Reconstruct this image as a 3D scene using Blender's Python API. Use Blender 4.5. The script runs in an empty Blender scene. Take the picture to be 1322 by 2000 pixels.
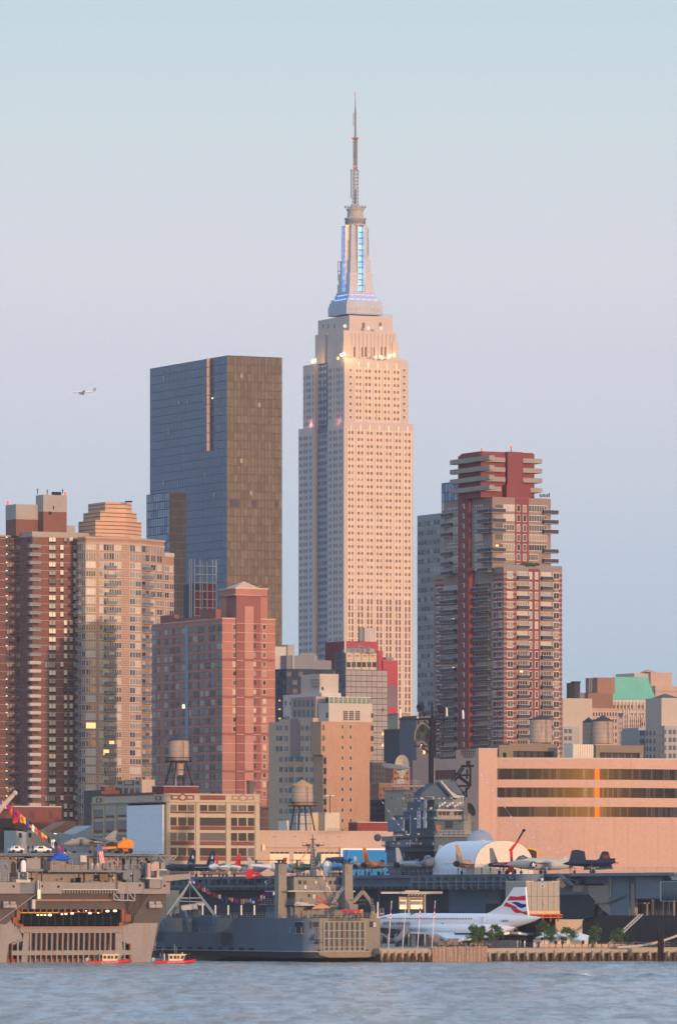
import bpy, bmesh, math, random
import numpy as np
from mathutils import Vector, Matrix
random.seed(7)
S = bpy.context.scene
# ------------------------------------------------------------------ camera
F, CX, HY, CH = 12600.0, 661.0, 1766.0, 12.0      # focal length in photo pixels, image centre column, horizon row, eye height
cd = bpy.data.cameras.new("camera"); cam = bpy.data.objects.new("camera", cd); S.collection.objects.link(cam)
cam.location = (0, 0, CH); cam.rotation_euler = (math.radians(90), 0, 0)
cd.sensor_width = 36; cd.lens = 36 * F / 2000; cd.shift_y = (HY - 1000) / 2000
cd.clip_start = 1; cd.clip_end = 30000
S.camera = cam
# ------------------------------------------------------------------ sky, sun, exposure
SUN_A, SUN_E = math.radians(29), math.radians(4.5)   # sun to the right of straight behind the camera; low evening sun
EXPO = 0.9; HAZE = 0.00004
w = bpy.data.worlds.new("World"); S.world = w; w.use_nodes = True
nt = w.node_tree; N = nt.nodes; Lk = nt.links; N.clear()
def nd(t, **k):
 n = N.new(t)
 for a, b in k.items(): setattr(n, a, b)
 return n
out = nd('ShaderNodeOutputWorld'); bg = nd('ShaderNodeBackground'); bg.inputs[1].default_value = 0.15
Lk.new(bg.outputs[0], out.inputs[0])
sky = nd('ShaderNodeTexSky', sky_type='NISHITA', sun_disc=False, sun_elevation=SUN_E, sun_rotation=math.pi - SUN_A,
         air_density=1.2, dust_density=1.0, ozone_density=1.6)
tc = nd('ShaderNodeTexCoord'); sp = nd('ShaderNodeSeparateXYZ'); Lk.new(tc.outputs['Generated'], sp.inputs[0])
cr = nd('ShaderNodeValToRGB')                        # evening gradient, earth-shadow band low down; upper stops brightened to fill shade
mr = nd('ShaderNodeMapRange'); mr.inputs[1].default_value = 0; mr.inputs[2].default_value = .25
Lk.new(sp.outputs[2], mr.inputs[0]); Lk.new(mr.outputs[0], cr.inputs[0])
def s2l(c): return [((v/255+.055)/1.055)**2.4 if v > 10 else v/255/12.92 for v in c]
el = cr.color_ramp.elements
stops = [(0, (165,186,204)), (.03/.25, (173,193,209)), (.052/.25, (187,200,216)), (.075/.25, (204,209,221)), (.098/.25, (213,215,224)), (.118/.25, (206,217,223)),
         (.14/.25, (192,215,224)), (.6, (190,214,240)), (1, (176,208,246))]
while len(el) < len(stops): el.new(.5)
for e, (p, c) in zip(el, stops): e.position = p; e.color = (*s2l(c), 1)
sc_ = nd('ShaderNodeVectorMath', operation='SCALE'); Lk.new(cr.outputs[0], sc_.inputs[0]); sc_.inputs[3].default_value = 1.07/0.15/2**EXPO
# evening gradient away from the sun, blending into the physical sky around the sun
dt = nd('ShaderNodeVectorMath', operation='DOT_PRODUCT'); Lk.new(tc.outputs['Generated'], dt.inputs[0]); dt.inputs[1].default_value = (math.sin(SUN_A), -math.cos(SUN_A), .1)
a1 = nd('ShaderNodeMapRange', interpolation_type='SMOOTHSTEP'); a1.inputs[1].default_value = .985; a1.inputs[2].default_value = .65
Lk.new(dt.outputs['Value'], a1.inputs[0]); mu = a1
mx = nd('ShaderNodeMix', data_type='RGBA'); Lk.new(mu.outputs[0], mx.inputs[0]); Lk.new(sky.outputs[0], mx.inputs[6]); Lk.new(sc_.outputs[0], mx.inputs[7])
Lk.new(mx.outputs[2], bg.inputs[0])
sd = bpy.data.lights.new("sun", 'SUN'); sd.energy = 1.55; sd.angle = math.radians(.8); sd.color = (1, .62, .44)
so = bpy.data.objects.new("sun", sd); S.collection.objects.link(so)
sdir = Vector((math.sin(SUN_A)*math.cos(SUN_E), -math.cos(SUN_A)*math.cos(SUN_E), math.sin(SUN_E)))
so.rotation_euler = sdir.to_track_quat('Z', 'Y').to_euler()
S.view_settings.view_transform = 'Standard'; S.view_settings.look = 'None'; S.view_settings.gamma = 1
S.view_settings.exposure = EXPO
S.cycles.max_bounces = 5; S.cycles.volume_bounces = 0; S.cycles.diffuse_bounces = 3; S.cycles.glossy_bounces = 3
# ------------------------------------------------------------------ materials
MATS = {}
def mat(name, col, rough=.8, metal=0, var=.12, sc=.15, fine=1.5, fvar=.1, spec=.12, emit=0, rust=0, rustcol=(.22,.07,.025), streak=0, zsc=1.0, bands=None):
 """procedural surface: two noises vary the base colour, optional rust / stain streaks that run down"""
 if name in MATS: return MATS[name]
 m = bpy.data.materials.new(name); m.use_nodes = True; MATS[name] = m
 t = m.node_tree; b = t.nodes['Principled BSDF']
 b.inputs['Roughness'].default_value = rough; b.inputs['Metallic'].default_value = metal
 b.inputs['Specular IOR Level'].default_value = spec
 g = t.nodes.new('ShaderNodeTexCoord'); mp = t.nodes.new('ShaderNodeMapping'); mp.inputs['Scale'].default_value = (1, 1, zsc)
 t.links.new(g.outputs['Object'], mp.inputs[0])
 n1 = t.nodes.new('ShaderNodeTexNoise'); n1.inputs['Scale'].default_value = sc; n1.inputs['Detail'].default_value = 3
 n2 = t.nodes.new('ShaderNodeTexNoise'); n2.inputs['Scale'].default_value = fine; n2.inputs['Detail'].default_value = 2
 for n in (n1, n2): t.links.new(mp.outputs[0], n.inputs['Vector'])
 def mth(op, a, b_, c=None):
  q = t.nodes.new('ShaderNodeMath'); q.operation = op
  for i, v in enumerate((a, b_, c)):
   if v is None: continue
   if isinstance(v, (int, float)): q.inputs[i].default_value = v
   else: t.links.new(v, q.inputs[i])
  return q.outputs[0]
 f = mth('ADD', mth('MULTIPLY_ADD', n1.outputs[0], var*2.6, 1-var*1.3), mth('MULTIPLY_ADD', n2.outputs[0], fvar*2.6, -fvar*1.3))
 vm = t.nodes.new('ShaderNodeVectorMath'); vm.operation = 'SCALE'; vm.inputs[0].default_value = col[:3]
 t.links.new(f, vm.inputs[3]); colout = vm.outputs[0]
 if rust or streak:
  mp2 = t.nodes.new('ShaderNodeMapping'); mp2.inputs['Scale'].default_value = (1, 1, .09)
  t.links.new(g.outputs['Object'], mp2.inputs[0])
  n3 = t.nodes.new('ShaderNodeTexNoise'); n3.inputs['Scale'].default_value = 1.1; n3.inputs['Detail'].default_value = 4
  t.links.new(mp2.outputs[0], n3.inputs['Vector'])
  r = t.nodes.new('ShaderNodeMapRange'); r.inputs[1].default_value = .56; r.inputs[2].default_value = .78; r.inputs[4].default_value = max(rust, streak)
  t.links.new(n3.outputs[0], r.inputs[0])
  mxx = t.nodes.new('ShaderNodeMix'); mxx.data_type = 'RGBA'
  t.links.new(r.outputs[0], mxx.inputs[0]); t.links.new(colout, mxx.inputs[6])
  mxx.inputs[7].default_value = (*(rustcol if rust else [c*.45 for c in col[:3]]), 1); colout = mxx.outputs[2]
 t.links.new(colout, b.inputs['Base Color'])
 if emit:
  b.inputs['Emission Color'].default_value = (*col[:3], 1); b.inputs['Emission Strength'].default_value = emit
 return m
# ------------------------------------------------------------------ mesh builder and object helpers
COL = S.collection
class MB:
 """collects shapes in world coordinates; build() makes ONE mesh object under a parent"""
 def __init__(s): s.v = []; s.f = []; s.m = []; s.mats = []
 def mi(s, m):
  if m not in s.mats: s.mats.append(m)
  return s.mats.index(m)
 def add(s, vs, fs, m):
  o = len(s.v); s.v += [tuple(v) for v in vs]; k = s.mi(m)
  for f in fs: s.f.append([i+o for i in f]); s.m.append(k)
 def hexa(s, p, m):     # 8 corners: bottom 0-3, top 4-7
  s.add(p, [(3,2,1,0),(4,5,6,7),(0,1,5,4),(1,2,6,5),(2,3,7,6),(3,0,4,7)], m)
 def box(s, x0, x1, y0, y1, z0, z1, m):
  s.hexa([(x0,y0,z0),(x1,y0,z0),(x1,y1,z0),(x0,y1,z0),(x0,y0,z1),(x1,y0,z1),(x1,y1,z1),(x0,y1,z1)], m)
 def prism(s, pts, z0, z1, m, top=None):   # vertical walls over a 2D outline; top may be another outline
  n = len(pts); tp = top or pts
  s.add([(p[0],p[1],z0) for p in pts]+[(p[0],p[1],z1) for p in tp], [tuple(range(n-1,-1,-1)), tuple(range(n,2*n))]+[(i,(i+1)%n,n+(i+1)%n,n+i) for i in range(n)], m)
 def extr(s, pts, vec, m):                 # outline in any plane pushed along vec
  n = len(pts); vec = Vector(vec); a = [Vector(p)-vec/2 for p in pts]; b = [Vector(p)+vec/2 for p in pts]
  s.add(a+b, [tuple(range(n-1,-1,-1)), tuple(range(n,2*n))]+[(i,(i+1)%n,n+(i+1)%n,n+i) for i in range(n)], m)
 def quad(s, a, b, c, d, m): s.add([a,b,c,d], [(0,1,2,3)], m)
 def tube(s, a, b, r0, m, r1=None, n=8, cap=True):
  a = Vector(a); b = Vector(b); r1 = r0 if r1 is None else r1; d = (b-a)
  if d.length < 1e-6: return
  q = d.to_track_quat('Z','Y'); vs = []
  for p, r in ((a,r0),(b,r1)):
   for i in range(n):
    t = 2*math.pi*i/n+math.pi/4 if n == 4 else 2*math.pi*i/n
    vs.append(p+q@Vector((r*math.cos(t), r*math.sin(t), 0)))
  fs = [(i,(i+1)%n,n+(i+1)%n,n+i) for i in range(n)]
  if cap: fs += [tuple(range(n-1,-1,-1)), tuple(range(n,2*n))]
  s.add(vs, fs, m)
 def path(s, pts, r, m, n=6):
  for a, b in zip(pts[:-1], pts[1:]): s.tube(a, b, r, m, n=n)
 def lathe(s, c, prof, m, n=20, axis='Z'):  # prof: (radius, height) pairs
  vs = []; c = Vector(c)
  for r, h in prof:
   for i in range(n):
    t = 2*math.pi*i/n
    vs.append(c+Vector((r*math.cos(t), r*math.sin(t), h)))
  k = len(prof); fs = []
  for j in range(k-1):
   for i in range(n): fs.append((j*n+i, j*n+(i+1)%n, (j+1)*n+(i+1)%n, (j+1)*n+i))
  fs += [tuple(range(n-1,-1,-1)), tuple(range((k-1)*n, k*n))]
  s.add(vs, fs, m)
 def loft(s, rings, m, cap=True):            # rings: lists of 3D points with equal count
  n = len(rings[0]); vs = [p for r in rings for p in r]; fs = []
  for j in range(len(rings)-1):
   for i in range(n): fs.append((j*n+i, j*n+(i+1)%n, (j+1)*n+(i+1)%n, (j+1)*n+i))
  if cap: fs += [tuple(range(n-1,-1,-1)), tuple(range((len(rings)-1)*n, len(rings)*n))]
  s.add(vs, fs, m)
 def sphere(s, c, r, m, n=14, k=8, sx=1, sy=1, sz=1):
  rings = []
  for j in range(k+1):
   a = math.pi*j/k; rr = max(math.sin(a), .01)
   rings.append([(c[0]+sx*r*rr*math.cos(2*math.pi*i/n), c[1]+sy*r*rr*math.sin(2*math.pi*i/n), c[2]-sz*r*math.cos(a)) for i in range(n)])
  s.loft(rings, m)
 def xf(s, M4):
  s.v = [tuple(M4 @ Vector(v)) for v in s.v]; return s
 def build(s, name, parent=None, smooth=False, kind=None):
  if not s.v: return None
  loc = wl(parent) if parent else Vector((0,0,0))
  me = bpy.data.meshes.new(name)
  a = np.array(s.v, dtype=float) - np.array(loc)
  me.from_pydata(a.tolist(), [], s.f)
  for m in s.mats: me.materials.append(m)
  me.polygons.foreach_set('material_index', s.m)
  bm = bmesh.new(); bm.from_mesh(me); bmesh.ops.recalc_face_normals(bm, faces=bm.faces); bm.to_mesh(me); bm.free()
  if smooth:
   me.polygons.foreach_set('use_smooth', [True]*len(me.polygons))
   try: me.set_sharp_from_angle(angle=math.radians(40))
   except Exception: pass
  o = bpy.data.objects.new(name, me); COL.objects.link(o)
  if parent: o.parent = parent
  if kind: o['kind'] = kind
  return o
def wl(o):
 v = Vector((0,0,0))
 while o: v = v + Vector(o.location); o = o.parent
 return v
def tag(o, label, cat, group=None):
 o['label'] = label; o['category'] = cat
 if group: o['group'] = group
 return o
def thing(name, loc, label, cat, group=None):
 o = bpy.data.objects.new(name, None); COL.objects.link(o); o.location = loc
 o.empty_display_size = 1
 return tag(o, label, cat, group)
def solo(name, mb, loc, label, cat, group=None, smooth=False):    # a thing that is one mesh, origin at its base
 e = bpy.data.objects.new('tmp', None); e.location = loc
 o = mb.build(name, None, smooth)
 o.data.transform(Matrix.Translation(-Vector(loc))); o.location = loc
 bpy.data.objects.remove(e)
 return tag(o, label, cat, group)
def copy_tree(o, parent=None):
 c = o.copy(); COL.objects.link(c)
 if parent: c.parent = parent
 for ch in list(o.children): copy_tree(ch, c)
 return c
def P(px, py, Y): return Vector(((px-CX)*Y/F, Y, CH-(py-HY)*Y/F))
TH = math.radians(27)
DU = Vector((math.cos(TH), math.sin(TH))); DV = Vector((-math.sin(TH), math.cos(TH)))   # street grid: along a west face / away from the river
class Face:
 """a vertical wall plane: t runs along it, 'out' leaves it"""
 def __init__(s, O, D, Nn): s.O = Vector(O); s.D = Vector(D).normalized(); s.N = Vector(Nn)
 def S(s, px): k = (px-CX)/F; return (k*s.O.y-s.O.x)/(s.D.x-k*s.D.y)
 def Z(s, py, px): t = s.S(px); return CH-(py-HY)*(s.O.y+t*s.D.y)/F
 def pt(s, t, o, z): q = s.O+s.D*t+s.N*o; return (q.x, q.y, z)
def fbox(mb, f, t0, t1, z0, z1, o0, o1, m):
 mb.hexa([f.pt(t0,o0,z0),f.pt(t1,o0,z0),f.pt(t1,o1,z0),f.pt(t0,o1,z0),f.pt(t0,o0,z1),f.pt(t1,o0,z1),f.pt(t1,o1,z1),f.pt(t0,o1,z1)], m)
class Bld:
 def __init__(s, name, label, cat, cx, Y, base=2.2, group=None):
  s.c = Vector(((cx-CX)*Y/F, Y)); s.base = base
  s.root = thing(name, (s.c.x, s.c.y, base), label, cat, group)
  s.R = Face(s.c, DU, -DV); s.L = Face(s.c, DV, -DU); s.parts = {}; s.wins = []; s.bals = []
 def Rf(s, v): return Face(s.c+DV*v, DU, -DV)
 def Lf(s, u): return Face(s.c+DU*u, DV, -DU)
 def mb(s, n): return s.parts.setdefault(n, MB())
 def block(s, part, u0, u1, v0, v1, z0, z1, m):
  p = [s.c+DU*u+DV*v for u, v in ((u0,v0),(u1,v0),(u1,v1),(u0,v1))]
  s.mb(part).prism(p, z0, z1, m)
 def fr(s, part, f, x0, y0, x1, y1, out, m, ref=None):        # a slab standing on face f, given by its corners in the photograph
  ref = x0 if ref is None else ref
  fbox(s.mb(part), f, f.S(x0), f.S(x1), f.Z(y1,ref), f.Z(y0,ref), -.05, out, m)
 def w(s, f, t0, t1, z0, z1, g, fr=None, out=.1, fw=.18, name='window', mul=0):
  s.wins.append((f, t0, t1, z0, z1, g, fr, out, fw, name, mul))
 def wp(s, f, x0, y0, x1, y1, g, fr=None, **k): s.w(f, f.S(x0), f.S(x1), f.Z(y1,x0), f.Z(y0,x0), g, fr, **k)
 def wg(s, f, cols, y0, h, pitch, n, gl, fr=None, ref=None, skip=0, **k):
  ref = cols[0][0] if ref is None else ref
  ux = (f.O.y+f.S(ref)*f.D.y)/F
  zt = f.Z(y0, ref)
  for r in range(n):
   z1 = zt-r*pitch*ux; z0 = z1-h*ux
   for c in cols:
    if random.random() < skip: continue
    s.w(f, f.S(c[0]), f.S(c[1]), z0, z1, random.choice(gl) if isinstance(gl, list) else gl, fr, **k)
 def done(s, lim=100):
  for n, b in s.parts.items(): b.build(n, s.root)
  names = {}
  for q in s.wins: names.setdefault(q[9], []).append(q)
  for nm, L in names.items():
   L.sort(key=lambda q: -(abs(q[2]-q[1])*abs(q[0].D.x)*(q[4]-q[3])))
   rest = MB()
   for i, q in enumerate(L):
    f, t0, t1, z0, z1, g, fr, out, fw, _, mul = q
    b = MB() if i < lim else rest
    if fr: fbox(b, f, t0-fw, t1+fw, z0-fw, z1+fw, -.05, out*.6, fr)
    fbox(b, f, t0, t1, z0, z1, -.02, out, g)
    for k in range(mul):
     tt = t0+(t1-t0)*(k+1)/(mul+1); fbox(b, f, tt-.05, tt+.05, z0, z1, -.02, out+.04, fr or g)
    if i < lim: b.build(nm, s.root)
   if rest.v: rest.build(nm, s.root, kind='stuff')
  return s.root
def bal(b, f, t0, t1, z, depth, slab, rail, h=1.0, name='balcony', o0=0):   # balcony: slab plus parapet/rail
 b.bals.append(1)
 q = MB() if len(b.bals) <= 100 else b.mb('balcony_rest')
 fbox(q, f, t0, t1, z-.18, z, o0-.05, o0+depth, slab)
 fbox(q, f, t0, t1, z, z+h, o0+depth-.08, o0+depth, rail)
 fbox(q, f, t0, t0+.08, z, z+h, o0-.05, o0+depth-.08, rail); fbox(q, f, t1-.08, t1, z, z+h, o0-.05, o0+depth-.08, rail)
 if len(b.bals) <= 100: q.build(name, b.root)
def baldone(b):
 q = b.parts.pop('balcony_rest', None)
 if q: q.build('balcony', b.root, kind='stuff')
# ------------------------------------------------------------------ shared materials
brickA = mat('brick_brown', (.21,.095,.075), var=.1); brickA2 = mat('brick_dark', (.17,.085,.07), var=.1)
conc = mat('concrete', (.36,.33,.30)); concD = mat('concrete_dark', (.2,.19,.18)); concL = mat('concrete_pale', (.5,.47,.43))
band = mat('string_course', (.42,.36,.32)); white = mat('white_paint', (.75,.73,.68), var=.05, fvar=.04)
gD = mat('glass_dark', (.025,.03,.04), rough=.08, spec=.35, var=.2); gM = mat('glass_mid', (.09,.1,.12), rough=.1, spec=.5, var=.2)
gB = mat('glass_blinds', (.52,.46,.38), rough=.3, spec=.25, var=.15); gS = mat('glass_sky', (.30,.30,.33), rough=.1, metal=.85, var=.1)
gC = mat('glass_curtain', (.30,.27,.23), rough=.2, spec=.4, var=.2)
lit = mat('lit_window', (1,.58,.2), emit=.8); litw = mat('lit_window_white', (1,.8,.5), emit=1.3)
black = mat('black_metal', (.02,.02,.024), rough=.6); steel = mat('steel_grey', (.22,.23,.25), rough=.5); pipe = mat('galvanised', (.5,.5,.5), rough=.4)
redlamp = mat('red_lamp', (1,.1,.1), emit=.8); roofm = mat('roof_felt', (.12,.11,.11))
lampw = mat('wall_lamp', (1,.72,.42), emit=.9)
gA = mat('window_cream_reflect', (.82,.74,.60), rough=.35, spec=.4, var=.12)  # cream stands in for bright sky reflection in the brown tower's west windows
gW = mat('glass_bright', (.30,.35,.50), rough=.2, metal=.75, var=.12)
WEST = [gB, gB, gB, gC, gC, gM, gC]; NORTH = [gM, gM, gD, gC, gS]
def mk(n, y0, p): return [y0+p*i for i in range(n)]
def lamp_red(b, x, y, f, r=.5):
 t = f.S(x); z = f.Z(y, x); q = MB(); q.tube(f.pt(t,0,z-2.2), f.pt(t,0,z), .12, black); q.sphere(f.pt(t,0,z), r, redlamp, 8, 6); q.build('warning_lamp', b.root)
# ------------------------------------------------------------------ ground, river
water = mat('river_water', (.27,.28,.25), rough=.2, var=.05, spec=.5)
grnd = mat('city_ground', (.09,.085,.08), sc=.05); pave = mat('pier_deck_concrete', (.34,.30,.26), sc=.2)
def sheet(name, pts, z0, z1, m):
 q = MB(); q.prism(pts, z0, z1, m); o = q.build(name); o['kind'] = 'structure'; return o
def river():
 nx, ny = 420, 1100; xs = np.linspace(-125, 125, nx); ys = np.geomspace(540, 1440, ny)
 X, Y = np.meshgrid(xs, ys); rg = np.random.RandomState(3); Z = np.zeros_like(X)
 for i in range(46):
  lam = 1.6*1.09**i if i < 30 else 18*1.06**(i-30); a = rg.uniform(-1.0, 1.0)+(math.pi/2); k = 2*math.pi/lam
  amp = .0048*lam**.72*rg.uniform(.5, 1)
  ph = rg.uniform(0, 6.28); mod = .75+.75*np.sin(X*rg.uniform(.005,.03)+Y*rg.uniform(.02,.06)+ph)*np.sin(X*rg.uniform(.01,.06)+ph*2)
  Z += amp*mod*np.sin(k*(math.cos(a)*X+math.sin(a)*Y)+ph)
 for Yc, wd, am, lam in ((1052,22,.62,9),(1120,12,.40,7),(1008,10,.36,8),(905,22,.16,7),(1195,20,.2,9),(830,16,.13,6),(745,20,.2,7),(690,12,.16,5)):   # crossing wakes
  g = np.exp(-((Y-Yc-4*np.sin(X*.05+Yc))/wd)**2); m = np.clip(.45+.5*np.sin(X*rg.uniform(.06,.14)+Yc)+.4*np.sin(X*rg.uniform(.2,.5)+ph)+.35*np.sin(X*rg.uniform(.7,1.3)+Yc*.3), 0, 1.4)
  Z += am*g*m*(1-2*np.abs(np.sin(math.pi/lam*(Y+X*rg.uniform(-.25,.25)+1.2*np.sin(X*.3+Yc)))))
 fall = np.clip((1440-Y)/120, 0, 1)
 Z = Z*(.35+.65*fall)-.02
 v = np.stack([X.ravel(), Y.ravel(), Z.ravel()], 1); i = np.arange(nx*ny).reshape(ny, nx)
 f = np.stack([i[:-1,:-1].ravel(), i[:-1,1:].ravel(), i[1:,1:].ravel(), i[1:,:-1].ravel()], 1)
 me = bpy.data.meshes.new('river'); me.vertices.add(len(v)); me.vertices.foreach_set('co', v.ravel())
 me.loops.add(f.size); me.loops.foreach_set('vertex_index', f.ravel()); me.polygons.add(len(f))
 me.polygons.foreach_set('loop_start', np.arange(0, f.size, 4)); me.update(calc_edges=True)
 me.polygons.foreach_set('use_smooth', [True]*len(f)); me.materials.append(water)
 o = bpy.data.objects.new('river', me); COL.objects.link(o); o['kind'] = 'structure'
 t = water.node_tree; b = t.nodes['Principled BSDF']
 tc = t.nodes.new('ShaderNodeTexCoord'); n = t.nodes.new('ShaderNodeTexNoise'); n.inputs['Scale'].default_value = 1.1; n.inputs['Detail'].default_value = 5
 mp = t.nodes.new('ShaderNodeMapping'); mp.inputs['Scale'].default_value = (.6, 1.1, 1)
 bu = t.nodes.new('ShaderNodeBump'); bu.inputs['Strength'].default_value = 1; bu.inputs['Distance'].default_value = .09
 t.links.new(tc.outputs['Object'], mp.inputs[0]); t.links.new(mp.outputs[0], n.inputs['Vector']); t.links.new(n.outputs[0], bu.inputs['Height']); t.links.new(bu.outputs[0], b.inputs['Normal'])
 # gust patches: where the wind roughens the surface the ripples are steeper and it mirrors less sky
 m2 = t.nodes.new('ShaderNodeMapping'); m2.inputs['Scale'].default_value = (.30, .03, 1); g = t.nodes.new('ShaderNodeTexNoise'); g.inputs['Scale'].default_value = 1; g.inputs['Detail'].default_value = 6; g.inputs['Roughness'].default_value = .72
 r = t.nodes.new('ShaderNodeMapRange'); r.interpolation_type = 'SMOOTHSTEP'; r.inputs[1].default_value = .46; r.inputs[2].default_value = .62; r.inputs[3].default_value = .05; r.inputs[4].default_value = 2.0
 t.links.new(tc.outputs['Object'], m2.inputs[0]); t.links.new(m2.outputs[0], g.inputs['Vector']); t.links.new(g.outputs[0], r.inputs[0]); t.links.new(r.outputs[0], bu.inputs['Distance'])
river()
sheet('river_far', [(-3000,-60),(3000,-60),(3000,3400),(-3000,3400)], -3.1, -.9, water)
A0 = Vector((0,1660)); s0 = A0-DU*3000; s1 = A0+DU*3000
sheet('ground', [tuple(s0), tuple(s1), (5600, 5600), (-5600, 5600), (-5600, 900)], -3, 2.2, grnd)
# ------------------------------------------------------------------ brown brick apartment tower, far left
def tower_a():
 b = Bld('apartment_tower', 'brown brick apartment tower with stacked corner balconies and concrete roof boxes at the left edge', 'apartment building', 64, 2052)
 R, L = b.R, b.L; zt = R.Z(1038, 64); zr = R.Z(1047, 64); V1 = L.S(31); U1 = R.S(187)
 b.block('wall', 0, U1, 0, V1, b.base, zt-1.6, brickA); b.block('parapet', -.2, U1+.2, -.2, V1, zt-1.6, zt, conc)
 # left wing, set back
 Lw = b.Rf(V1); W0 = Lw.S(-40); b.block('wall', W0, 0, V1+.01, V1+25, b.base, Lw.Z(1048,0), brickA2); b.block('parapet', W0-.1, 0, V1-.1, V1+25, Lw.Z(1048,0), Lw.Z(1045,0), conc)
 pitch = 16.3
 rowz = lambda i: R.Z(1048+pitch*i, 64)
 for i in range(34):
  z = rowz(i)-.1
  fbox(b.mb('wall'), R, .0, U1, z-.14+2.75, z+2.75, -.05, .1, band) if i else None
  fbox(b.mb('wall'), Lw, W0, -.1, z+2.6, z+2.75, -.05, .1, band) if i else None
  y = 1048+pitch*i
  low = i > 9 and i not in (15, 31)
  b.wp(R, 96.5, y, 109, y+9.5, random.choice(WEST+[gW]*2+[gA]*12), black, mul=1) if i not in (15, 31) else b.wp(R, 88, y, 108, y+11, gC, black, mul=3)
  cs = [(125.3,131.5),(136.5,142.6)] if (i == 0 or low) else [(118.5,124.6),(143.6,150)]
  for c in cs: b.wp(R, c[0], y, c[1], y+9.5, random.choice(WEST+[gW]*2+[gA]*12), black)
  for c in [(96.5,109)]+cs: b.wp(R, c[0], y+10.6, c[1], y+13, black, None, name='ac_panel')
  # corner loggia
  b.fr('loggia', R, 54.5+10, y-1, 76, y+11, .04, brickA2)
  b.wp(R, 66, y+1, 75, y+10, random.choice([gD, gD, gM]), None)
  b.wp(Lw, 13.5, y+1, 24, y+10.5, random.choice([gM, gC, gM]), black, mul=1)
  b.wp(Lw, 31-.5, y+1, 37, y+9.5, gM, black) if 0 else None
  b.wp(L, 33, y+1, 40, y+10, random.choice(NORTH), black); b.wp(L, 43, y+1, 46, y+9, gM, None); b.wp(L, 54, y, 61, y+10, random.choice([gD, gM]), None)
  if i: bal(b, R, -1.6, R.S(77), z-.6, 1.6, conc, concL if i > 14 else steel, h=.9)
  if random.random() < .8: b.fr('wall', Lw, 12.4, y+.6, 14.6, y+2.0, .3, lampw)
 baldone(b)
 # roof boxes
 for (v, xa, xb, yt, ym, yb, n) in ((9, 32, 86, 984.5, 1014, 1038, 'penthouse'), (5, 85.5, 131, 966, 999, 1032, 'elevator_house')):
  f = b.Rf(v); ua, ub = f.S(xa), f.S(xb); lf = b.Lf(ua); dv = lf.S(12 if xa < 40 else 71)
  b.block(n, ua, ub, v, dv, zt-1, f.Z(ym,xa), brickA); b.block(n, ua-.05, ub+.05, v-.05, dv, f.Z(ym,xa), f.Z(yt,xa), conc)
 f = b.Rf(5); b.wp(f, 95.5, 999, 101, 1005, black); b.wp(f, 104, 988, 106, 995, black)
 b.block('roof_box', f.S(131), f.S(147), 5, 11, zt, f.Z(1026,131), conc)
 q = MB()
 for x in (107, 115): q.tube(P(x,967,2065), P(x,961,2065), .9, black, n=10)
 b.mb('vent').v or b.parts.__setitem__('vent', q)
 for x, y, h in ((74,966,12),(93,966,10),(123,964,9)):
  q2 = MB(); q2.tube(P(x,y,2067), P(x,y-h,2067), .12, black); q2.tube(P(x-2,y-h+3,2067), P(x+2,y-h+3,2067), .1, black); q2.build('antenna', b.root)
 lamp_red(b, 16, 981, b.Rf(20)); lamp_red(b, 128, 963.5, b.Rf(9))
 b.block('roof', .3, U1-.3, .3, V1-.3, zt-1.5, zt-1, roofm)
 b.done()
tower_a()
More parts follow.
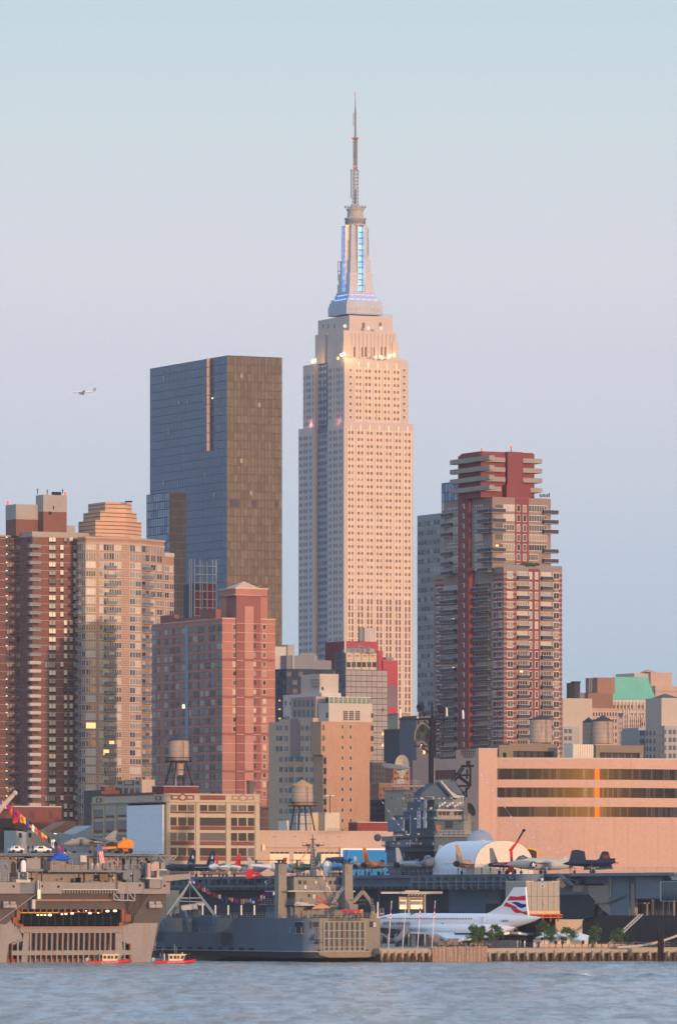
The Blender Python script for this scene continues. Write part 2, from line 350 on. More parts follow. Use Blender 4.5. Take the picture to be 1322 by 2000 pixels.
# ------------------------------------------------------------------ tan tower with faceted plan (walk of facets)
def tower_b():
 Y0 = 2050
 b = Bld('apartment_tower', 'tan faceted apartment tower with stepped striped crown beside the brown brick tower', 'apartment building', 168, Y0)
 tan = mat('brick_tan_orange', (.40,.235,.16)); pale = mat('precast_buff', (.45,.36,.29)); crown = mat('crown_tan', (.58,.37,.24)); cdark = mat('crown_stripe', (.2,.11,.08))
 dk = mat('balcony_steel', (.16,.19,.23), rough=.5)
 fac = []                                    # (x0, x1, angle)
 spec = [(152,168,-55),(168,192,20),(192,238,27),(238,253,27),(253,276,50),(276,294,62),(294,321,62)]
 c = Vector(b.c); pts = []
 # anchor at px 168: walk left then right
 th = math.radians(-55); D = Vector((math.cos(th), math.sin(th))); f = Face(c, D, (D.y,-D.x)); t = f.S(152); p0 = c+D*t
 fac.append((Face(p0, D, (D.y,-D.x)), 152, 168)); pts.append(p0); pts.append(c)
 for x0, x1, a in spec[1:]:
  th = math.radians(a); D = Vector((math.cos(th), math.sin(th))); f = Face(c, D, (D.y,-D.x)); fac.append((f, x0, x1)); c = c+D*f.S(x1); pts.append(c)
 back = [pts[-1]+Vector((-.03,1))*12, pts[0]+Vector((-.03,1))*30]
 ztop = fac[3][0].Z(1051, 246); base = b.base
 b.mb('wall').prism([tuple(p) for p in pts+back], base, ztop, tan)
 # right lower wing
 D = Vector((math.cos(math.radians(62)), math.sin(math.radians(62)))); fw = Face(pts[-1], D, (D.y,-D.x)); e = pts[-1]+D*fw.S(340)
 zw = fw.Z(1085, 322)
 b.mb('wall').prism([tuple(p) for p in (pts[-1], e, e+Vector((-.03,1))*9, pts[-1]+Vector((-.03,1))*14)], base, zw, tan)
 pitch = 17.4; f0 = fac[3][0]
 rz = lambda i: f0.Z(1064.5+pitch*i, 246)
 allf = fac+[(fw, 321, 340)]
 n = 31
 # columns of windows per facet: (x0,x1, mullions); floor 0/1 are taller
 cols = [[(154.5,160,1),(161.5,167,1)], [(169,187,3)], [(195,201,1),(203,213,1),(214,223,1),(224,237,2)], [], [(254,264,1),(265,275,1)], [(278,284,0),(285,291,0)], [(295,303,1),(307,316,1)], [(322,329,1),(331.5,338.5,1)]]
 for i in range(n):
  zt_ = rz(i); zb = zt_-1.75
  for (f, x0, x1), cc in zip(allf, cols):
   if f is fw and i < 2: continue
   T0, T1 = f.S(x0), f.S(x1)
   fbox(b.mb('wall'), f, T0, T1, zt_+.12, zt_+.5, -.05, .12, pale)           # belt courses
   fbox(b.mb('wall'), f, T0, T1, zb-.35, zb-.1, -.05, .1, pale)
   for (a, d, mu) in cc:
    g = random.choice([gM,gM,gC,gC,gB,gD,gB,gM,gC] if f is not allf[0][0] else NORTH)
    if i in (5, 12, 19, 24) and a == 169: g = gB
    if (i, a) in ((20, 169), (23, 203), (22, 214)): g = lit
    h = 1.0 if i < 2 else 0
    b.w(f, f.S(a), f.S(d), zb-h*.2, zt_+h*.15, g, white if f is not allf[5][0] else None, mul=mu, fw=.1)
  # striped piers
  for (fi, a, d) in ((1, 187.5, 192), (3, 238.5, 252.5), (5, 276, 277.6), (6, 303.5, 306.5), (6, 317, 321)):
   f = allf[fi][0]
   for k in range(4): fbox(b.mb('wall'), f, f.S(a), f.S(d), zb-.9+k*.7, zb-.9+k*.7+.3, -.05, .16, pale)
  if i > 1:
   f = allf[2][0]; bal(b, f, f.S(204.5), f.S(225.5), zb-.3, 1.3, pale, dk)
   f = allf[5][0]; bal(b, f, f.S(277.5), f.S(293), zb-.3, 1.4, pale, dk)
   f = allf[0][0]; bal(b, f, f.S(153), f.S(159.5), zb-.3, 1.1, pale, dk)
 baldone(b)
 for f, x0, x1 in allf[:-1]: fbox(b.mb('parapet'), f, f.S(x0), f.S(x1), ztop-2.2, ztop-1.5, -.05, .25, pale); fbox(b.mb('parapet'), f, f.S(x0), f.S(x1), ztop-.4, ztop+.2, -.05, .3, pale)
 fbox(b.mb('parapet'), fw, fw.S(321.5), fw.S(340), zw-.3, zw+1, -.05, .2, concL)
 # stepped crown: chamfered prisms on the roof
 def tier(xa, xc, xr, y0, y1, v, nm):
  f = Face(b.c+DV*v, DU, -DV); ua, uc = f.S(xa), f.S(xc); p = [f.O+DU*ua, f.O+DU*uc]
  g = Face(p[1], D, (D.y,-D.x)); p.append(p[1]+D*g.S(xr)); p += [p[2]+DV*9, p[0]+DV*13]
  za, zb_ = f.Z(y1, xc), f.Z(y0, xc); k = 0; z = za
  while z < zb_-.1:
   z2 = min(z+.95, zb_); b.mb(nm).prism([tuple(q) for q in p], z, z2, crown)
   if z2 < zb_:
    b.mb(nm).prism([tuple(q+(Vector(b.c)+DV*(v+6)+DU*(ua+uc)/2-q)*.012) for q in p], z2, z2+.28, cdark); z2 += .28
   z = z2
 tier(187, 246.5, 277, 1017, 1049, 5, 'crown_tier'); tier(196.5, 246, 268, 1000, 1017, 6.5, 'crown_tier_middle'); tier(206, 246, 258, 981.5, 1000, 8, 'crown_tier_top')
 q = MB(); q.tube(P(252,981,2062), P(252,978.5,2062), 1.2, black, n=10); b.parts['roof_fan'] = q
 for a in (192,196,203,216,223,237,262,283,300): b.mb('roof_clutter').box(P(a,1049,2056).x, P(a,1049,2056).x+1, 2056+(a-192)*.35, 2057+(a-192)*.35, ztop, ztop+.8, concD)
 b.done()
tower_b()
# ------------------------------------------------------------------ glass curtain wall helper: individually tilted panes with random tint
def curtain(b, part, f, t0, t1, z0, z1, pw, ph, mats, line, tilt=.004, out=.02, lw=.09, every=1, vline=True, seed=1):
 rg = random.Random(seed); q = b.mb(part); nx = max(1, round((t1-t0)/pw)); nz = max(1, round((z1-z0)/ph)); pw = (t1-t0)/nx; ph = (z1-z0)/nz
 for j in range(nz):
  for i in range(nx):
   a, c = t0+i*pw, t0+(i+1)*pw; zb, zt = z0+j*ph, z0+(j+1)*ph
   d = [rg.uniform(-tilt, tilt)*pw*.7 for _ in range(2)]
   q.quad(f.pt(a,out+d[0],zb), f.pt(c,out-d[0],zb), f.pt(c,out-d[0]+d[1],zt), f.pt(a,out+d[0]+d[1],zt), rg.choice(mats))
 for j in range(0, nz+1, every): fbox(q, f, t0, t1, z0+j*ph-lw*1.6, z0+j*ph+lw*1.6, -.05, out+.08, line)
 if vline:
  for i in range(nx+1): fbox(q, f, t0+i*pw-lw/2, t0+i*pw+lw/2, z0, z1, -.05, out+.07, line)
def tower_c():
 b = Bld('glass_tower', 'tall dark glass skyscraper reflecting blue on its north side and brown on its west side', 'skyscraper', 443.5, 2500)
 g1 = mat('brown_reflect_glass_a', (.14,.118,.11), rough=.25, metal=.6, var=.1, sc=.03); g2 = mat('brown_reflect_glass_b', (.118,.10,.094), rough=.25, metal=.6, var=.1, sc=.03); g3 = mat('brown_reflect_glass_c', (.155,.132,.124), rough=.25, metal=.6)
 n1 = mat('blue_reflect_glass_a', (.065,.13,.225), rough=.1, metal=.85, var=.12, sc=.03); n2 = mat('blue_reflect_glass_b', (.055,.115,.205), rough=.12, metal=.85, var=.12, sc=.03); ln = mat('mullion_dark', (.07,.07,.08), rough=.5)  # same glass all round: blue and brown sky reflections put into the side colours
 R, L = b.R, b.L; zt = R.Z(694.6, 443.5); U = R.S(550.5); V = L.S(293.8)
 b.block('wall', 0, U, 0, V, b.base, zt, ln)
 curtain(b, 'curtain_wall', R, 0, U, R.Z(1420,443), zt, 1.45, 3.25, [g1,g1,g2,g1,g2,g3], ln, seed=2)
 curtain(b, 'curtain_wall_north', L, 0, V, R.Z(1300,443), zt, 1.9, 3.25, [n1,n1,n2], ln, seed=3, lw=.05)
 for x0, y0, x1, y1 in ((451,976,468,989.5),(493,976.5,499,990),(537.8,978,544,991)): b.wp(R, x0, y0, x1, y1, ln, None, out=.2)
 for x, y in ((471,734),(506,791),(471,900),(490,963)): b.wp(R, x-2.5, y-4.5, x+2.5, y+4.5, gC, None, out=.35, name='open_window')
 for x, y in ((321.5,739),(352,787),(368.5,785),(331,844),(401.5,780),(401.5,930),(321.5,943),(420,967)): b.wp(L, x-.9, y-4, x+1.2, y+4, gS, None, out=.4, name='open_window')
 fin = mat('sun_slot_tan', (.50,.36,.29), rough=.6); t = L.S(407)  # added fin catches sun in place of a slot; orange put into its tan
 q = b.mb('sun_slot_fin'); tt = L.S(411.5)
 for i in range(10):
  z1 = L.Z(700+i*18.2, 411); z0 = L.Z(700+i*18.2+17, 411); fbox(q, L, tt, tt+.5, z0, z1, -.05, 1.55, fin)
 lw_ = L.S(416.5); fbox(b.mb('lamp'), L, lw_, lw_+.5, L.Z(779,416), L.Z(776.5,416), 0, .3, litw)
 b.done()
 # lower wing in front: its own slab of the same tower
 w_ = Bld('glass_tower', 'lower blue glass block in front of the tall glass skyscraper', 'skyscraper', 331, 2420)
 R, L = w_.R, w_.L; zt = R.Z(961.5, 331); U = R.S(363.5); V = L.S(287)
 w_.block('wall', 0, U, 0, V, w_.base, zt, ln); h1 = mat('wing_glass_dark', (.035,.035,.045), rough=.25, metal=.2); h2 = mat('wing_glass_a', (.13,.22,.33), rough=.1, metal=.85)
 curtain(w_, 'curtain_wall', R, 0, U, R.Z(1300,331), zt, 1.5, 3.1, [h1,h1,mat('wing_glass_mid',(.05,.048,.055),rough=.25,metal=.2)], ln, seed=5)
 curtain(w_, 'curtain_wall_north', L, 0, V, R.Z(1300,331), zt, 1.9, 3.1, [h2,h2,n1], ln, seed=6)
 w_.done()
tower_c()
def tower_d():
 b = Bld('building_under_construction', 'slim unfinished tower of pale scaffold posts with red netting panels and hoist', 'construction site', 372, 2200)
 R = b.R; red = mat('red_netting', (.22,.02,.03)); post = mat('scaffold_white', (.4,.42,.44)); dkc = mat('shaft_dark', (.06,.07,.09)); zb = b.base
 Z = lambda y: R.Z(y, 400)
 b.block('core', R.S(381), R.S(422), 1.2, 9, zb, Z(1140), dkc)
 for x in (371, 374.5, 380.5, 391.5, 396, 405, 416, 422.5):
  fbox(b.mb('posts'), R, R.S(x)-.15, R.S(x)+.15, zb, Z(1093+(4 if x in (396, 405) else 0)), -.3, .1, post)
 for i in range(8):
  y = 1105.6+16.2*i
  fbox(b.mb('floor_beams'), R, R.S(380.5), R.S(422.5), Z(y+1.2), Z(y-.4), -.3, .25, post)
  if i >= 2:
   for xa, xb in ((382,391),(399.5,421.5)):
    if i == 2 and xa < 390: continue
    q = MB(); fbox(q, R, R.S(xa), R.S(xb), Z(y+15), Z(y+2), -.6, -.1, red); q.build('netting_panel', b.root)
 for i in range(40):
  y = 1095+i*3.6
  fbox(b.mb('hoist_mast'), R, R.S(369.5), R.S(374), Z(y+.7), Z(y), -.1, .3, steel)
  fbox(b.mb('hoist_mast'), R, R.S(393.5), R.S(398), Z(y+.7), Z(y), -.1, .3, steel)
 b.done()
tower_d()
# ------------------------------------------------------------------ pink brick slab with pyramid roof
def tower_e():
 b = Bld('apartment_building', 'salmon pink brick apartment block with a small pyramid roof', 'apartment building', 434.5, 1950)
 pk = mat('brick_salmon', (.40,.185,.14), var=.08); pd = mat('brick_rose', (.27,.105,.095), var=.08); pl = mat('cap_pink', (.6,.4,.33)); pu = mat('brick_salmon_pale', (.46,.235,.18), var=.08)
 blu = mat('blue_glass_strip', (.05,.09,.16), rough=.1, spec=1)
 R, L = b.R, b.L; Z = lambda y: R.Z(y, 434.5); U = R.S(537.5); V = L.S(297); zt = Z(1208.5)
 b.block('wall', 0, U, 0, V, b.base, zt, pk); b.block('parapet', -.15, U+.15, -.15, .35, zt, zt+.35, pl); b.block('parapet', -.15, .35, .35, V, zt, zt+.3, pl)
 for xa, xb, dz in ((314,341,2.6),(392,422.5,3.2),(341,392,1.2)):
  b.block('parapet_step', -.1, 1.5, L.S(xb), L.S(xa), zt+.3, zt+dz, pd)
 ua = R.S(460.5); uc = R.S(508); ue = R.S(522.7)
 vt = 6; f = b.Rf(vt); ta, tb = f.S(460.5), f.S(522.7); lf = b.Lf(ta); tv = lf.S(428.5)
 zp = f.Z(1150, 460.5)
 b.block('stair_tower', ta, tb, vt, tv, zt, zp, pk); b.block('stair_tower', ta-.2, tb+.2, vt-.2, tv+.2, zp-.01, zp+.4, pl)
 b.block('stair_tower', ta-.12, tb+.12, vt-.12, tv+.12, zp-2.4, zp-1.9, pd)
 cx_ = (ta+tb)/2; cv = vt+(tb-ta)/2; s_ = 3.8
 base4 = [b.c+DU*(cx_+a)+DV*(cv+c) for a, c in ((-s_-1,-s_),(s_,-s_),(s_,s_),(-s_-1,s_))]; ap = b.c+DU*cx_+DV*cv
 b.mb('pyramid_roof').prism([tuple(p) for p in base4], zp+.4, zp+2.6, mat('pyramid_tan',(.62,.42,.3)), [tuple(p+(ap-p)*.97) for p in base4])
 # dark full-height projecting bay with a paler strip
 b.block('bay', ua, uc, -.5, .0-.01, b.base, zt, pd); b.block('bay', ua, uc, -.5, vt+.3, zt, Z(1162), pd); b.block('bay', ua-1, uc+.2, -.7, vt+.2, Z(1162), Z(1161), pl)
 b.block('bay_strip', R.S(476), R.S(493.5), -.75, -.45, b.base, Z(1183), pu)
 pt_ = 18.08
 for i in range(24):
  y = 1216.5+pt_*i
  fbox(b.mb('string_course'), R, 0, U, Z(y+.9), Z(y), -.05, .06, pl); fbox(b.mb('string_course'), R, ua-.02, uc+.02, Z(y+.9), Z(y), .3, .8, pl)
  fbox(b.mb('string_course'), L, 0, V, Z(y+1), Z(y), -.05, .12, mat('course_mauve',(.45,.33,.31)))
 for i in range(5):
  y = 1286+72.6*i
  fbox(b.mb('wall_band'), R, 0, U, Z(y+4.5), Z(y), -.05, .1, pd); fbox(b.mb('wall_band'), L, 0, V, Z(y+4.5), Z(y), -.05, .1, pd)
  fbox(b.mb('wall_band'), R, R.S(476)-.02, R.S(493.5)+.02, Z(y+4.5), Z(y), .4, .85, pd)
 for (a, c) in ((455,460.3),(493.8,498.5),(513.7,519)):
  o = .6 if a == 493.8 else .1
  for i in range(19):
   if a == 455 and i > 11: continue
   y = 1220.5+pt_*i; b.wp(R, a, y, c, y+8.8, random.choice([gD,gD,gM,gB,gC]), pl, out=o)
 lc = [(299,305,1),(309,313,0),(322.5,328.5,0),(332.5,337.5,0),(344.5,351.5,1),(356,362.5,1),(370,374,0),(378.5,387,1),(391.5,398,0),(402.5,409,0),(413,420.5,1),(425,434,1)]
 for i in range(20):
  y = 1220.5+pt_*i
  for a, c, m_ in lc:
   g = random.choice([gM,gM,gD,gD,gM,gC]) if a != 299 else random.choice([gM, gC])
   b.w(L, L.S(c), L.S(a), Z(y+11), Z(y), g, None, out=.12, mul=m_)
  b.fr('wall', L, 338.5, y, 343, y+13, .08, pd, ref=434); b.fr('wall', L, 410, y, 412.5, y+13, .08, pd, ref=434); b.fr('wall', L, 388, y, 391, y+13, .08, pd, ref=434)
 b.w(L, L.S(369), L.S(363), Z(1440), Z(1218), blu, None, out=.16, name='glass_strip')
 b.w(L, L.S(361.8), L.S(357.5), Z(1378.5), Z(1371.5), litw, None, out=.2)
 b.done()
 q = MB(); br = mat('chimney_brick', (.16,.11,.09)); p = P(489,1557,1668); q.tube((p.x,p.y,p.z-6), P(489,1528,1668), .95, br, r1=.9, n=10); q.tube(P(489,1528,1668), P(489,1524.5,1668), 1.15, br, n=10)
 solo('chimney', q, (p.x,p.y,p.z-6), 'round dark brick chimney standing on the cream loft building roof', 'chimney')
tower_e()
# ------------------------------------------------------------------ the great art deco skyscraper
def esb():
 Y = 3600
 b = Bld('art_deco_skyscraper', 'tallest limestone art deco skyscraper with blue lit mast and long antenna', 'skyscraper', 671.5, Y)
 ls = mat('limestone', (.54,.455,.405), var=.05, sc=.02, fine=.3, fvar=.03); lp = mat('limestone_spandrel', (.66,.50,.41), var=.1, fine=.6); mt = mat('steel_mullion', (.78,.66,.55), rough=.3, metal=.5); gw = mat('esb_glass', (.17,.115,.115), rough=.25, spec=.3, var=.3); gn = mat('esb_glass_blue_shade', (.05,.085,.15), rough=.2, spec=.3); rc = mat('recess_blue', (.10,.13,.20)); spn = mat('spandrel_blue_shade', (.42,.44,.48), rough=.5)  # north spandrels and glass are bluish copies carrying the shade of that side
 fl = mat('floodlit_lamp', (1,.6,.25), emit=3.5)
 R, L = b.R, b.L; Zc = lambda y: R.Z(y, 671.5)
 v1 = L.S(639.5); v2 = L.S(614); v3 = L.S(583)
 fR2 = b.Rf(v2); d = fR2.S(621); U0 = R.S(806.5)
 # tiers: (u inset, v front, u max, y top, far v)
 def shaft(nm, ui, vf, U, v1_, v2_, v3_, d_, za, zb):
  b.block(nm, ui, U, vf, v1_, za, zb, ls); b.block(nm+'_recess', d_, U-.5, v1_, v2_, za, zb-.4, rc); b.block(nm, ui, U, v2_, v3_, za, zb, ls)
 z0, z1 = b.base, Zc(825.5)
 shaft('lower_shaft', 0, 0, U0, v1, v2, v3, d, z0, z1)
 ui, vf = .9, 1.2; fT = b.Rf(vf); LT = b.Lf(ui); U1 = fT.S(797); z2 = fT.Z(701.5, 675)
 a1, a2, a3 = LT.S(640.5), LT.S(614.5), LT.S(592); d1 = b.Rf(a2).S(622)
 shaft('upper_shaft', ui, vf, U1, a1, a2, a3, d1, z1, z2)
 # crown tiers above the 70s floors
 f3 = b.Rf(5.0); L3 = b.Lf(2.2); U3a, U3b = f3.S(679), f3.S(774); z3 = f3.Z(645, 680)
 b.block('crown', U3a-2.6, U3b, 5.0, L3.S(640), z2, z3, ls); b.block('crown', 4.5, U3b-2, L3.S(640), L3.S(632), z2, z3-.5, ls)
 b.block('crown', 3.0, U3b, L3.S(632), L3.S(613), z2, z3, ls)
 f4 = b.Rf(7.5); z4 = f4.Z(615.5, 680); U4a, U4b = f4.S(682), f4.S(766.5); L4 = b.Lf(U4a)
 b.block('crown_top', U4a, U4b, 7.5, L4.S(621), z3, z4, ls)
 b.block('crown', U3a-3.4, f3.S(668), 3.4, L3.S(650), z2, f3.Z(668,670), ls); b.block('crown', f3.S(765), f3.S(777), 4.4, 12, z2, f3.Z(668,774), ls)
 # fins on the crown
 for x in (686,693.5,701,708.5,716,723.5,731,738.5,746,753.5,761,768): b.fr('crown', f3, x, 650, x+1.6, 699, .5, ls, ref=680)
 for xs in ((690,695),(705,709),(711.5,716),(723,727),(729,733),(743,747),(750,754)): b.wp(f3, xs[0], 677, xs[1], 697, random.choice([gw,gw,gB]), mt, out=.15, mul=0)
 for x in (707,725,740): b.wp(f4, x, 630, x+5, 641, random.choice([gw, gB]), None)
 for x in (630,640,652): b.wp(b.Lf(U4a), x, 634, x+2.5, 641, gn, None)
 # windows: paired columns between limestone piers
 def westcols(f, pairs, ya, yb, pitch, ref, zz1):
  for a0, a1_, c0, c1 in pairs:
   x0, x1 = a0-1.2, c1+1.2; ta, tb = f.S(x0), f.S(x1)
   fbox(b.mb('spandrels'), f, ta, tb, f.Z(yb,ref), f.Z(ya-4,ref), -.05, .08, lp)
   xm = (a1_+c0)/2
   for xx in (x0, xm, x1): fbox(b.mb('mullions'), f, f.S(xx)-.22, f.S(xx)+.22, f.Z(yb,ref), f.Z(ya-4,ref), -.05, .45, mt)
   k = 0; y = ya
   while y < yb-3:
    h = 5.3; tall = (y > 1000 and y < 1012) or (y > 1165)
    if y > 1165: h = 10
    for (s_, e_) in ((a0, a1_),(c0, c1)):
     b.w(f, f.S(s_)+.1, f.S(e_)-.1, f.Z(y+h,ref), f.Z(y,ref), gw if random.random() < .86 else gC, None, out=.14)
    y += pitch
 s_ = 1/2.857
 low = [(313,325,330,343),(364,378,384,397),(417,430,436,450),(470,483,489,503),(522,535,541,555),(575,588,594,607),(628,640,647,660)]
 up = [(356,368,374,386),(407,420,426,440),(460,473,480,492),(512,525,531,545),(565,578,584,597)]
 cv = lambda L_: [tuple(570+q*s_ for q in p) for p in L_]
 westcols(R, cv(low), 841.5, 1420, 13.1, 671.5, z1)
 westcols(fT, cv(up), 720.5, 824, 13.1, 675, z2)
 for a, c in ((320,334),(619,632)):
  y = 720.5
  while y < 822: b.wp(fT, 570+a*s_, y, 570+c*s_, y+5, gw, mt); y += 13.1
 # arched heads (small finials) at the top of each bay
 for p in cv(low): xm = (p[1]+p[2])/2; b.fr('mullions', R, xm-1.5, 829, xm+1.5, 838, .4, mt, ref=671.5)
 for p in cv(up): xm = (p[1]+p[2])/2; b.fr('mullions', fT, xm-1.5, 706, xm+1.5, 717, .4, mt, ref=675)
 # north side
 def north(f, cols, ya, yb, pitch=13.1):
  for (a, c) in cols:
   ta, tb = f.S(c), f.S(a); ref = 671.5
   fbox(b.mb('spandrels_north'), f, ta, tb, Zc(yb), Zc(ya-3), -.05, .1, spn)
   y = ya
   while y < yb-3: b.w(f, ta+.15, tb-.15, Zc(y+7), Zc(y), gn if random.random() < .93 else gC, None, out=.2); y += pitch
 sc = lambda L_: [(570+p*s_, 570+q*s_) for p, q in L_]
 north(L, sc([(208,213),(217,222),(233,238),(241,246),(250,255),(266,271),(276,281)]), 838, 1330)
 north(L, sc([(43,49),(52,58),(67,72),(75,80),(84,89),(99,104),(108,113)]), 842, 1330)
 north(LT, sc([(208,213),(217,222),(236,240),(252,257),(262,267),(277,282)]), 716, 822)
 north(LT, sc([(69,73),(83,88),(92,97),(101,106),(117,121)]), 722, 826)
 fd = b.Lf(d); north(fd, [(622.5,624.5),(627,629),(631,633.5),(636,638.5)], 842, 1330); fd1 = b.Lf(d1); north(fd1, [(623,625),(628,631),(634,637)], 708, 822)
 for x in (616, 619): b.fr('mullions', fR2, x, 840, x+.8, 1300, .5, mt, ref=616)
 # stepped base of the mast
 mc = b.c+DU*((U4a+U4b)/2+.2)+DV*(7.5+(U4b-U4a)/2)           # mast axis
 kx = (mc.x/mc.y)*F+CX; Ym = mc.y
 def Zm(y): return CH-(y-HY)*Ym/F
 mx_ = Ym/F
 axx = (693.8-CX)*mx_; mc = Vector((axx, Ym))
 def sq(hu, hv=None):
  hv = hu if hv is None else hv
  return [tuple(mc+DU*a+DV*c) for a, c in ((-hu,-hv),(hu,-hv),(hu,hv),(-hu,hv))]
 al = mat('aluminium_grey', (.36,.41,.49), rough=.45, metal=.3); blue = mat('blue_light', (.12,.32,1), emit=1.5); blue2 = mat('violet_light', (.22,.2,1), emit=1.6); bdark = mat('mast_dark', (.12,.15,.22))
 q = b.mb('mast_base')
 for hu, ya, yb in ((11.4,617,599),(10.9,599,592),(10.2,592,586),(8.6,586,578),(8,578,572)): q.prism(sq(hu), Zm(ya+.5), Zm(yb), al)
 for hu, y in ((10.3,588),(8.7,579)):
  fR = Face(mc-DV*hu, DU, -DV); fL = Face(mc-DU*hu, DV, -DU)
  for k in range(5):
   t0 = -hu*.85+k*hu*.36; g = MB(); fbox(g, fR, t0, t0+hu*.26, Zm(y+.5), Zm(y-.9), 0, .3, blue if y > 580 else blue2); g.build('light_strip', b.root)
   if k < 4: g = MB(); fbox(g, fL, t0, t0+hu*.26, Zm(y+.5), Zm(y-.9), 0, .3, blue); g.build('light_strip', b.root)
 for k in range(9): fbox(b.mb('mast_base'), Face(mc-DV*11.4, DU, -DV), -10+k*2.3, -8.8+k*2.3, Zm(609), Zm(605), -.1, .3, ls)
 # mooring mast: square shaft, buttress wings stepping out downwards, glowing window strips
 q = b.mb('mast_shaft'); q.prism(sq(4.6), Zm(574), Zm(440), al)
 for hu, yt in ((7.5,556),(7.0,535),(6.4,510),(5.8,470),(5.2,443)):
  for sa in (-1, 1):
   for sb in (-1, 1):
    a0, a1_, c0, c1 = sorted((sa*2.3, sa*hu))+sorted((sb*2.3, sb*hu))
    q.prism([tuple(mc+DU*x_+DV*y_) for x_, y_ in ((a0,c0),(a1_,c0),(a1_,c1),(a0,c1))], Zm(574), Zm(yt), al if yt < 520 else mat('aluminium_pale', (.50,.51,.55), rough=.5))
 for f, xs in ((Face(mc-DV*5.05, DU, -DV), (696.2,706.6)), (Face(mc-DU*5.05, DV, -DU), (674.8,682.6))):
  ta, tb = f.S(xs[0]), f.S(xs[1]); 
  fbox(b.mb('window_strip'), f, ta, tb, Zm(571), Zm(443), -3, .0, bdark)
  for i in range(11):
   y = 444.5+i*11.6
   for k in range(3):
    w1 = (tb-ta)/3; g = MB(); fbox(g, f, ta+k*w1+.18, ta+(k+1)*w1-.18, Zm(y+9.4), Zm(y), -.05, .08, random.choice([blue, blue, mat('cyan_light',(.2,.55,1),emit=1.3)])); g.build('lit_window', b.root)
  for xx in (ta-.5, tb+.1): fbox(b.mb('mast_shaft'), f, xx, xx+.35, Zm(573), Zm(441), -.5, 2.6, mt)
 # drums and dome
 q = b.mb('observation_drum'); C3 = (mc.x, mc.y, 0)
 q.lathe(C3, [(h*mx_, Zm(y)) for h, y in ((20.5,442),(20.5,439),(18.5,438),(19,430),(21.5,429),(21.5,426.5),(18,426),(16,424),(15.5,412),(17.5,411),(17.5,408.5),(13,407),(9.5,402),(7,399))], mat('drum_metal',(.40,.38,.36),rough=.5), 24)
 for k in range(24):
  a = k*math.pi/12; q.box(mc.x+5.45*math.cos(a)-.3, mc.x+5.45*math.cos(a)+.3, mc.y+5.45*math.sin(a)-.3, mc.y+5.45*math.sin(a)+.3, Zm(437.5), Zm(431), bdark)
 q = b.mb('dish_ring')
 for k in range(12):
  a = k*math.pi/6+.2; q.tube((mc.x+5*math.cos(a), mc.y+5*math.sin(a), Zm(409)), (mc.x+5.8*math.cos(a), mc.y+5.8*math.sin(a), Zm(402)), .16, steel); q.sphere((mc.x+5.8*math.cos(a), mc.y+5.8*math.sin(a), Zm(404)), .5, al, 6, 4)
 # antenna lattice
 def lattice(q, hw, ya, yb, step, r=.22):
  n = max(1, round((ya-yb)/step)); 
  cor = [(-1,-1),(1,-1),(1,1),(-1,1)]
  for a, c in cor: q.tube((mc.x+a*hw, mc.y+c*hw, Zm(ya)), (mc.x+a*hw, mc.y+c*hw, Zm(yb)), r, steel, n=5)
  for i in range(n):
   y0, y1 = ya-(ya-yb)*i/n, ya-(ya-yb)*(i+1)/n
   for j in range(4):
    a, c = cor[j], cor[(j+1)%4]
    q.tube((mc.x+a[0]*hw, mc.y+a[1]*hw, Zm(y0)), (mc.x+c[0]*hw, mc.y+c[1]*hw, Zm(y1)), r*.6, steel, n=4); q.tube((mc.x+a[0]*hw, mc.y+a[1]*hw, Zm(y1)), (mc.x+c[0]*hw, mc.y+c[1]*hw, Zm(y1)), r*.6, steel, n=4)
 q = b.mb('antenna'); hm = mx_
 lattice(q, 5.6*hm, 401, 333, 6.5); lattice(q, 3.6*hm, 333, 272, 6); q.tube((mc.x,mc.y,Zm(401)), (mc.x,mc.y,Zm(330)), .8, steel); q.tube((mc.x,mc.y,Zm(370)), (mc.x,mc.y,Zm(333)), 1.0, mat('antenna_white',(.6,.6,.62)))
 q.tube((mc.x,mc.y,Zm(330)), (mc.x,mc.y,Zm(271)), .62, steel)
 for y in (279,286,293,300,307): q.lathe((mc.x,mc.y,Zm(y)), [(4.6*hm,0),(4.6*hm,.6)], steel, 10)
 q.lathe((mc.x,mc.y,Zm(271)), [(7.5*hm,0),(7.5*hm,.5),(3*hm,.9)], steel, 14)
 q.tube((mc.x,mc.y,Zm(270)), (mc.x,mc.y,Zm(212)), 1.9*hm, steel, r1=1.6*hm); q.tube((mc.x,mc.y,Zm(212)), (mc.x,mc.y,Zm(181)), 1.1*hm, steel, r1=.35*hm)
 for y in (222,232,243,254,262): q.lathe((mc.x,mc.y,Zm(y)), [(2.4*hm,0),(2.4*hm,.4)], steel, 8)
 for x, ya, yb in ((685.3,386,330),(690.4,245,222),(699.8,350,332),(660.5,549,511),(672.2,500,446),(718.6,500,446)): q.tube(P(x,ya,Ym-8 if x > 700 or x < 680 else Ym), P(x,yb,Ym-8 if x > 700 or x < 680 else Ym), .22, steel, n=5)
 for xa, xb, y in ((660.5,668,511),(658.5,664,530),(685.3,689,333),(685.3,689,384),(690.4,693,222)): q.tube(P(xa,y,Ym-3), P(xb,y,Ym-3), .2, steel, n=5)
 for x, y in ((693.8,180),(687.2,269.5),(700.2,269.5),(692,325.5)): g = MB(); g.sphere(P(x,y,Ym-2.5), .55, redlamp, 8, 6); g.build('warning_lamp', b.root)
 # floodlights and dishes on the 72nd floor ledge
 for x, y in ((667,693),(671.5,691),(616,704),(611,706),(743,697),(761,695),(769,693)):
  Yq = Y+3+(x-672)*.14 if x > 660 else Y+38; g = MB(); g.sphere(P(x,y,Yq), .9, fl, 10, 6); g.build('floodlight', b.root)
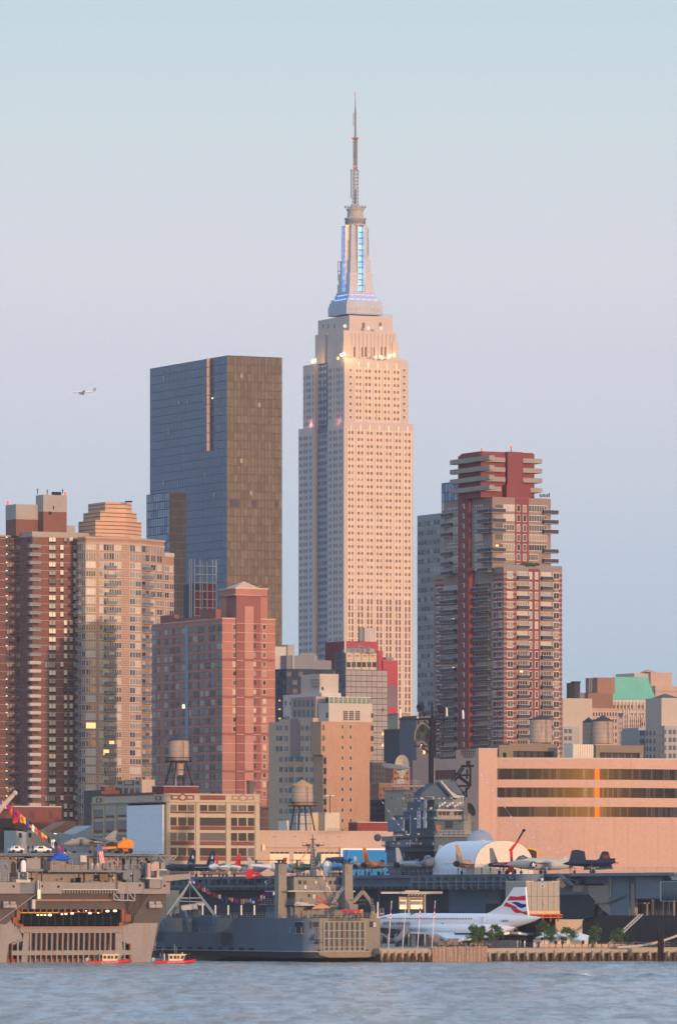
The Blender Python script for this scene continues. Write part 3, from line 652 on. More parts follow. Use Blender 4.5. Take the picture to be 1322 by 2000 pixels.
 for x, y in ((673,637),(718.5,641),(743,641),(757,698),(733,698),(660,700),(745,699)):
  Yq = Y+8; p = P(x,y,Yq); g = MB(); g.tube(p, p+Vector((.2,-.5,0)), 1.1, white, n=12); g.build('dish_antenna', b.root)
 for k in range(22): xx = 677+k*5.2; b.fr('ledge_clutter', fT, xx, 698.5-random.random()*3, xx+random.uniform(1,3.5), 702, -.3, random.choice([steel, concL, ls]), ref=675)
 for x, y, dy, cl, pw in ((668,696,-1,(1,.62,.28),700),(690,697,-1,(1,.62,.28),600),(745,697,-1,(1,.62,.28),700),(768,697,-1,(1,.62,.28),500),(612,704,26,(1,.62,.28),700),(604,829,38,(1,.25,.2),350),(655,822,6,(1,.25,.2),200)):
  ld = bpy.data.lights.new('floodlight', 'POINT'); ld.energy = pw; ld.color = cl; ld.shadow_soft_size = .5; lo = bpy.data.objects.new('floodlight', ld); COL.objects.link(lo); lo.parent = b.root; lo.location = P(x,y,Y+dy)-Vector(b.root.location)
 b.block('parapet', ui, U1, vf, vf+.5, z2, z2+.7, ls); b.block('parapet', 0, U0, 0, .6, z1, z1+.7, ls)
 q = b.mb('roof_railing')
 for k in range(20): t = k/19*(U4b-U4a); fbox(q, f4, U4a+t-.08, U4a+t+.08, z4, z4+1.3, -.4, -.3, steel)
 fbox(q, f4, U4a, U4b, z4+1.2, z4+1.35, -.4, -.3, steel)
 b.done()
esb()
# ------------------------------------------------------------------ red striped apartment tower, right of centre
def tower_g():
 b = Bld('apartment_tower', 'red striped balconied apartment tower with banded crown, right of the tallest skyscraper', 'apartment building', 983, 2000)
 rd = mat('brick_red', (.22,.065,.07), var=.07); bf = mat('buff_concrete', (.27,.21,.19), var=.07); bfL = mat('buff_band', (.32,.28,.25)); bp = mat('balcony_panel', (.05,.06,.09), rough=.5); wf = mat('white_frame', (.6,.57,.54), rough=.5, var=.03)
 R, L = b.R, b.L; Z = lambda y, x=983: R.Z(y, x); U = R.S(1097); base = b.base
 V = L.S(847); zt = Z(1108.5)
 b.block('wall', 0, U, 0, L.S(935), base, zt, bf); b.block('wall', .01, U-.5, L.S(935), V, base, b.L.Z(1121,870), bf)
 # upper shaft
 fu = b.Rf(5.5); ua = fu.S(961); ub = fu.S(1075); Lu = b.Lf(ua); va = Lu.S(867); zu = fu.Z(970.5, 962)
 b.block('upper_wall', ua, ub, 5.5, va, zt, zu, bf)
 # crown
 fc = b.Rf(9); ca, cb = fc.S(938), fc.S(1043); Lc = b.Lf(ca); vc = Lc.S(898); zc = fc.Z(883, 940)
 b.block('crown', ca, cb, 9, vc, zu, zc, rd); b.block('roof', ca+.3, cb-.3, 9.3, vc-.3, zc, zc+.3, rd)
 for x0, x1, y0, y1, o in ((986,1015,881,948,1.6),(981,1028,946,972,2.6)): b.fr('crown_pier', fc, x0, y0, x1, y1, o, rd, ref=940)
 for k in range(4):
  y = 893+19.1*k
  for (x0, x1) in ((938-1,981 if k < 3 else 973),(1015.5 if k < 3 else 1028,1053)):
   q = MB(); z0, z1 = fc.Z(y+9,940), fc.Z(y,940); fbox(q, fc, fc.S(x0)-(1.8 if x0 < 940 else 0), fc.S(x1), z0, z1, -.05, 1.8, bfL)
   if x0 < 940: fbox(q, Lc, -0.05, Lc.S(888), z0, z1, -.05, 1.8, bfL)
   else: q.prism([tuple(b.c+DU*u+DV*v) for u, v in ((cb-.05,9.0),(fc.S(1053),9.0),(fc.S(1053),14),(cb-.05,14))], z0, z1, bfL)
   q.build('crown_band', b.root)
 # red strips, stripes and floors
 pitch = 19.37; n = 22
 b.fr('red_strip', R, 1032, 1110, 1053, 1560, .12, rd, ref=983); b.fr('red_strip', fu, 1005, 971, 1032, 1110, .12, rd, ref=962)
 # red service spine on the north side
 t0, t1 = L.S(926), L.S(904.5)
 so_ = .9-ua; fbox(b.mb('red_spine'), L, t0, t1, base, fc.Z(884, 938), -3, so_, rd)
 for i in range(26):
  y = 966+19.37*i; g = MB(); f = Face(L.O+Vector(L.N)*so_, L.D, L.N); fbox(g, f, L.S(916.5), L.S(913), L.Z(y+8,915), L.Z(y,915), -.1, .08, gM); fbox(g, f, L.S(917.2), L.S(916.6), L.Z(y+8.6,915), L.Z(y-.6,915), -.1, .14, wf); fbox(g, f, L.S(917.2), L.S(913), L.Z(y,915), L.Z(y-.9,915), -.1, .14, wf); g.build('window', b.root)
 for i in range(n):
  y = 1117+pitch*i
  # red corner stripes
  for (x0, x1) in ((983,990),(1001,1008),(1079,1082),(1091,1097)): b.fr('wall', R, x0, y+11.5, x1, y+17, .08, rd, ref=983); b.fr('wall', R, x0, y+2, x1, y+6.5, .08, rd, ref=983) if x1-x0 > 5 else None
  b.fr('wall', R, 990, y+14, 1001, y+18, .08, rd, ref=983)
  for (x0, x1) in ((981.5,963),(866,850)): fbox(b.mb('wall'), L, L.S(x0), L.S(x1), Z(y+17), Z(y+12), -.05, .08, rd); fbox(b.mb('wall'), L, L.S(x0), L.S(x1), Z(y+6), Z(y+2), -.05, .06, rd)
  dk = [gD, gD, gM] if i > 7 else [gC, gB, gW, gC]
  b.w(R, R.S(990.5), R.S(1000.5), Z(y+11), Z(y), random.choice(dk), wf, mul=1, fw=.22)
  b.w(R, R.S(1080.5), R.S(1090.5), Z(y+11), Z(y), random.choice([gD, gD, gM, gC]), wf, mul=1, fw=.22)
  for x in (1032.8, 1044.5): b.w(R, R.S(x), R.S(x+4.2), Z(y+12), Z(y), random.choice(dk), wf, fw=.22, out=.3)
  for (x0, x1) in ((1008.5,1030),(1055,1076)):
   b.w(R, R.S(x0+1), R.S(x1-1), Z(y+13), Z(y-1),  random.choice(dk), wf, mul=3, fw=.1)
   bal(b, R, R.S(x0), R.S(x1), Z(y+14), 1.3, bfL, bp, h=1.05)
   fbox(b.mb('wall'), R, R.S(x0), R.S(x1), Z(y+14)+1.05, Z(y+14)+1.15, 1.2, 1.34, wf)
  # north side
  if y > 1118:
   for (x0, x1, m_) in ((960.5,954.5,1),(968.5,963,1),(979,973.5,1),(902,897,0)):
    b.w(L, L.S(x0), L.S(x1), Z(y+10), Z(y), random.choice([gM, gM, gD, gC]), wf, mul=0, fw=.3) if x0 != 960.5 else None
   for (x0, x1) in ((959,929),(893,865)):
    b.w(L, L.S(x0), L.S(x1), Z(y+12), Z(y-1),  random.choice([gM, gD, gM, gC]), wf, mul=4, fw=.1)
    bal(b, L, L.S(x0), L.S(x1), Z(y+14), 1.3, bfL, bp, h=1.05)
    fbox(b.mb('wall'), L, L.S(x0), L.S(x1), Z(y+14)+1.05, Z(y+14)+1.15, 1.2, 1.34, wf)
   for (x0, x1) in ((860,853.5),): b.w(L, L.S(x0), L.S(x1), Z(y+10), Z(y), random.choice([gM, gD]), wf, fw=.3)
 for i in range(7):
  y = 985.5+19.1*i; zz = lambda k: fu.Z(k, 962)
  if i < 6: b.w(fu, fu.S(983 if i not in (4,) else 979), fu.S(1003.5), zz(y+11), zz(y), random.choice([gC, gM, gB]), wf, mul=3)
  for x in (1009, 1021): b.w(fu, fu.S(x), fu.S(x+5), zz(y+12), zz(y), random.choice([gC, gM, gD]), wf, out=.3)
  if i < 6: b.w(fu, fu.S(1032.5), fu.S(1066.5 if i < 5 else 1049), zz(y+11), zz(y), random.choice([gD, gM]) if i != 3 else gC, wf, mul=6)
  if i < 6: b.w(fu, fu.S(967), fu.S(981), zz(y+10), zz(y), random.choice([gM, gC]), None, mul=1)
  for x0, x1 in ((942,927), (900,873)):
   b.w(Lu, Lu.S(x0), Lu.S(x1), zz(y+10), zz(y-1), random.choice([gM, gM, gC]), wf, mul=3, fw=.2)
  if i != 3 and i < 7:
   for (f, x0, x1) in ((fu, 962, 983), (fu, 1058, 1086), (Lu, 960, 939), (Lu, 884, 868)):
    if f is fu and i > 5: continue
    bal(b, f, f.S(x0)-(1.3 if x0 == 962 else 0), f.S(x1), zz(y+15), 1.4, bfL, bp, h=1.1)
    fbox(b.mb('wall'), f, f.S(x0), f.S(x1), zz(y+15)+1.1, zz(y+15)+1.2, 1.3, 1.44, wf)
 for (f, x, y) in ((R,1017,1310),(L,886,1208),(L,886,1303),(L,890,1459),(fu,970,1064),(L,952,1064)):
  g = MB(); fbox(g, f, f.S(x)-.5, f.S(x)+.5, f.Z(y+3,x), f.Z(y,x), 0, .3 if f is not fu else .2, lit); g.build('lit_window', b.root)
 baldone(b)
 b.block('terrace_rail', 0, U, -.02, .1, zt, zt+.9, steel); q = b.mb('roof_garden')
 for k in range(16): q.sphere(P(1018+k*2.2, 1101+random.random()*3, 2003.5), random.uniform(.3,.6), mat('hedge',(.04,.07,.03)), 6, 4)
 for x, y, ff in ((946.5,959,fu),(946.5,967,fu)): p = P(x,y,2012); g = MB(); g.tube(p, p+Vector((.2,-.5,0)), .75, white, n=12); g.tube(p+Vector((0,.1,-1.6)), p+Vector((0,.1,0)), .1, steel); g.build('dish_antenna', b.root)
 for k in range(7): x = 1054+k*3; g = MB(); g.tube(P(x,971,2010), P(x,966-random.random()*3,2010), .16, black); g.build('antenna', b.root)
 lamp_red(b, 997.5, 873, fc, .45); lamp_red(b, 940, 877, fc, .4)
 b.done()
 g2 = Bld('slab_building', 'grey blue concrete slab apartment building behind the red striped tower', 'apartment building', 880, 2120)
 gr = mat('grey_precast', (.27,.29,.31)); R, L = g2.R, g2.L; zt = L.Z(1000.5, 875); g2.block('wall', 0, 30, 0, L.S(814.7), g2.base, zt, gr)
 for i in range(27):
  y = 1013+18.6*i
  for x in (816.5,823,829,835,841,847.5,854): g2.w(L, L.S(x+4.2), L.S(x), L.Z(y+9,875), L.Z(y,875), random.choice([gD, gM, gD, gC]), None, out=.1)
  fbox(g2.mb('wall'), L, 0, L.S(815), L.Z(y+14,875), L.Z(y+12.8,875), -.05, .12, conc)
 g2.done()
 g3 = Bld('glass_block', 'blue glass block rising just behind the crown of the red striped tower', 'office building', 905, 2200)
 ln = MATS['mullion_dark']; zt = g3.L.Z(940,900); g3.block('wall', 0, 10, 0, g3.L.S(862.5), g3.base, zt, ln); curtain(g3, 'curtain_wall', g3.L, 0, g3.L.S(862.5), zt-80, zt, 2.4, 3.2, [MATS['blue_reflect_glass_a'], gS, MATS['wing_glass_a']], ln, seed=9); g3.done()
tower_g()
# ------------------------------------------------------------------ cluster in the middle
def mid():
 wh = mat('white_stucco', (.60,.60,.58), var=.05, streak=.25); cr = mat('cream_stucco', (.52,.48,.42), var=.06); nv = mat('navy_glass', (.025,.045,.085), rough=.2, metal=.1, var=.2); ngr = mat('grey_cladding', (.22,.22,.24)); ln = MATS['mullion_dark']
 # dark navy office block
 b = Bld('office_block', 'dark navy glass office block with grey plant room behind the tan hotel', 'office building', 559, 2400)
 R, L = b.R, b.L; zt = R.Z(1306,560); b.block('wall', 0, R.S(668), 0, L.S(520), b.base, zt, nv)
 f = b.Rf(2); b.block('plant_room', f.S(560), f.S(621), 2, 14, zt, R.Z(1279.5,560), ngr); b.block('plant_room', f.S(621)+.02, f.S(652), 4, 14, zt, R.Z(1287.5,560), ngr); b.block('plant_room', f.S(569), f.S(574), 1.3, 2, zt, R.Z(1279,560), conc)
 b.block('cooling_unit', f.S(548), f.S(571), 7, 14, zt, f.Z(1262,560), cr); b.block('cooling_unit', f.S(571), f.S(584), 6, 14, zt, f.Z(1258,560), conc)
 for i in range(9):
  y = 1312+16.5*i
  for k in range(9): b.wp(R, 560+k*11.5, y, 569+k*11.5, y+9, random.choice([gD,gM,nv,gD]), None)
  for x in (541,547,553): b.wp(L, x, y, x+3.5, y+9, litw if (i in (3,4,5,6) and x == 547 and 0) else random.choice([gD,nv,gM]), None)
 for y in (1367,1384,1402): 
  for x in (545,547.5): b.wp(L, x, y, x+1.6, y+2.6, lit, None, name='lit_window')
 for k in range(7): g = MB(); p = P(588+k*4.5, 1279, 2408); g.tube((p.x,p.y,p.z-3), P(588+k*4.5, 1275.5, 2408), .35, conc, n=8); g.build('vent_pipe', b.root)
 b.done()
 # maroon stepped slab
 b = Bld('stepped_building', 'stepped red and grey striped windowless slab beside the base of the tallest skyscraper', 'office building', 672, 2520)
 re = mat('panel_red', (.40,.07,.08)); gy = mat('panel_mauve', (.20,.14,.17)); R = b.R
 for (x0, x1, yt, v) in ((672,738,1252,2),(738,748,1270,1),(748,777,1288,0)):
  f = b.Rf(v); ys = [yt,1337.5,1380,1424,1464.6,1492.6,1720]
  for i in range(6): b.block('wall', f.S(x0), f.S(x1), v, v+16, f.Z(ys[i+1],672), f.Z(ys[i],672), re if i%2 == 0 else gy)
 f = b.Rf(4); b.block('plant_room', f.S(711), f.S(734.5), 4, 9, f.Z(1252,672), f.Z(1226,672), mat('panel_pale',(.55,.5,.46)))
 for i in range(5): b.fr('plant_room', f, 711+i*4.8, 1226, 711.5+i*4.8, 1252, .1, steel)
 for i in range(4): g = MB(); p = P(703+i*2.4,1252,2522); g.tube(p, P(703+i*2.4,1225,2522), .45, [steel, conc, steel, concD][i], n=10); g.build('flue_pipe', b.root)
 f = b.Rf(3); b.block('roof_unit', f.S(754), f.S(768), 3, 6, f.Z(1288,748), f.Z(1284,754), steel)
 b.done()
 # pale tiled tower with louvred crown
 b = Bld('office_tower', 'pale office tower clad in gridded panels with a bright louvred plant crown', 'office building', 675, 2300)
 R, L = b.R, b.L; pn = mat('panel_greige', (.30,.27,.26), rough=.35, spec=.8); pn2 = mat('panel_greige_b', (.26,.24,.24), rough=.3, spec=.9); zt = R.Z(1308,675); U = R.S(756.5)
 b.block('wall', 0, U, 0, L.S(656), b.base, zt, ln); curtain(b, 'panel_wall', R, 0, U, R.Z(1640,675), zt, 2.0, 2.0, [pn,pn,pn2], ln, lw=.07, seed=11, tilt=.002); curtain(b, 'north_wall', L, 0, L.S(656), R.Z(1640,675), zt+6, 2.6, 2.6, [nv,nv,gD], ln, seed=12)
 U2 = R.S(735.8); zc = R.Z(1274.5,675); cc = mat('crown_cream', (.60,.50,.38)); b.block('crown', 0, U2, 0, 8, zt, zc, cc)
 for i in range(6): b.wp(R, 677+i*10, 1293, 684.5+i*10, 1303, gD, None, mul=1, name='louvre')
 for i in range(5): b.fr('crown', R, 675+i*15, 1274, 676+i*15, 1308, .15, steel)
 for i in range(4): b.fr('crown_emblem', R, 679+i*15, 1280, 686+i*15, 1282, .1, concD)
 for i in range(4): p = P(681+i*13,1274,2304); g = MB(); g.lathe((p.x,p.y,zc), [(2.2,0),(2.2,1.2),(1.6,1.6)], conc, 14); g.build('cooling_fan', b.root)
 q = b.mb('roof_frame')
 for i in range(5): q.tube(P(677+i*11,1274,2301), P(677+i*11,1263,2301), .16, steel, n=5)
 q.tube(P(676,1263,2301), P(722,1265,2301), .16, steel, n=5); q.tube(P(700,1262,2303), P(720,1270,2303), .5, steel, n=6); q.tube(P(674,1275,2299), P(674,1252,2299), .25, white, n=6)
 for y in (1383,1430,1452): b.wp(R, 746, y, 748.5, y+6, lit if y > 1400 else gD, None, name='lit_window')
 b.done()
 # white stucco building
 b = Bld('white_building', 'white stucco building with a blank box penthouse between the navy block and tan hotel', 'apartment building', 628, 2050)
 R, L = b.R, b.L; zt = R.Z(1353,628); b.block('wall', 0, R.S(666), 0, L.S(553), b.base, zt, wh)
 f = b.Rf(3); b.block('penthouse', f.S(624.5), f.S(661), 3, b.Lf(f.S(624.5)).S(588), zt, f.Z(1316,625), cr)
 for y in (1326,1332,1338.5): fbox(b.mb('pipe_rack'), b.Lf(f.S(624.5)), 3.2, 9, f.Z(y+1,625), f.Z(y,625), .2, .5, conc); fbox(b.mb('pipe_rack'), f, f.S(625), f.S(627.5), f.Z(y+1,625), f.Z(y,625), .2, .5, conc)
 b.wp(f, 628, 1342, 631.5, 1348, gD); b.wp(L, 556.5, 1369, 560, 1378, gM, None); b.wp(L, 566, 1371, 568, 1377, gM, None)
 for x in (554,558,562): b.wp(L, x, 1399, x+2.6, 1405, gM, None)
 b.done()
 # tan brick hotel
 b = Bld('hotel', 'tan brick hotel with cream louvred top and rooftop glasshouse, in front of the gridded tower', 'hotel', 631, 1737)
 tn = mat('brick_tan', (.43,.265,.18), var=.07, streak=.3); tg = mat('brick_grey_tan', (.52,.38,.26), var=.08); ct = mat('cream_render', (.50,.45,.39), var=.05); mv = mat('mauve_brick', (.27,.20,.20)); org = mat('orange_panel', (.62,.30,.17)); teal = mat('teal_glass', (.04,.16,.18), rough=.15)
 R, L = b.R, b.L; Z = lambda y: R.Z(y,631); U = R.S(728.5); zc = Z(1409); z6 = Z(1474)
 b.block('wall', 0, R.S(722), 0, 6, b.base, z6, tn); b.block('wall', -.6, U, 0, 6, z6, zc, tn); b.block('wall', .01, R.S(721), 6, L.S(545), b.base, Z(1401), tg); b.block('wall', .02, 10, L.S(545), L.S(537.5)+4, b.base, Z(1405), tg)
 f = b.Rf(.4); b.block('top_storey', f.S(642), R.S(728), .4, b.Lf(f.S(642)).S(622), zc, Z(1372.7), ct)
 for x in (670,681.5,693.5):
  b.fr('louvre_grille', f, x, 1388, x+9, 1407.5, .06, ct, ref=642)
  for i in range(3):
   for j in range(5): b.wp(f, x+.4+i*3.0, 1388.5+j*3.8, x+2.6+i*3.0, 1391.6+j*3.8, gD, None, name='louvre')
 b.wp(b.Lf(f.S(642)), 637, 1392, 641, 1402, gD, None); b.wp(f, 724.5, 1393, 728, 1402, gD, None)
 fg = b.Rf(.5); ga, gb = fg.S(642.5), fg.S(724); zg = Z(1372.7)
 glh = mat('glasshouse_glass', (.1,.2,.2), rough=.05, spec=1)
 for i in range(9):
  fbox(b.mb('glasshouse'), fg, ga+(gb-ga)*i/9, ga+(gb-ga)*(i+1)/9-.12, zg+.15, zg+1.55, 0, .05, glh)
  fbox(b.mb('glasshouse_frame'), fg, ga+(gb-ga)*i/9-.08, ga+(gb-ga)*i/9+.05, zg, zg+1.7, -.03, .1, white)
 b.block('glasshouse', ga+.6, gb-.6, .8, 4, zg, zg+1.6, mat('planting', (.05,.09,.06))); fbox(b.mb('glasshouse_frame'), fg, ga, gb, zg+1.6, zg+1.72, -.05, .12, white)
 for x in (667, 683): 
  for i in range(14): b.wp(R, x, 1416+20.35*i, x+3.2, 1423+20.35*i, gD, ct, fw=.12, out=.08); b.wp(f, 0, 0, 0, 0, gD) if 0 else None
 for i in range(3): b.wp(R, 724, 1417+20.4*i, 728.6, 1427+20.4*i, gD, None, out=.12)
 for i in range(3): b.wp(R, 624.5+5, 1416+20.4*i, 629+5, 1426+20.4*i, gM, None, out=.15)
 b.fr('blue_strip', R, 623+8.5, 1476, 629+8.5, 1600, .06, mv, ref=631)
 for i in range(8): b.wp(R, 632, 1480+i*20, 637, 1492+i*20, gD, None, out=.1)
 for i in range(11):
  y = 1417+20.3*i
  cols = [(540,543.5),(546.5,551),(556.5,562),(588,593),(597,602),(606.5,612),(619,627)] if i < 3 else [(546.5,551.5),(556.5,561),(564.5,573,'t'),(577.5,582),(583,592,'t'),(597.5,601),(606.5,612)]
  for c in cols:
   b.wp(L, c[0], y, c[1], y+9.5, teal if len(c) > 2 else random.choice([gD,gM,gM]), ct if len(c) == 2 else None, mul=1 if c[1]-c[0] > 4 else 0, fw=.12)
   if i > 2 and len(c) > 2 and i < 6: b.fr('orange_spandrel', L, c[0], y+10, c[1], y+19, .1, org)
 b.fr('wall_recess', L, 569, 1401, 586, 1474, .3, mv, ref=631)
 # purple upper block with gridded windows
 f = b.Rf(7); ua, ub = f.S(617), f.S(640); lf = b.Lf(ua); b.block('upper_block', ua, ub, 7, lf.S(568), Z(1405), f.Z(1360,617), mat('mauve_render',(.36,.28,.26)))
 for i in range(5):
  for j in range(2):
   x = 573.5+i*8.6
   for k in range(3):
    for l in range(4): b.wp(lf, x+k*1.9, 1367+20*j+l*3.4, x+k*1.9+1.3, 1369.6+20*j+l*3.4, gM, None, name='window_pane')
 b.done()
mid()
def text_mesh(s, size, m, ext=.03):
 cu = bpy.data.curves.new('t', 'FONT'); cu.body = s; cu.size = size; cu.extrude = ext; cu.align_x = 'CENTER'; o = bpy.data.objects.new('t', cu); COL.objects.link(o)
 bpy.context.view_layer.update(); me = bpy.data.meshes.new_from_object(o.evaluated_get(bpy.context.evaluated_depsgraph_get())); bpy.data.objects.remove(o); me.materials.clear(); me.materials.append(m); return me
def place_text(me, f, t, o, z, parent, name, w=None, sx=1.0):
 a = np.array([v.co[:] for v in me.vertices]); 
 if w: a[:,0] *= w/(a[:,0].max()-a[:,0].min())
 D, Nn = f.D, f.N; 
 p = f.pt(t, o, z); L0 = wl(parent)
 for v, c in zip(me.vertices, a): v.co = (p[0]+D.x*c[0]+Nn.x*c[2]-L0.x, p[1]+D.y*c[0]+Nn.y*c[2]-L0.y, p[2]+c[1]-L0.z)
 ob = bpy.data.objects.new(name, me); COL.objects.link(ob); ob.parent = parent; return ob
# ------------------------------------------------------------------ timber water towers
def water_tower(px, pyc, pyt, pyb, hw, Y, legy, spread, label, base_z, plat=True, group='rooftop water towers', roof='black', topw=.9):
 k = Y/F; c = P(px, pyb, Y); ztop = P(px, pyt, Y).z; zc = P(px, pyc, Y).z; r = hw*k
 wood = mat('tank_wood', (.40,.31,.25), var=.15, sc=.6, fine=3, fvar=.12, streak=.5); cm = mat('tank_roof_'+roof, (.06,.06,.07) if roof == 'black' else (.50,.30,.16))
 t = thing('water_tower', (c.x, c.y, base_z), label, 'water tower', group)
 q = MB(); q.lathe((c.x,c.y,0), [(r,c.z),(r,c.z+(ztop-c.z)*.5),(r*.985,ztop)], wood, 28); q.build('tank', t, smooth=True)
 q = MB()
 for i in range(5): z = c.z+(ztop-c.z)*(.06+.2*i); q.lathe((c.x,c.y,z), [(r+.03,0),(r+.03,.09)], steel, 28)
 q.build('tank_hoops', t)
 q = MB(); q.lathe((c.x,c.y,0), [(r*1.06,ztop),(r*1.06,ztop+.12),(.1,zc)], cm, 28); q.build('roof', t)
 if plat:
  q = MB(); rp = r*1.36; q.lathe((c.x,c.y,c.z-.35), [(rp,0),(rp,.25)], black, 20)
  q.lathe((c.x,c.y,c.z+.75), [(rp,0),(rp,.07)], black, 20)
  for i in range(14): a = i*math.pi/7; q.tube((c.x+rp*.98*math.cos(a),c.y+rp*.98*math.sin(a),c.z-.1), (c.x+rp*.98*math.cos(a),c.y+rp*.98*math.sin(a),c.z+.8), .04, black, n=4)
  q.build('platform', t)
  for i in range(4):
   a = TH+math.pi/4+i*math.pi/2; q = MB(); q.tube((c.x+r*.75*math.cos(a),c.y+r*.75*math.sin(a),c.z-.3), (c.x+spread*k*math.cos(a),c.y+spread*k*math.sin(a),base_z), .19, black, n=6); q.build('leg', t)
  q = MB(); zt_ = c.z-.3
  for s_ in (.33,.66):
   p = [(c.x+(r*.75+(spread*k-r*.75)*s_)*math.cos(TH+math.pi/4+i*math.pi/2), c.y+(r*.75+(spread*k-r*.75)*s_)*math.sin(TH+math.pi/4+i*math.pi/2), zt_+(base_z-zt_)*s_) for i in range(4)]
   for i in range(4): q.tube(p[i], p[(i+1)%4], .09, black, n=4)
  q.build('cross_brace', t)
  q = MB(); q.tube((c.x-.9,c.y,base_z), (c.x-.9,c.y,c.z-.3), .38, steel, n=8); q.build('riser_pipe', t)
 q = MB()
 for s_ in (-.22,.22): q.tube((c.x+r*.45+s_,c.y-r*.93,c.z-.2), (c.x+r*.45+s_,c.y-r*.93,ztop), .04, black, n=4)
 for i in range(12): z = c.z+(ztop-c.z)*i/12; q.tube((c.x+r*.45-.22,c.y-r*.93,z), (c.x+r*.45+.22,c.y-r*.93,z), .03, black, n=4)
 q.build('ladder', t)
 return t
# ------------------------------------------------------------------ cream loft building with blank billboard
def loft():
 b = Bld('loft_building', 'cream framed loft building with maroon brick panels and big industrial windows', 'loft building', 321, 1650)
 cr = mat('cream_concrete', (.46,.39,.28), var=.05, streak=.2); br = mat('brick_maroon', (.20,.075,.06)); R, L = b.R, b.L; Z = lambda y: R.Z(y,321); U = R.S(507.5); V = L.S(180.5)
 zt = Z(1552); b.block('wall', 0, U, 0, V, b.base, zt, cr); b.block('roof', .4, U-.4, .4, V-.4, zt, zt+.05, roofm)
 b.block('parapet', -.1, U+.1, -.1, .5, zt, zt+.35, cr); b.fr('cornice', R, 321, 1563.5, 507.5, 1566, .5, cr); fbox(b.mb('cornice'), L, -.5, V, Z(1566), Z(1563.5), -.05, .5, cr)
 s_ = 1/3.305; X = lambda x: 120+x*s_; Yp = lambda y: 1500+y*s_
 bays = [(705,858,[(705,745),(755,808),(816,858)]), (893,1060,[(893,942),(950,1003),(1010,1060)]), (1095,1245,[(1095,1135),(1143,1195),(1204,1245)])]
 for r, (y0, y1, y2) in enumerate(((237,275,292),(318,371,399),(417,468,498),(515,566,597),(620,668,690))):
  for bi, (xa, xb, ws) in enumerate(bays):
   b.fr('brick_panel', R, X(xa), Yp(y1+4), X(xb), Yp(y2), .04, br, ref=321)
   ws2 = [(xa, xb)] if bi == 1 and r in (1,2,3) else ws
   for (x0, x1) in ws2:
    t0, t1 = R.S(X(x0)), R.S(X(x1)); g = random.choice([gD, gM, gC]) 
    b.w(R, t0, t1, Z(Yp(y1)), Z(Yp(y0)), gD if random.random() < .75 else gM, None, out=.06, mul=8 if x1-x0 > 100 else 2)
  for (y_) in (y0, y1): fbox(b.mb('sill'), R, 0, U, Z(Yp(y_+3)), Z(Yp(y_+1)), -.05, .14, cr) if y_ == y1 else None
 for x in (674,867,1062,1250): fbox(b.mb('pier'), R, R.S(X(x)), R.S(X(x+24)), b.base, Z(1567), -.05, .3, cr)
 # attic decoration
 for (xa, xb, ra) in ((707,858,1),(1098,1245,0),(895,1060,2)):
  t0, t1, z0, z1 = R.S(X(xa)), R.S(X(xb)), Z(Yp(204)), Z(Yp(174)); m_ = br if ra != 0 else mat('brick_tan_soft', (.34,.2,.14))
  fbox(b.mb('attic_panel'), R, t0, t1, z0, z1, -.05, .05, m_)
  if ra == 2: continue
  fbox(b.mb('attic_panel'), R, t0+.5, t1-.5, z0+.3, z1-.3, -.05, .09, cr)
  tm, zm = (t0+t1)/2, (z0+z1)/2
  for (rr, mm, oo) in ((1.25,m_,.13),(.7,cr,.17)): b.mb('attic_panel').extr([R.pt(tm-rr*1.3,oo/2,zm), R.pt(tm,oo/2,zm-rr), R.pt(tm+rr*1.3,oo/2,zm), R.pt(tm,oo/2,zm+rr)], Vector((R.N.x,R.N.y,0))*oo, mm)
 # north side
 Zl = lambda y: L.Z(Yp(y), X(660)); 
 for r, (y0, y1, y2) in enumerate(((249,290,312),(330,380,410),(424,470,500),(520,570,600))):
  for (x0, x1) in ((367,430),(290,348),(215,270)):
   dy = (430-x1)*.03; t0, t1 = L.S(X(x1)), L.S(X(x0))
   b.w(L, t0, t1, Zl(y1+dy), Zl(y0+dy), random.choice([gM,gM,gC]), None, out=.12, mul=3); b.w(L, t0, t1, Zl(y2+dy-3), Zl(y1+dy+5), br, None, out=.06, name='brick_panel_north')
 for x in (278, 352, 436, 205): fbox(b.mb('pier_north'), L, L.S(X(x+8)), L.S(X(x)), b.base, Zl(225), -.05, .35, cr)
 b.block('attic', -.06, .4, L.S(X(600)), L.S(X(290)), zt, zt+.7, br); 
 for xa, xb in ((600,660),(218,275)):
  t0, t1 = L.S(X(xb)), L.S(X(xa)); fbox(b.mb('wall'), L, t0, t1, Z(1567), Z(1551), -.05, .1, cr)
  fbox(b.mb('wall'), L, t0+1, t1-1, Z(1563), Z(1554), -.05, .14, br); fbox(b.mb('wall'), L, t0+2, t1-2, Z(1561.5), Z(1555.5), -.05, .18, cr)
 b.done()
 # blank screen billboard on the north side
 q = MB(); f = Face(b.L.O+Vector(b.L.N)*1.2, b.L.D, b.L.N); sw = mat('screen_vinyl', (.72,.76,.80), var=.02, rough=.7)
 fbox(q, f, f.S(320.3), f.S(250), f.Z(1668,320), f.Z(1571.7,320), 0, .3, sw); p = f.pt(f.S(320), 0, f.Z(1668,320))
 t = thing('billboard', p, 'large blank pale blue billboard sheet on the north side of the cream loft building', 'billboard'); q.build('panel', t)
 q = MB()
 for i in range(9): x = 254+i*8; fbox(q, f, f.S(x)-.1, f.S(x)+.1, f.Z(1571,320), f.Z(1567,320), -1, .4, black)
 fbox(q, f, f.S(320), f.S(250), f.Z(1569,320), f.Z(1568.5,320), -.2, .5, black); q.build('gantry', t)
 # tank house and tower on the roof
 bb = Bld('tank_house', 'maroon brick tank house under the largest rooftop water tower', 'rooftop structure', 320, 1662, base=zt)
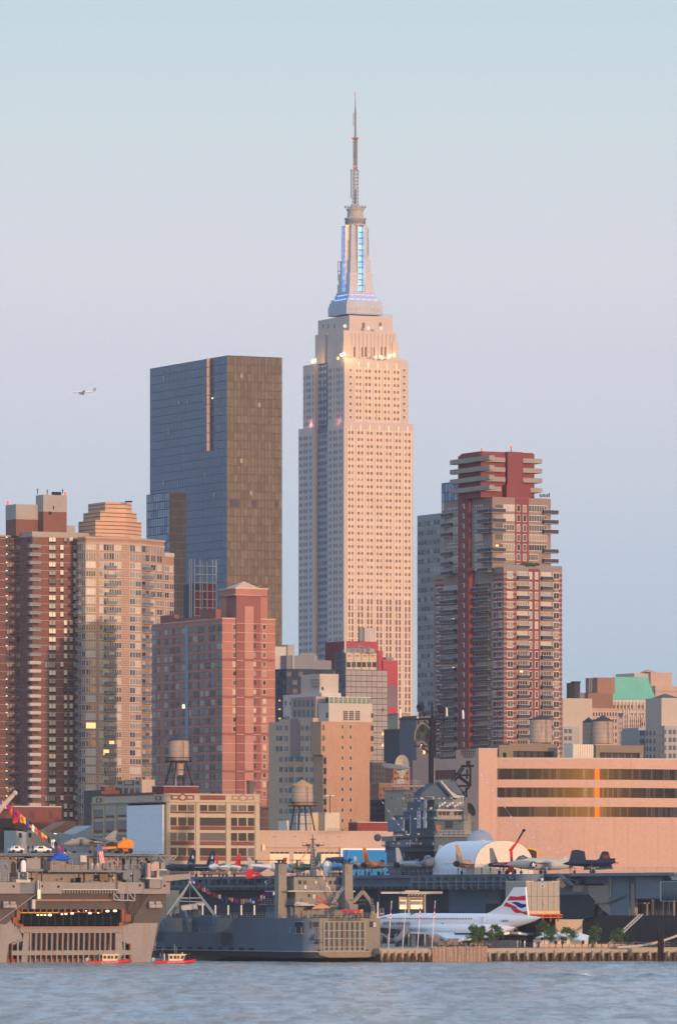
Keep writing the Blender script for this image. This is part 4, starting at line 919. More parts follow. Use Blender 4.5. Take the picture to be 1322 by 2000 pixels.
 zt2 = bb.R.Z(1536.3,320); bb.block('wall', 0, bb.R.S(388), 0, 7, zt, zt2, mat('brick_oxblood', (.15,.04,.035))); bb.block('coping', -.1, bb.R.S(388)+.1, -.1, 7.1, zt2, zt2+.25, conc); bb.done()
 water_tower(349.5, 1433.8, 1446.5, 1485.5, 19.6, 1669, 1536, 29, 'brown timber water tower with black cone roof above the cream loft building', zt2+.25)
 q = MB(); wood = MATS['tank_wood']; q.lathe((P(351.5,1514,1669).x,1669,0), [(.9,P(0,1514,1669).z),(1.1,P(0,1491,1669).z)], wood, 16); 
 solo('small_tank', q, (P(351.5,1514,1669).x,1669,P(0,1514,1669).z), 'small timber drum hanging between the legs of the largest water tower', 'water tank')
 # rear block
 r = Bld('loft_building', 'narrow cream loft block rising behind the blank billboard', 'loft building', 277.5, 1790)
 R, L = r.R, r.L; zt = L.Z(1522.5,276); r.block('wall', 0, 4, 0, L.S(227), r.base, zt, cr); r.block('wall', .5, R.S(304), 4, 12, r.base, R.Z(1527,278), mat('brick_sooty', (.10,.085,.08)))
 for x0, x1 in ((232,239),(243,250),(255,262),(266,273)): r.wp(L, x0, 1539, x1, 1551, gM, None, mul=1) ; r.w(L, L.S(x1), L.S(x0), L.Z(1560,276), L.Z(1553.5,276), br)
 for x0, x1 in ((231,239),(266,273)): r.fr('attic_panel', L, x1, 1526, x0, 1532, .1, br)
 r.fr('attic_panel', L, 262, 1523.5, 243, 1533, .12, br); r.fr('attic_panel', L, 260, 1525, 245, 1531.5, .16, cr); r.done()
loft()
# ------------------------------------------------------------------ low waterfront buildings
def low():
 pc = mat('pink_concrete', (.50,.37,.29), var=.05, streak=.25); R_ = None
 b = Bld('terminal_shed', 'long low peach concrete shed with bright roller doors behind the grey landing ship', 'warehouse', 503, 1665, base=2.2)
 R = b.R; zt = R.Z(1625.5,503); o0, o1 = Vector(R.pt(0,0,0)[:2]), Vector(R.pt(R.S(860),0,0)[:2]); b.mb('wall').prism([tuple(o0), tuple(o1), tuple(o1+Vector((0,34))), tuple(o0+Vector((0,34)))], b.base, zt, pc); b.block('coping', -.15, R.S(860), -.15, .5, zt, zt+.5, pc); b.fr('ledge', R, 519, 1653, 668, 1654.5, .5, pc)
 dr = mat('roller_door', (.85,.68,.45), var=.03)
 for x0, x1 in ((527,565),(573,609),(623.5,663)):
  q = MB(); fbox(q, R, R.S(x0), R.S(x1), R.Z(1692,503), R.Z(1667.5,503), -.05, .1, dr)
  d = q.build('roller_door', b.root)
  for i in range(4): w_ = (x1-x0)/4; q = MB(); fbox(q, R, R.S(x0+i*w_+.8), R.S(x0+(i+1)*w_-.8), R.Z(1667,503), R.Z(1663.7,503), -.05, .08, gD); q.build('transom_window', b.root)
 for x0 in (533,573,658): b.wp(R, x0, 1633, x0+6, 1635, gC, None, name='vent')
 b.fr('lamp_box', R, 510, 1649.5, 515, 1661, .8, dr); b.done()
 q = MB(); f = Face(b.R.O+Vector(b.R.N)*.6, b.R.D, b.R.N); fbox(q, f, f.S(664.5), f.S(765), f.Z(1712,665), f.Z(1656.5,665), 0, .25, mat('frame_white', (.8,.8,.78), var=.03)); p = f.pt(f.S(664.5), 0, f.Z(1712,665))
 t = thing('billboard', p, 'plain bright blue white-framed billboard on the peach shed beside the aircraft carrier tower', 'billboard'); q.build('frame', t); q = MB(); fbox(q, f, f.S(668.5), f.S(765), f.Z(1712,665), f.Z(1660,665), .22, .32, mat('billboard_blue', (.02,.22,.55), var=.04)); q.build('panel', t)
 # rooftop things of the shed
 zr = zt
 def rbox(x0, x1, y0, y1, Y, m, name, label, cat, dv=5, extra=None):
  c = Bld(name, label, cat, x0, Y, base=zr); c.block('wall', 0, c.R.S(x1), 0, dv, min(zr, c.R.Z(y1,x0)), c.R.Z(y0,x0), m); c.block('roof', -.1, c.R.S(x1)+.1, -.1, dv+.1, c.R.Z(y0,x0), c.R.Z(y0,x0)+.2, concL)
  if extra: extra(c)
  c.done()
 gw = mat('grey_render', (.42,.43,.42)); cw = mat('cream_block', (.55,.47,.34))
 rbox(607, 633, 1588.5, 1625, 1692, cw, 'roof_hut', 'cream rooftop hut left of the lamp post on the peach shed', 'hut', extra=lambda c: c.block('side_wall', -4, -.02, .3, 5, zr, c.R.Z(1589,607), gw))
 rbox(634.5, 663.5, 1588, 1625, 1690, mat('cream_block_b', (.56,.50,.38)), 'roof_hut', 'cream rooftop hut just below the twin lamp post', 'hut')
 rbox(697.5, 756, 1606.5, 1626, 1690, mat('brick_crimson', (.22,.05,.045)), 'brick_hut', 'dark red brick rooftop hut left of the aircraft carrier tower', 'hut')
 rbox(560, 580, 1603, 1625, 1694, white, 'white_shed', 'small white shed under the timber water tower on the peach shed roof', 'shed')
 water_tower(590.5, 1523, 1535.5, 1572.5, 21, 1682, 1624, 26, 'timber water tower with orange cone roof standing on the peach shed', zr, roof='tan')
 t = thing('lamp_post', P(644.5,1588,1688), 'thin twin headed lamp post behind the cream rooftop huts', 'lamp post'); q = MB(); q.tube(P(644.5,1589,1688), P(644.5,1553,1688), .09, black); q.build('pole', t)
 for x in (637.5, 641, 648, 651.5): q = MB(); q.sphere(P(x,1554,1688), .38, white, 8, 5, sz=.5); q.tube(P(644.5,1553,1688), P(x,1553,1688), .05, black, n=4); q.build('lamp_head', t)
 q = MB()
 for i in range(17): x = 640+i*4; q.tube(P(x,1625,1668), P(x,1618,1668), .04, black, n=4)
 for y in (1618,1621.5): q.tube(P(640,y,1668), P(704,y,1668), .03, black, n=4)
 solo('roof_railing', q, P(640,1625,1668), 'thin black roof railing along the edge of the peach shed', 'railing')
 # left foreground low buildings
 brk = mat('brick_oldred', (.19,.07,.055)); cre = mat('cream_old', (.42,.35,.25)); 
 b = Bld('brick_warehouse', 'low windowless red brick warehouse in front of the brown brick tower', 'warehouse', 40, 1760); R = b.R; zt = R.Z(1576,40); b.block('wall', R.S(-60), R.S(121), 0, 20, b.base, zt, brk); b.block('coping', R.S(-60), R.S(121), -.1, .3, zt, zt+.3, concL)
 for x in (60,97): b.wp(R, x, 1585, x+7, 1599, mat('brick_blocked', (.13,.055,.05)), None)
 b.done()
 b = Bld('cream_house', 'low cream building with two small windows behind the left ship deck', 'building', 33, 1715); R = b.R; b.block('wall', 0, R.S(58), 0, 8, b.base, R.Z(1622,33), gw); b.block('wall', R.S(58), R.S(90), 0, 8, b.base, R.Z(1621.5,33), cre)
 for x in (37.5,56.5): b.wp(R, x, 1627, x+5.5, 1636, gD, None)
 b.block('wall', R.S(90), R.S(104), 1, 8, b.base, R.Z(1624.5,33), cre); b.done()
 b = Bld('gabled_house', 'small gabled red brick building among the low waterfront roofs', 'building', 97, 1740); R = b.R; z0, z1, z2 = R.Z(1628,97), R.Z(1624,97), R.Z(1605,97); ta, tb, tc = 0, R.S(127), R.S(149)
 for (m_, oo) in ((mat('brick_rustic', (.34,.15,.09), fine=5, fvar=.25), 0),): b.mb('wall').extr([R.pt(0,-4,b.base), R.pt(tc,-4,b.base), R.pt(tc,-4,z2+.2), R.pt(R.S(130),-4,z2), R.pt(0,-4,z1)], Vector((R.N.x,R.N.y,0))*8, m_)
 b.done()
 b = Bld('grey_shed', 'grey sheet metal shed with ribbed roof behind the jump jet', 'shed', 118, 1725); R = b.R; b.mb('wall').extr([R.pt(0,-5,b.base), R.pt(R.S(180),-5,b.base), R.pt(R.S(180),-5,R.Z(1612,118)), R.pt(R.S(150),-5,R.Z(1628,118)), R.pt(R.S(140),-5,R.Z(1630,118)), R.pt(0,-5,R.Z(1626,118))], Vector((R.N.x,R.N.y,0))*10, mat('sheet_grey', (.36,.37,.38)))
 b.wp(R, 100, 1640, 108, 1644, lampw); b.wp(R, 106, 1627.5, 111, 1629, lampw, None, name='wall_lamp'); b.done()
 b = Bld('brick_house', 'dark brick building with rooftop chimney left of the cream loft block', 'building', 205, 1800); R, L = b.R, b.L; b.block('wall', 0, R.S(235), 0, 14, b.base, R.Z(1543,205), MATS['brick_sooty']); b.block('roof_wall', -1.5, R.S(232), -1, 0-.02, R.Z(1551,205), R.Z(1545,205), brk); b.block('chimney', 1, 4.6, 2, 5, R.Z(1543,205), R.Z(1536,205), brickA2); b.done()
 b = Bld('dark_warehouse', 'dark timber sided warehouse at the far left edge of the waterfront', 'warehouse', 2, 1735); R = b.R; b.block('wall', -20, R.S(30), 0, 12, b.base, R.Z(1597,2), MATS['brick_sooty'])
 for i in range(8): b.fr('wall', R, 2+i*3.6, 1600, 3+i*3.6, 1660, .15, black)
 b.done()
 # buildings in the gap by the carrier tower
 dn = mat('brick_navy', (.07,.07,.09)); 
 for (x0, x1, yt, Y, m_, gl, lab, nm) in ((777,800,1395,2350,cre,[gD,gM],'narrow cream apartment block just right of the striped red slab','apartment_block'),(781,815,1425,2200,dn,[gD,gM,gM],'dark blue apartment block behind the ship radar dish','apartment_block'),(813,850,1400,2120,mat('grey_blue_brick', (.13,.14,.17)),[gD,gM,gM,gC],'dim grey blue building directly behind the carrier mast','apartment_block'),(726,752,1490,1900,dn,[gD],'dark peaked roof building right of the tan hotel','small_building'),(740,790,1532,1880,mat('brick_rust',(.27,.12,.08)),[gD,gM],'rust brown brick building behind the carrier radar platform','small_building'),(722,800,1562,1850,mat('slate_navy',(.05,.055,.075)),[gD],'navy roofed low building above the red brick hut','small_building'),(768,800,1500,1950,mat('brick_orange',(.36,.16,.1)),[gD],'orange brick building under the ship radar dish','small_building'),(789,812,1545,1840,mat('cream_dim',(.4,.33,.25)),[gM],'small cream building between carrier tower and rust brown building','small_building')):
  b = Bld(nm, lab, 'building', x0, Y); R = b.R; zt = R.Z(yt,x0); b.block('wall', 0, R.S(x1), 0, 12, b.base, zt, m_); b.block('roof', -.15, R.S(x1)+.15, -.15, 12.1, zt, zt+.4, concD)
  n_ = max(2, int((x1-x0)/6)); 
  for r in range(10):
   for i in range(n_):
    x = x0+2+i*(x1-x0-3)/n_; y = yt+6+r*12
    if y < 1700: b.wp(R, x, y, x+3, y+6.5, lit if random.random() < .035 else random.choice(gl), None)
  b.done()
 q = MB(); p = P(838,1508,1900); q.lathe((p.x,p.y,p.z-20), [(1,0)], black, 6) if 0 else None
 # gothic cap house seen right of the gap (pale green-grey)
low()
# ------------------------------------------------------------------ peach ribbon window building with curved front
def ribbon():
 b = Bld('ribbon_window_building', 'peach concrete building with curved front and three dark ribbon windows', 'office building', 934.5, 1700)
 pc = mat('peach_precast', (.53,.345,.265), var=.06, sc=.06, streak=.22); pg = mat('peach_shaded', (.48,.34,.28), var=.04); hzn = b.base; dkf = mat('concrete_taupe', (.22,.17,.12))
 R, L = b.R, b.L; fl = b.L
 # pylon
 zt = R.Z(1462.5,935); U = R.S(970.5); b.block('pylon', 0, U, 0, L.S(890), b.base, zt, pc); b.block('coping', -.1, U+.1, -.1, 1, zt, zt+.2, concL)
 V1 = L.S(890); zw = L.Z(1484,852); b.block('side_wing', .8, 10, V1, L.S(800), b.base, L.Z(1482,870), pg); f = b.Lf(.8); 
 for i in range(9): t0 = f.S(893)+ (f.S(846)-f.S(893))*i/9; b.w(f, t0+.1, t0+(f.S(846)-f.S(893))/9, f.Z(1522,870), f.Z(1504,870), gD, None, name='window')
 # curved front: walk of facets from the pylon
 o = R.pt(U, 0, 0); c = Vector((o[0], o[1]+.6)); pts = [c]; fac = []; x = 970.5; xs = [970.5+9.5*i for i in range(45)]
 for i, x1 in enumerate(xs[1:]):
  xm = (x1+xs[i])/2; a = math.radians(max(0, -4+ (xm-970)*.1) if xm < 1160 else 15+(xm-1160)*.115); D = Vector((math.cos(a), math.sin(a))); ff = Face(c, D, (D.y,-D.x)); fac.append((ff, ff.S(x1))); c = c+D*ff.S(x1); pts.append(c)
 Z = lambda y: CH-(y-HY)*pts[0].y/F
 outline = [tuple(p) for p in pts]+[tuple(pts[-1]+Vector((-5,40))), tuple(pts[0]+Vector((-2,40)))]
 ztop = Z(1481.5); levels = [(b.base,Z(1595.3)),(Z(1575.4),Z(1557.6)),(Z(1538,),Z(1522.4)),(Z(1501),ztop)]
 for z0, z1 in levels: b.mb('wall').prism(outline, z0, z1, pc)
 b.mb('wall').prism(outline, ztop, ztop+.25, concL, None)
 for i, (ff, w_) in enumerate(fac):
  for k in range(11): fbox(b.mb('panel_joints'), ff, 0, w_, b.base+2+k*2.6, b.base+2.07+k*2.6, -.02, .03, pg) if b.base+2+k*2.6 < Z(1596) else None
  fbox(b.mb('panel_joints'), ff, -.04, .04, b.base, Z(1596), -.02, .03, pg) if i%3 == 0 else None
 inner = [tuple(Vector(p)+Vector((0,.5))) for p in outline]
 b.mb('wall').prism(inner, b.base, ztop-1, black)
 gr = mat('ribbon_glass', (.022,.02,.022), rough=.05, spec=.3, var=.3); gr2 = mat('ribbon_glass_b', (.06,.05,.048), rough=.06, spec=.35, var=.3); gr3 = mat('ribbon_glass_glint', (.22,.06,.02), rough=.06, metal=.9); gl_ = mat('ribbon_glow', (1,.17,.02), rough=.2, emit=.0)  # gr3 carries the orange sun glint in its own metallic tint
 for r, (ya, yb) in enumerate(((1501,1522.4),(1538,1557.6),(1575.4,1595.3))):
  for i, (ff, w_) in enumerate(fac):
   for h in range(2):
    g = random.choice([gr,gr,gr,gr2,gr2]) if i != 20 else gr3
    if i < 5: g = random.choice([gr, gr, gr2])
    b.w(ff, w_*h/2+.05, w_*(h+1)/2-.05, Z(yb)+.02, Z(ya)-.02, g, None, out=-.25, name='ribbon_pane')
    b.wins[-1] = b.wins[-1][:7]+(-.25,)+b.wins[-1][8:]
 for k in range(len(b.wins)):
  q = list(b.wins[k])
  if q[9] == 'ribbon_pane': b.wins[k] = tuple(q)
 b.done()
 # rooftop frames and tanks
 z0 = ztop+.25
 def frame(x0, x1, yt, Y, lab, dv=9, solid=None):
  c = Bld('roof_frame', lab, 'rooftop structure', x0, Y, base=z0); R = c.R; U = R.S(x1); zt_ = R.Z(yt,x0)
  c.block('lintel', 0, U, 0, dv, zt_-2.0, zt_, dkf); c.block('pier', 0, 1.2, 0, dv, z0, zt_-2, dkf); c.block('pier', U-1.2, U, 0, dv, z0, zt_-2, dkf)
  c.block('screen', 1.3, U-1.3, 1.2, 2, z0, zt_-2.1, mat('louvre_brown', (.07,.06,.06)))
  for i in range(6): c.block('screen_post', 1.3+(U-2.6)*i/6, 1.45+(U-2.6)*i/6, .9, 1.2, z0, zt_-2.1, steel if x0 > 1100 else black)
  c.done(); return zt_
 za = frame(994, 1088, 1452, 1718, 'taupe concrete roof frame under the single water tower')
 frame(974, 996, 1455, 1712, 'short taupe concrete roof frame beside the peach pylon', 5)
 zb = frame(1163, 1256, 1455, 1740, 'taupe concrete roof frame under the pair of water towers')
 water_tower(1055.5, 1396.5, 1406, 1450.5, 21.8, 1726, 0, 0, 'single timber water tower on the taupe roof frame', za, plat=False)
 water_tower(1176.5, 1397, 1409, 1452.5, 20.3, 1748, 0, 0, 'larger timber water tower of the adjoining pair', zb, plat=False)
 water_tower(1149, 1401, 1411, 1455, 12, 1756, 0, 0, 'smaller timber water tower of the adjoining pair', z0, plat=False)
 c = Bld('roof_hut', 'cream ribbed rooftop hut between the two taupe roof frames', 'hut', 1118, 1712, base=z0); R = c.R; c.block('wall', 0, R.S(1158), 0, 5, z0, R.Z(1453.5,1118), mat('cream_ribbed', (.66,.58,.46))); 
 for i in range(9): c.fr('wall', R, 1119+i*4.4, 1454, 1119.6+i*4.4, 1481, .08, conc)
 c.done()
 # parcel depot emblem: small brown shield sign with gold border on the wall
 ff, w_ = fac[5]; t = thing('shield_sign', ff.pt(0,0,Z(1680)), 'brown and gold shield shaped sign on the peach wall behind the white tent', 'sign')
 gold = mat('sign_gold', (.85,.42,.04), var=.02); brn = mat('sign_brown', (.06,.03,.02), var=.02)
 def sh(k, dy=0): return [(1032-(1032-x_)*k, 1675-(1675-y_)*k+dy) for x_, y_ in ((1014,1661),(1024,1657),(1032,1656),(1040,1657),(1050,1661),(1050,1682),(1046,1692),(1032,1700),(1018,1692),(1014,1682))]
 def ssign(k, o, m_, n_, half=0):
  q = MB(); q.extr([ff.pt(ff.S(x_), o, Z(y_)) for x_, y_ in sh(k)], Vector((ff.N.x, ff.N.y, 0))*.06, m_); q.build(n_, t)
 ssign(1, .3, gold, 'border'); ssign(.86, .36, brn, 'face')
 tx = text_mesh('UPS', 1.9, gold); place_text(tx, ff, ff.S(1032), .44, Z(1690), t, 'lettering', w=3.6)
ribbon()
# ------------------------------------------------------------------ far buildings at the right
def right():
 cs = mat('cream_stone', (.48,.42,.35), var=.05); lg = mat('light_grey_stone', (.36,.37,.38), var=.04); tc = mat('terracotta', (.46,.30,.23)); cop = mat('copper_green', (.16,.46,.34), var=.08); gst = mat('gothic_stone', (.60,.52,.46)); pk = mat('peach_stucco', (.5,.36,.28)); 
 # far peach pair
 b = Bld('far_tower', 'distant peach block with a small gabled tower behind the green copper roof', 'building', 1270, 3100); R = b.R; b.block('wall', 0, R.S(1311), 0, 20, b.base, R.Z(1313,1270), pk); b.block('wall', -8, -.01, 2, 20, b.base, R.Z(1315,1270), cs); b.mb('gable').prism([tuple(b.c+DU*u+DV*v) for u, v in ((-3,0),(3.5,0),(3.5,6),(-3,6))], R.Z(1313,1270), R.Z(1307,1270), tc, [tuple(b.c+DU*u+DV*v) for u, v in ((.2,2.8),(.3,2.8),(.3,3),(.2,3))]); b.done()
 b = Bld('far_block', 'distant terracotta block right of the green copper roof', 'building', 1279, 2950); R = b.R; b.block('wall', 0, R.S(1340), 0, 14, b.base, R.Z(1339.5,1279), pk); b.block('roof', -.2, R.S(1340), -.2, 14, R.Z(1351,1279), R.Z(1350,1279), steel); b.done()
 # copper mansard
 b = Bld('copper_roof_building', 'gothic brick tower with a steep green copper roof', 'office building', 1193, 2700); R = b.R
 kk = 2700/F; z1, z0 = R.Z(1321,1193), R.Z(1367.5,1193); th = math.radians(8); D = Vector((math.cos(th), math.sin(th))); N2 = Vector((D.y,-D.x)); f = Face(b.c, D, N2); ta, tb = f.S(1193), f.S(1262); e = b.c+D*tb; th2 = math.radians(58); D2 = Vector((math.cos(th2), math.sin(th2))); f2 = Face(e, D2, (D2.y,-D2.x)); e2 = e+D2*f2.S(1281)
 low_ = [b.c, e, e2, e2+Vector((-4,16)), b.c+Vector((0,26))]; topf = lambda x_, y_: None
 cen = b.c+D*(tb*.52)+Vector((0,9))
 tp = [Vector(((1197-CX)*kk*1.003,b.c.y+5)), Vector(((1243-CX)*kk*1.003,e.y+6)), Vector(((1264-CX)*kk*1.003,e2.y+2)), Vector(((1262-CX)*kk*1.003,e2.y+10)), Vector(((1198-CX)*kk,b.c.y+20))]
 b.mb('copper_roof').prism([tuple(p) for p in low_], z0, z1, cop, [tuple(p) for p in tp]); b.mb('wall').prism([tuple(p) for p in low_], b.base, z0-.8, tc); b.mb('cornice').prism([tuple(Vector(p)+(Vector(p)-cen)*.012) for p in low_], z0-.8, z0, gst)
 for i in range(11): x = 1194+i*6.3; b.fr('roof_seam', f, x, 1367.2, x+.7, 1367.4, .2, cop)
 for i in range(10):
  x = 1194+i*6.9; b.fr('wall_bay', f, x, 1369, x+1.6, 1470, .6, gst)
  for r in range(8):
   b.wp(f, x+2.4, 1377+r*12, x+5.8, 1384+r*12, gC if random.random() < .2 else gD, gst, fw=.2)
  b.mb('wall_bay').extr([f.pt(f.S(x+2),.5,R.Z(1393,1193)), f.pt(f.S(x+6.2),.5,R.Z(1393,1193)), f.pt(f.S(x+6.2),.5,R.Z(1389,1193)), f.pt(f.S(x+4.1),.5,R.Z(1386,1193)), f.pt(f.S(x+2),.5,R.Z(1389,1193))], Vector((N2.x,N2.y,0))*.4, gst)
 for y in (1371,1374,1388,1419): b.fr('string_course', f, 1193, y, 1262, y+1.3, .5, gst)
 b.done()
 g = Bld('gothic_wing', 'lower white trimmed gothic brick wing with pinnacles below the copper roof', 'office building', 1206, 2560); R = g.R
 for (x0, x1, yt) in ((1206,1216,1399),(1216,1226,1386),(1226,1250,1394),(1250,1262,1400)):
  g.block('wall', R.S(x0), R.S(x1), 0, 9, g.base, R.Z(yt+6,1206), tc)
  for k in range(int((x1-x0)/4)+1):
   x = x0+k*4; g.fr('pinnacle', R, x, yt+(k%2)*3, x+1.3, 1470, .5, gst, ref=1206); 
   if k < int((x1-x0)/4): [g.wp(R, x+1.7, yt+12+r*9, x+3.6, yt+17+r*9, gD, None) for r in range(6)]
 g.done()
 b = Bld('brick_block', 'rust brick block with roof tank and pipes left of the copper roof', 'building', 1148, 2650); R = b.R; b.block('wall', 0, R.S(1196), 0, 14, b.base, R.Z(1353,1148), mat('brick_umber', (.25,.14,.10))); f = b.Rf(4); b.block('upper_wall', f.S(1166), f.S(1200), 4, 14, R.Z(1353,1148), R.Z(1322,1148), mat('brick_umber_b', (.30,.17,.12)))
 q = b.mb('pipe_frame')
 for i in range(5): q.tube(P(1150+i*4,1352,2660), P(1150+i*4,1325,2660), .35, steel, n=6)
 for y in (1325,1334,1343): q.tube(P(1150,y,2660), P(1167,y,2660), .2, steel, n=5)
 b.done()
 b = Bld('terracotta_block', 'low terracotta block with arched windows below the rust brick block', 'building', 1155, 2450); R = b.R; b.block('wall', 0, R.S(1206), 0, 14, b.base, R.Z(1383,1155), tc)
 for i in range(9): [b.wp(R, 1157+i*5.4, 1391+r*13, 1160+i*5.4, 1399+r*13, gD, gst) for r in range(6)]
 b.done()
 # cream box with lower windowed part, left
 b = Bld('cream_block', 'plain cream block with a dark chimney beside the red striped tower', 'building', 1098, 2300); R = b.R; f = b.R; zt = R.Z(1363.5,1098); b.block('wall', 0, R.S(1155.5), 0, 14, b.base, zt, cs); b.block('front_wing', R.S(1090), R.S(1122), -3, 0-.02, b.base, R.Z(1420,1098), lg)
 for i in range(9): b.fr('panel_joint', R, 1100+i*6, 1364, 1100.3+i*6, 1470, .04, conc)
 ff = b.Rf(-3)
 for r in range(6):
  for x in (1101,1109.5): b.wp(ff, x, 1424+r*14, x+6, 1432+r*14, gM, None, mul=1)
 p = P(1113,1363,2306); q = b.mb('chimney'); q.tube((p.x,p.y,p.z-.5), P(1113,1334,2306), 1.3, black, n=10); p2 = P(1124,1363,2306); q2 = b.mb('chimney_wide'); q2.tube((p2.x,p2.y,p2.z-.5), P(1124,1333,2306), 1.5, mat('chimney_iron', (.05,.05,.06)), n=10); q2.tube(P(1124,1334,2306), P(1124,1331,2306), 1.8, black, n=10); b.block('roof_box', R.S(1130), R.S(1146), 2, 8, zt, R.Z(1352,1098), concD); b.done()
 # right pale block
 b = Bld('pale_block', 'pale cream block with grid of windows at the right edge', 'building', 1291, 2300); R, L = b.R, b.L; zt = R.Z(1363,1291); b.block('wall', 0, R.S(1345), 0, L.S(1260), b.base, zt, cs); b.block('lower_wing', .5, R.S(1345), L.S(1260), L.S(1247)+14, b.base, R.Z(1424,1291), lg); b.block('front_wing', R.S(1286), R.S(1345), -4, 0-.02, b.base, R.Z(1418,1291), lg); ff = b.Rf(-4)
 for r in range(6):
  for x in (1287.5,1294.5,1305,1313,1321): b.wp(ff, x, 1425+r*15.5, x+5.5, 1434+r*15.5, gM, None, mul=1)
  for x in (1249.5,1254,1262,1268,1276): b.wp(L, x, 1428+r*15.5, x+2.8, 1436+r*15.5, gM, None)
 f = b.Rf(3); b.mb('roof_pyramid').prism([tuple(b.c+DU*u+DV*v) for u, v in ((1,2),(9,2),(9,10),(1,10))], zt, zt+1.7, ngr2, [tuple(b.c+DU*u+DV*v) for u, v in ((4.8,5.8),(5.2,5.8),(5.2,6.2),(4.8,6.2))]); b.done()
 w_ = Bld('grey_wing', 'pale grey windowed wing between the gothic wing and the pale cream block', 'building', 1246, 2350); R = w_.R; w_.block('wall', 0, R.S(1292), 0, 12, w_.base, R.Z(1421,1246), lg)
 for r in range(5):
  for i in range(8): w_.wp(R, 1249+i*5.3, 1428+r*13, 1252+i*5.3, 1435+r*13, gM, None)
 w_.done()
ngr2 = mat('slate', (.1,.11,.12))
right()
# ================================================================== waterfront: shared
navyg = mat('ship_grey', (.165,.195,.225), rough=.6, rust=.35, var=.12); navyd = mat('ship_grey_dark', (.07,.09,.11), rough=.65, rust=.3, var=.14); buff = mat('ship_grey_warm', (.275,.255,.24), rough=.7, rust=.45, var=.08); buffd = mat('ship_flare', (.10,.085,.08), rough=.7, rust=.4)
rustm = mat('rust_steel', (.26,.10,.05), rough=.9, var=.3, fine=3, fvar=.2); dark = mat('deep_dark', (.005,.006,.008), rough=.9, var=.2, spec=0); rail = mat('rail_grey', (.34,.35,.36), rough=.6); rope = mat('rope', (.35,.31,.27)); orange = mat('orange_paint', (.75,.24,.02), rough=.45, var=.06); whitep = mat('gloss_white', (.78,.78,.78), rough=.35, var=.03, fvar=.02); redp = mat('red_paint', (.6,.03,.03), rough=.4, var=.05); tyre = mat('tyre', (.02,.02,.02)); skin = mat('skin', (.45,.28,.2)); blk = black
hullbrown = mat('hull_boot', (.060,.050,.048), rough=.7, rust=.3, sc=.3, var=.25, rustcol=(.12,.06,.04))
def railing(q, pts, h=1.05, r=.035, m=None, step=1.8, bars=3):
 m = m or rail
 for a, b in zip(pts[:-1], pts[1:]):
  a = Vector(a); b = Vector(b); n = max(1, round((b-a).length/step))
  for i in range(n+1): p = a+(b-a)*i/n; q.tube(p, p+Vector((0,0,h)), r, m, n=4)
  for k in range(bars): z = Vector((0,0,h*(k+1)/bars)); q.tube(a+z, b+z, r*.8, m, n=4)
def loc3(O, ang):          # local frame: s forward along heading, r to the right, z up
 D = Vector((math.cos(ang), math.sin(ang), 0)); Rr = Vector((D.y, -D.x, 0)); O = Vector(O)
 return lambda s, r, z: O+D*s+Rr*r+Vector((0,0,z))
def fuse(q, T, prof, m, n=16):  # prof: (s, half width, half height, z centre)
 q.loft([[T(s, w_*math.cos(2*math.pi*i/n), z+h*math.sin(2*math.pi*i/n)) for i in range(n)] for s, w_, h, z in prof], m)
def plate(q, T, pts, th, m, axis='z'):
 v = {'z': Vector((0,0,th)), 'r': (T(0,1,0)-T(0,0,0))*th}[axis]
 q.extr([T(*p) for p in pts], v, m)
# ------------------------------------------------------------------ people (one continuous skinned body each)
PB = {}
def body(pose):
 if pose in PB: return PB[pose]
 J = {'stand': [((0,0,.95),.13),((0,0,1.2),.14),((0,0,1.42),.12),((0,0,1.53),.055),((0,0,1.66),.1),((0,0,1.74),.085),((.17,0,1.42),.06),((.23,.02,1.15),.045),((.22,.06,.9),.035),((-.17,0,1.42),.06),((-.23,.02,1.15),.045),((-.21,.08,.92),.035),((.09,0,.88),.09),((.1,0,.48),.06),((.11,0,.08),.045),((.11,.14,.04),.04),((-.09,0,.88),.09),((-.1,0,.48),.06),((-.11,0,.08),.045),((-.11,.14,.04),.04)],
         'walk': [((0,0,.95),.13),((0,.02,1.2),.14),((0,.04,1.42),.12),((0,.05,1.53),.055),((0,.06,1.66),.1),((0,.06,1.74),.085),((.17,.04,1.42),.06),((.22,-.08,1.17),.045),((.2,-.1,.93),.035),((-.17,.04,1.42),.06),((-.22,.14,1.17),.045),((-.2,.3,1.0),.035),((.09,0,.88),.09),((.1,.16,.5),.06),((.1,.3,.09),.045),((.1,.43,.05),.04),((-.09,0,.88),.09),((-.1,-.08,.48),.06),((-.1,-.34,.12),.045),((-.1,-.22,.05),.04)]}[pose]
 E = [(0,1),(1,2),(2,3),(3,4),(4,5),(2,6),(6,7),(7,8),(2,9),(9,10),(10,11),(0,12),(12,13),(13,14),(14,15),(0,16),(16,17),(17,18),(18,19)]
 me = bpy.data.meshes.new('p'); me.from_pydata([j[0] for j in J], E, []); o = bpy.data.objects.new('p', me); COL.objects.link(o)
 md = o.modifiers.new('s', 'SKIN'); md.use_smooth_shade = True
 for v, j in zip(me.skin_vertices[0].data, J): v.radius = (j[1], j[1]*.8)
 me.skin_vertices[0].data[0].use_root = True
 sb = o.modifiers.new('b', 'SUBSURF'); sb.levels = 1
 dg = bpy.context.evaluated_depsgraph_get(); dg.update(); r = bpy.data.meshes.new_from_object(o.evaluated_get(dg)); bpy.data.objects.remove(o); PB[pose] = r; return r
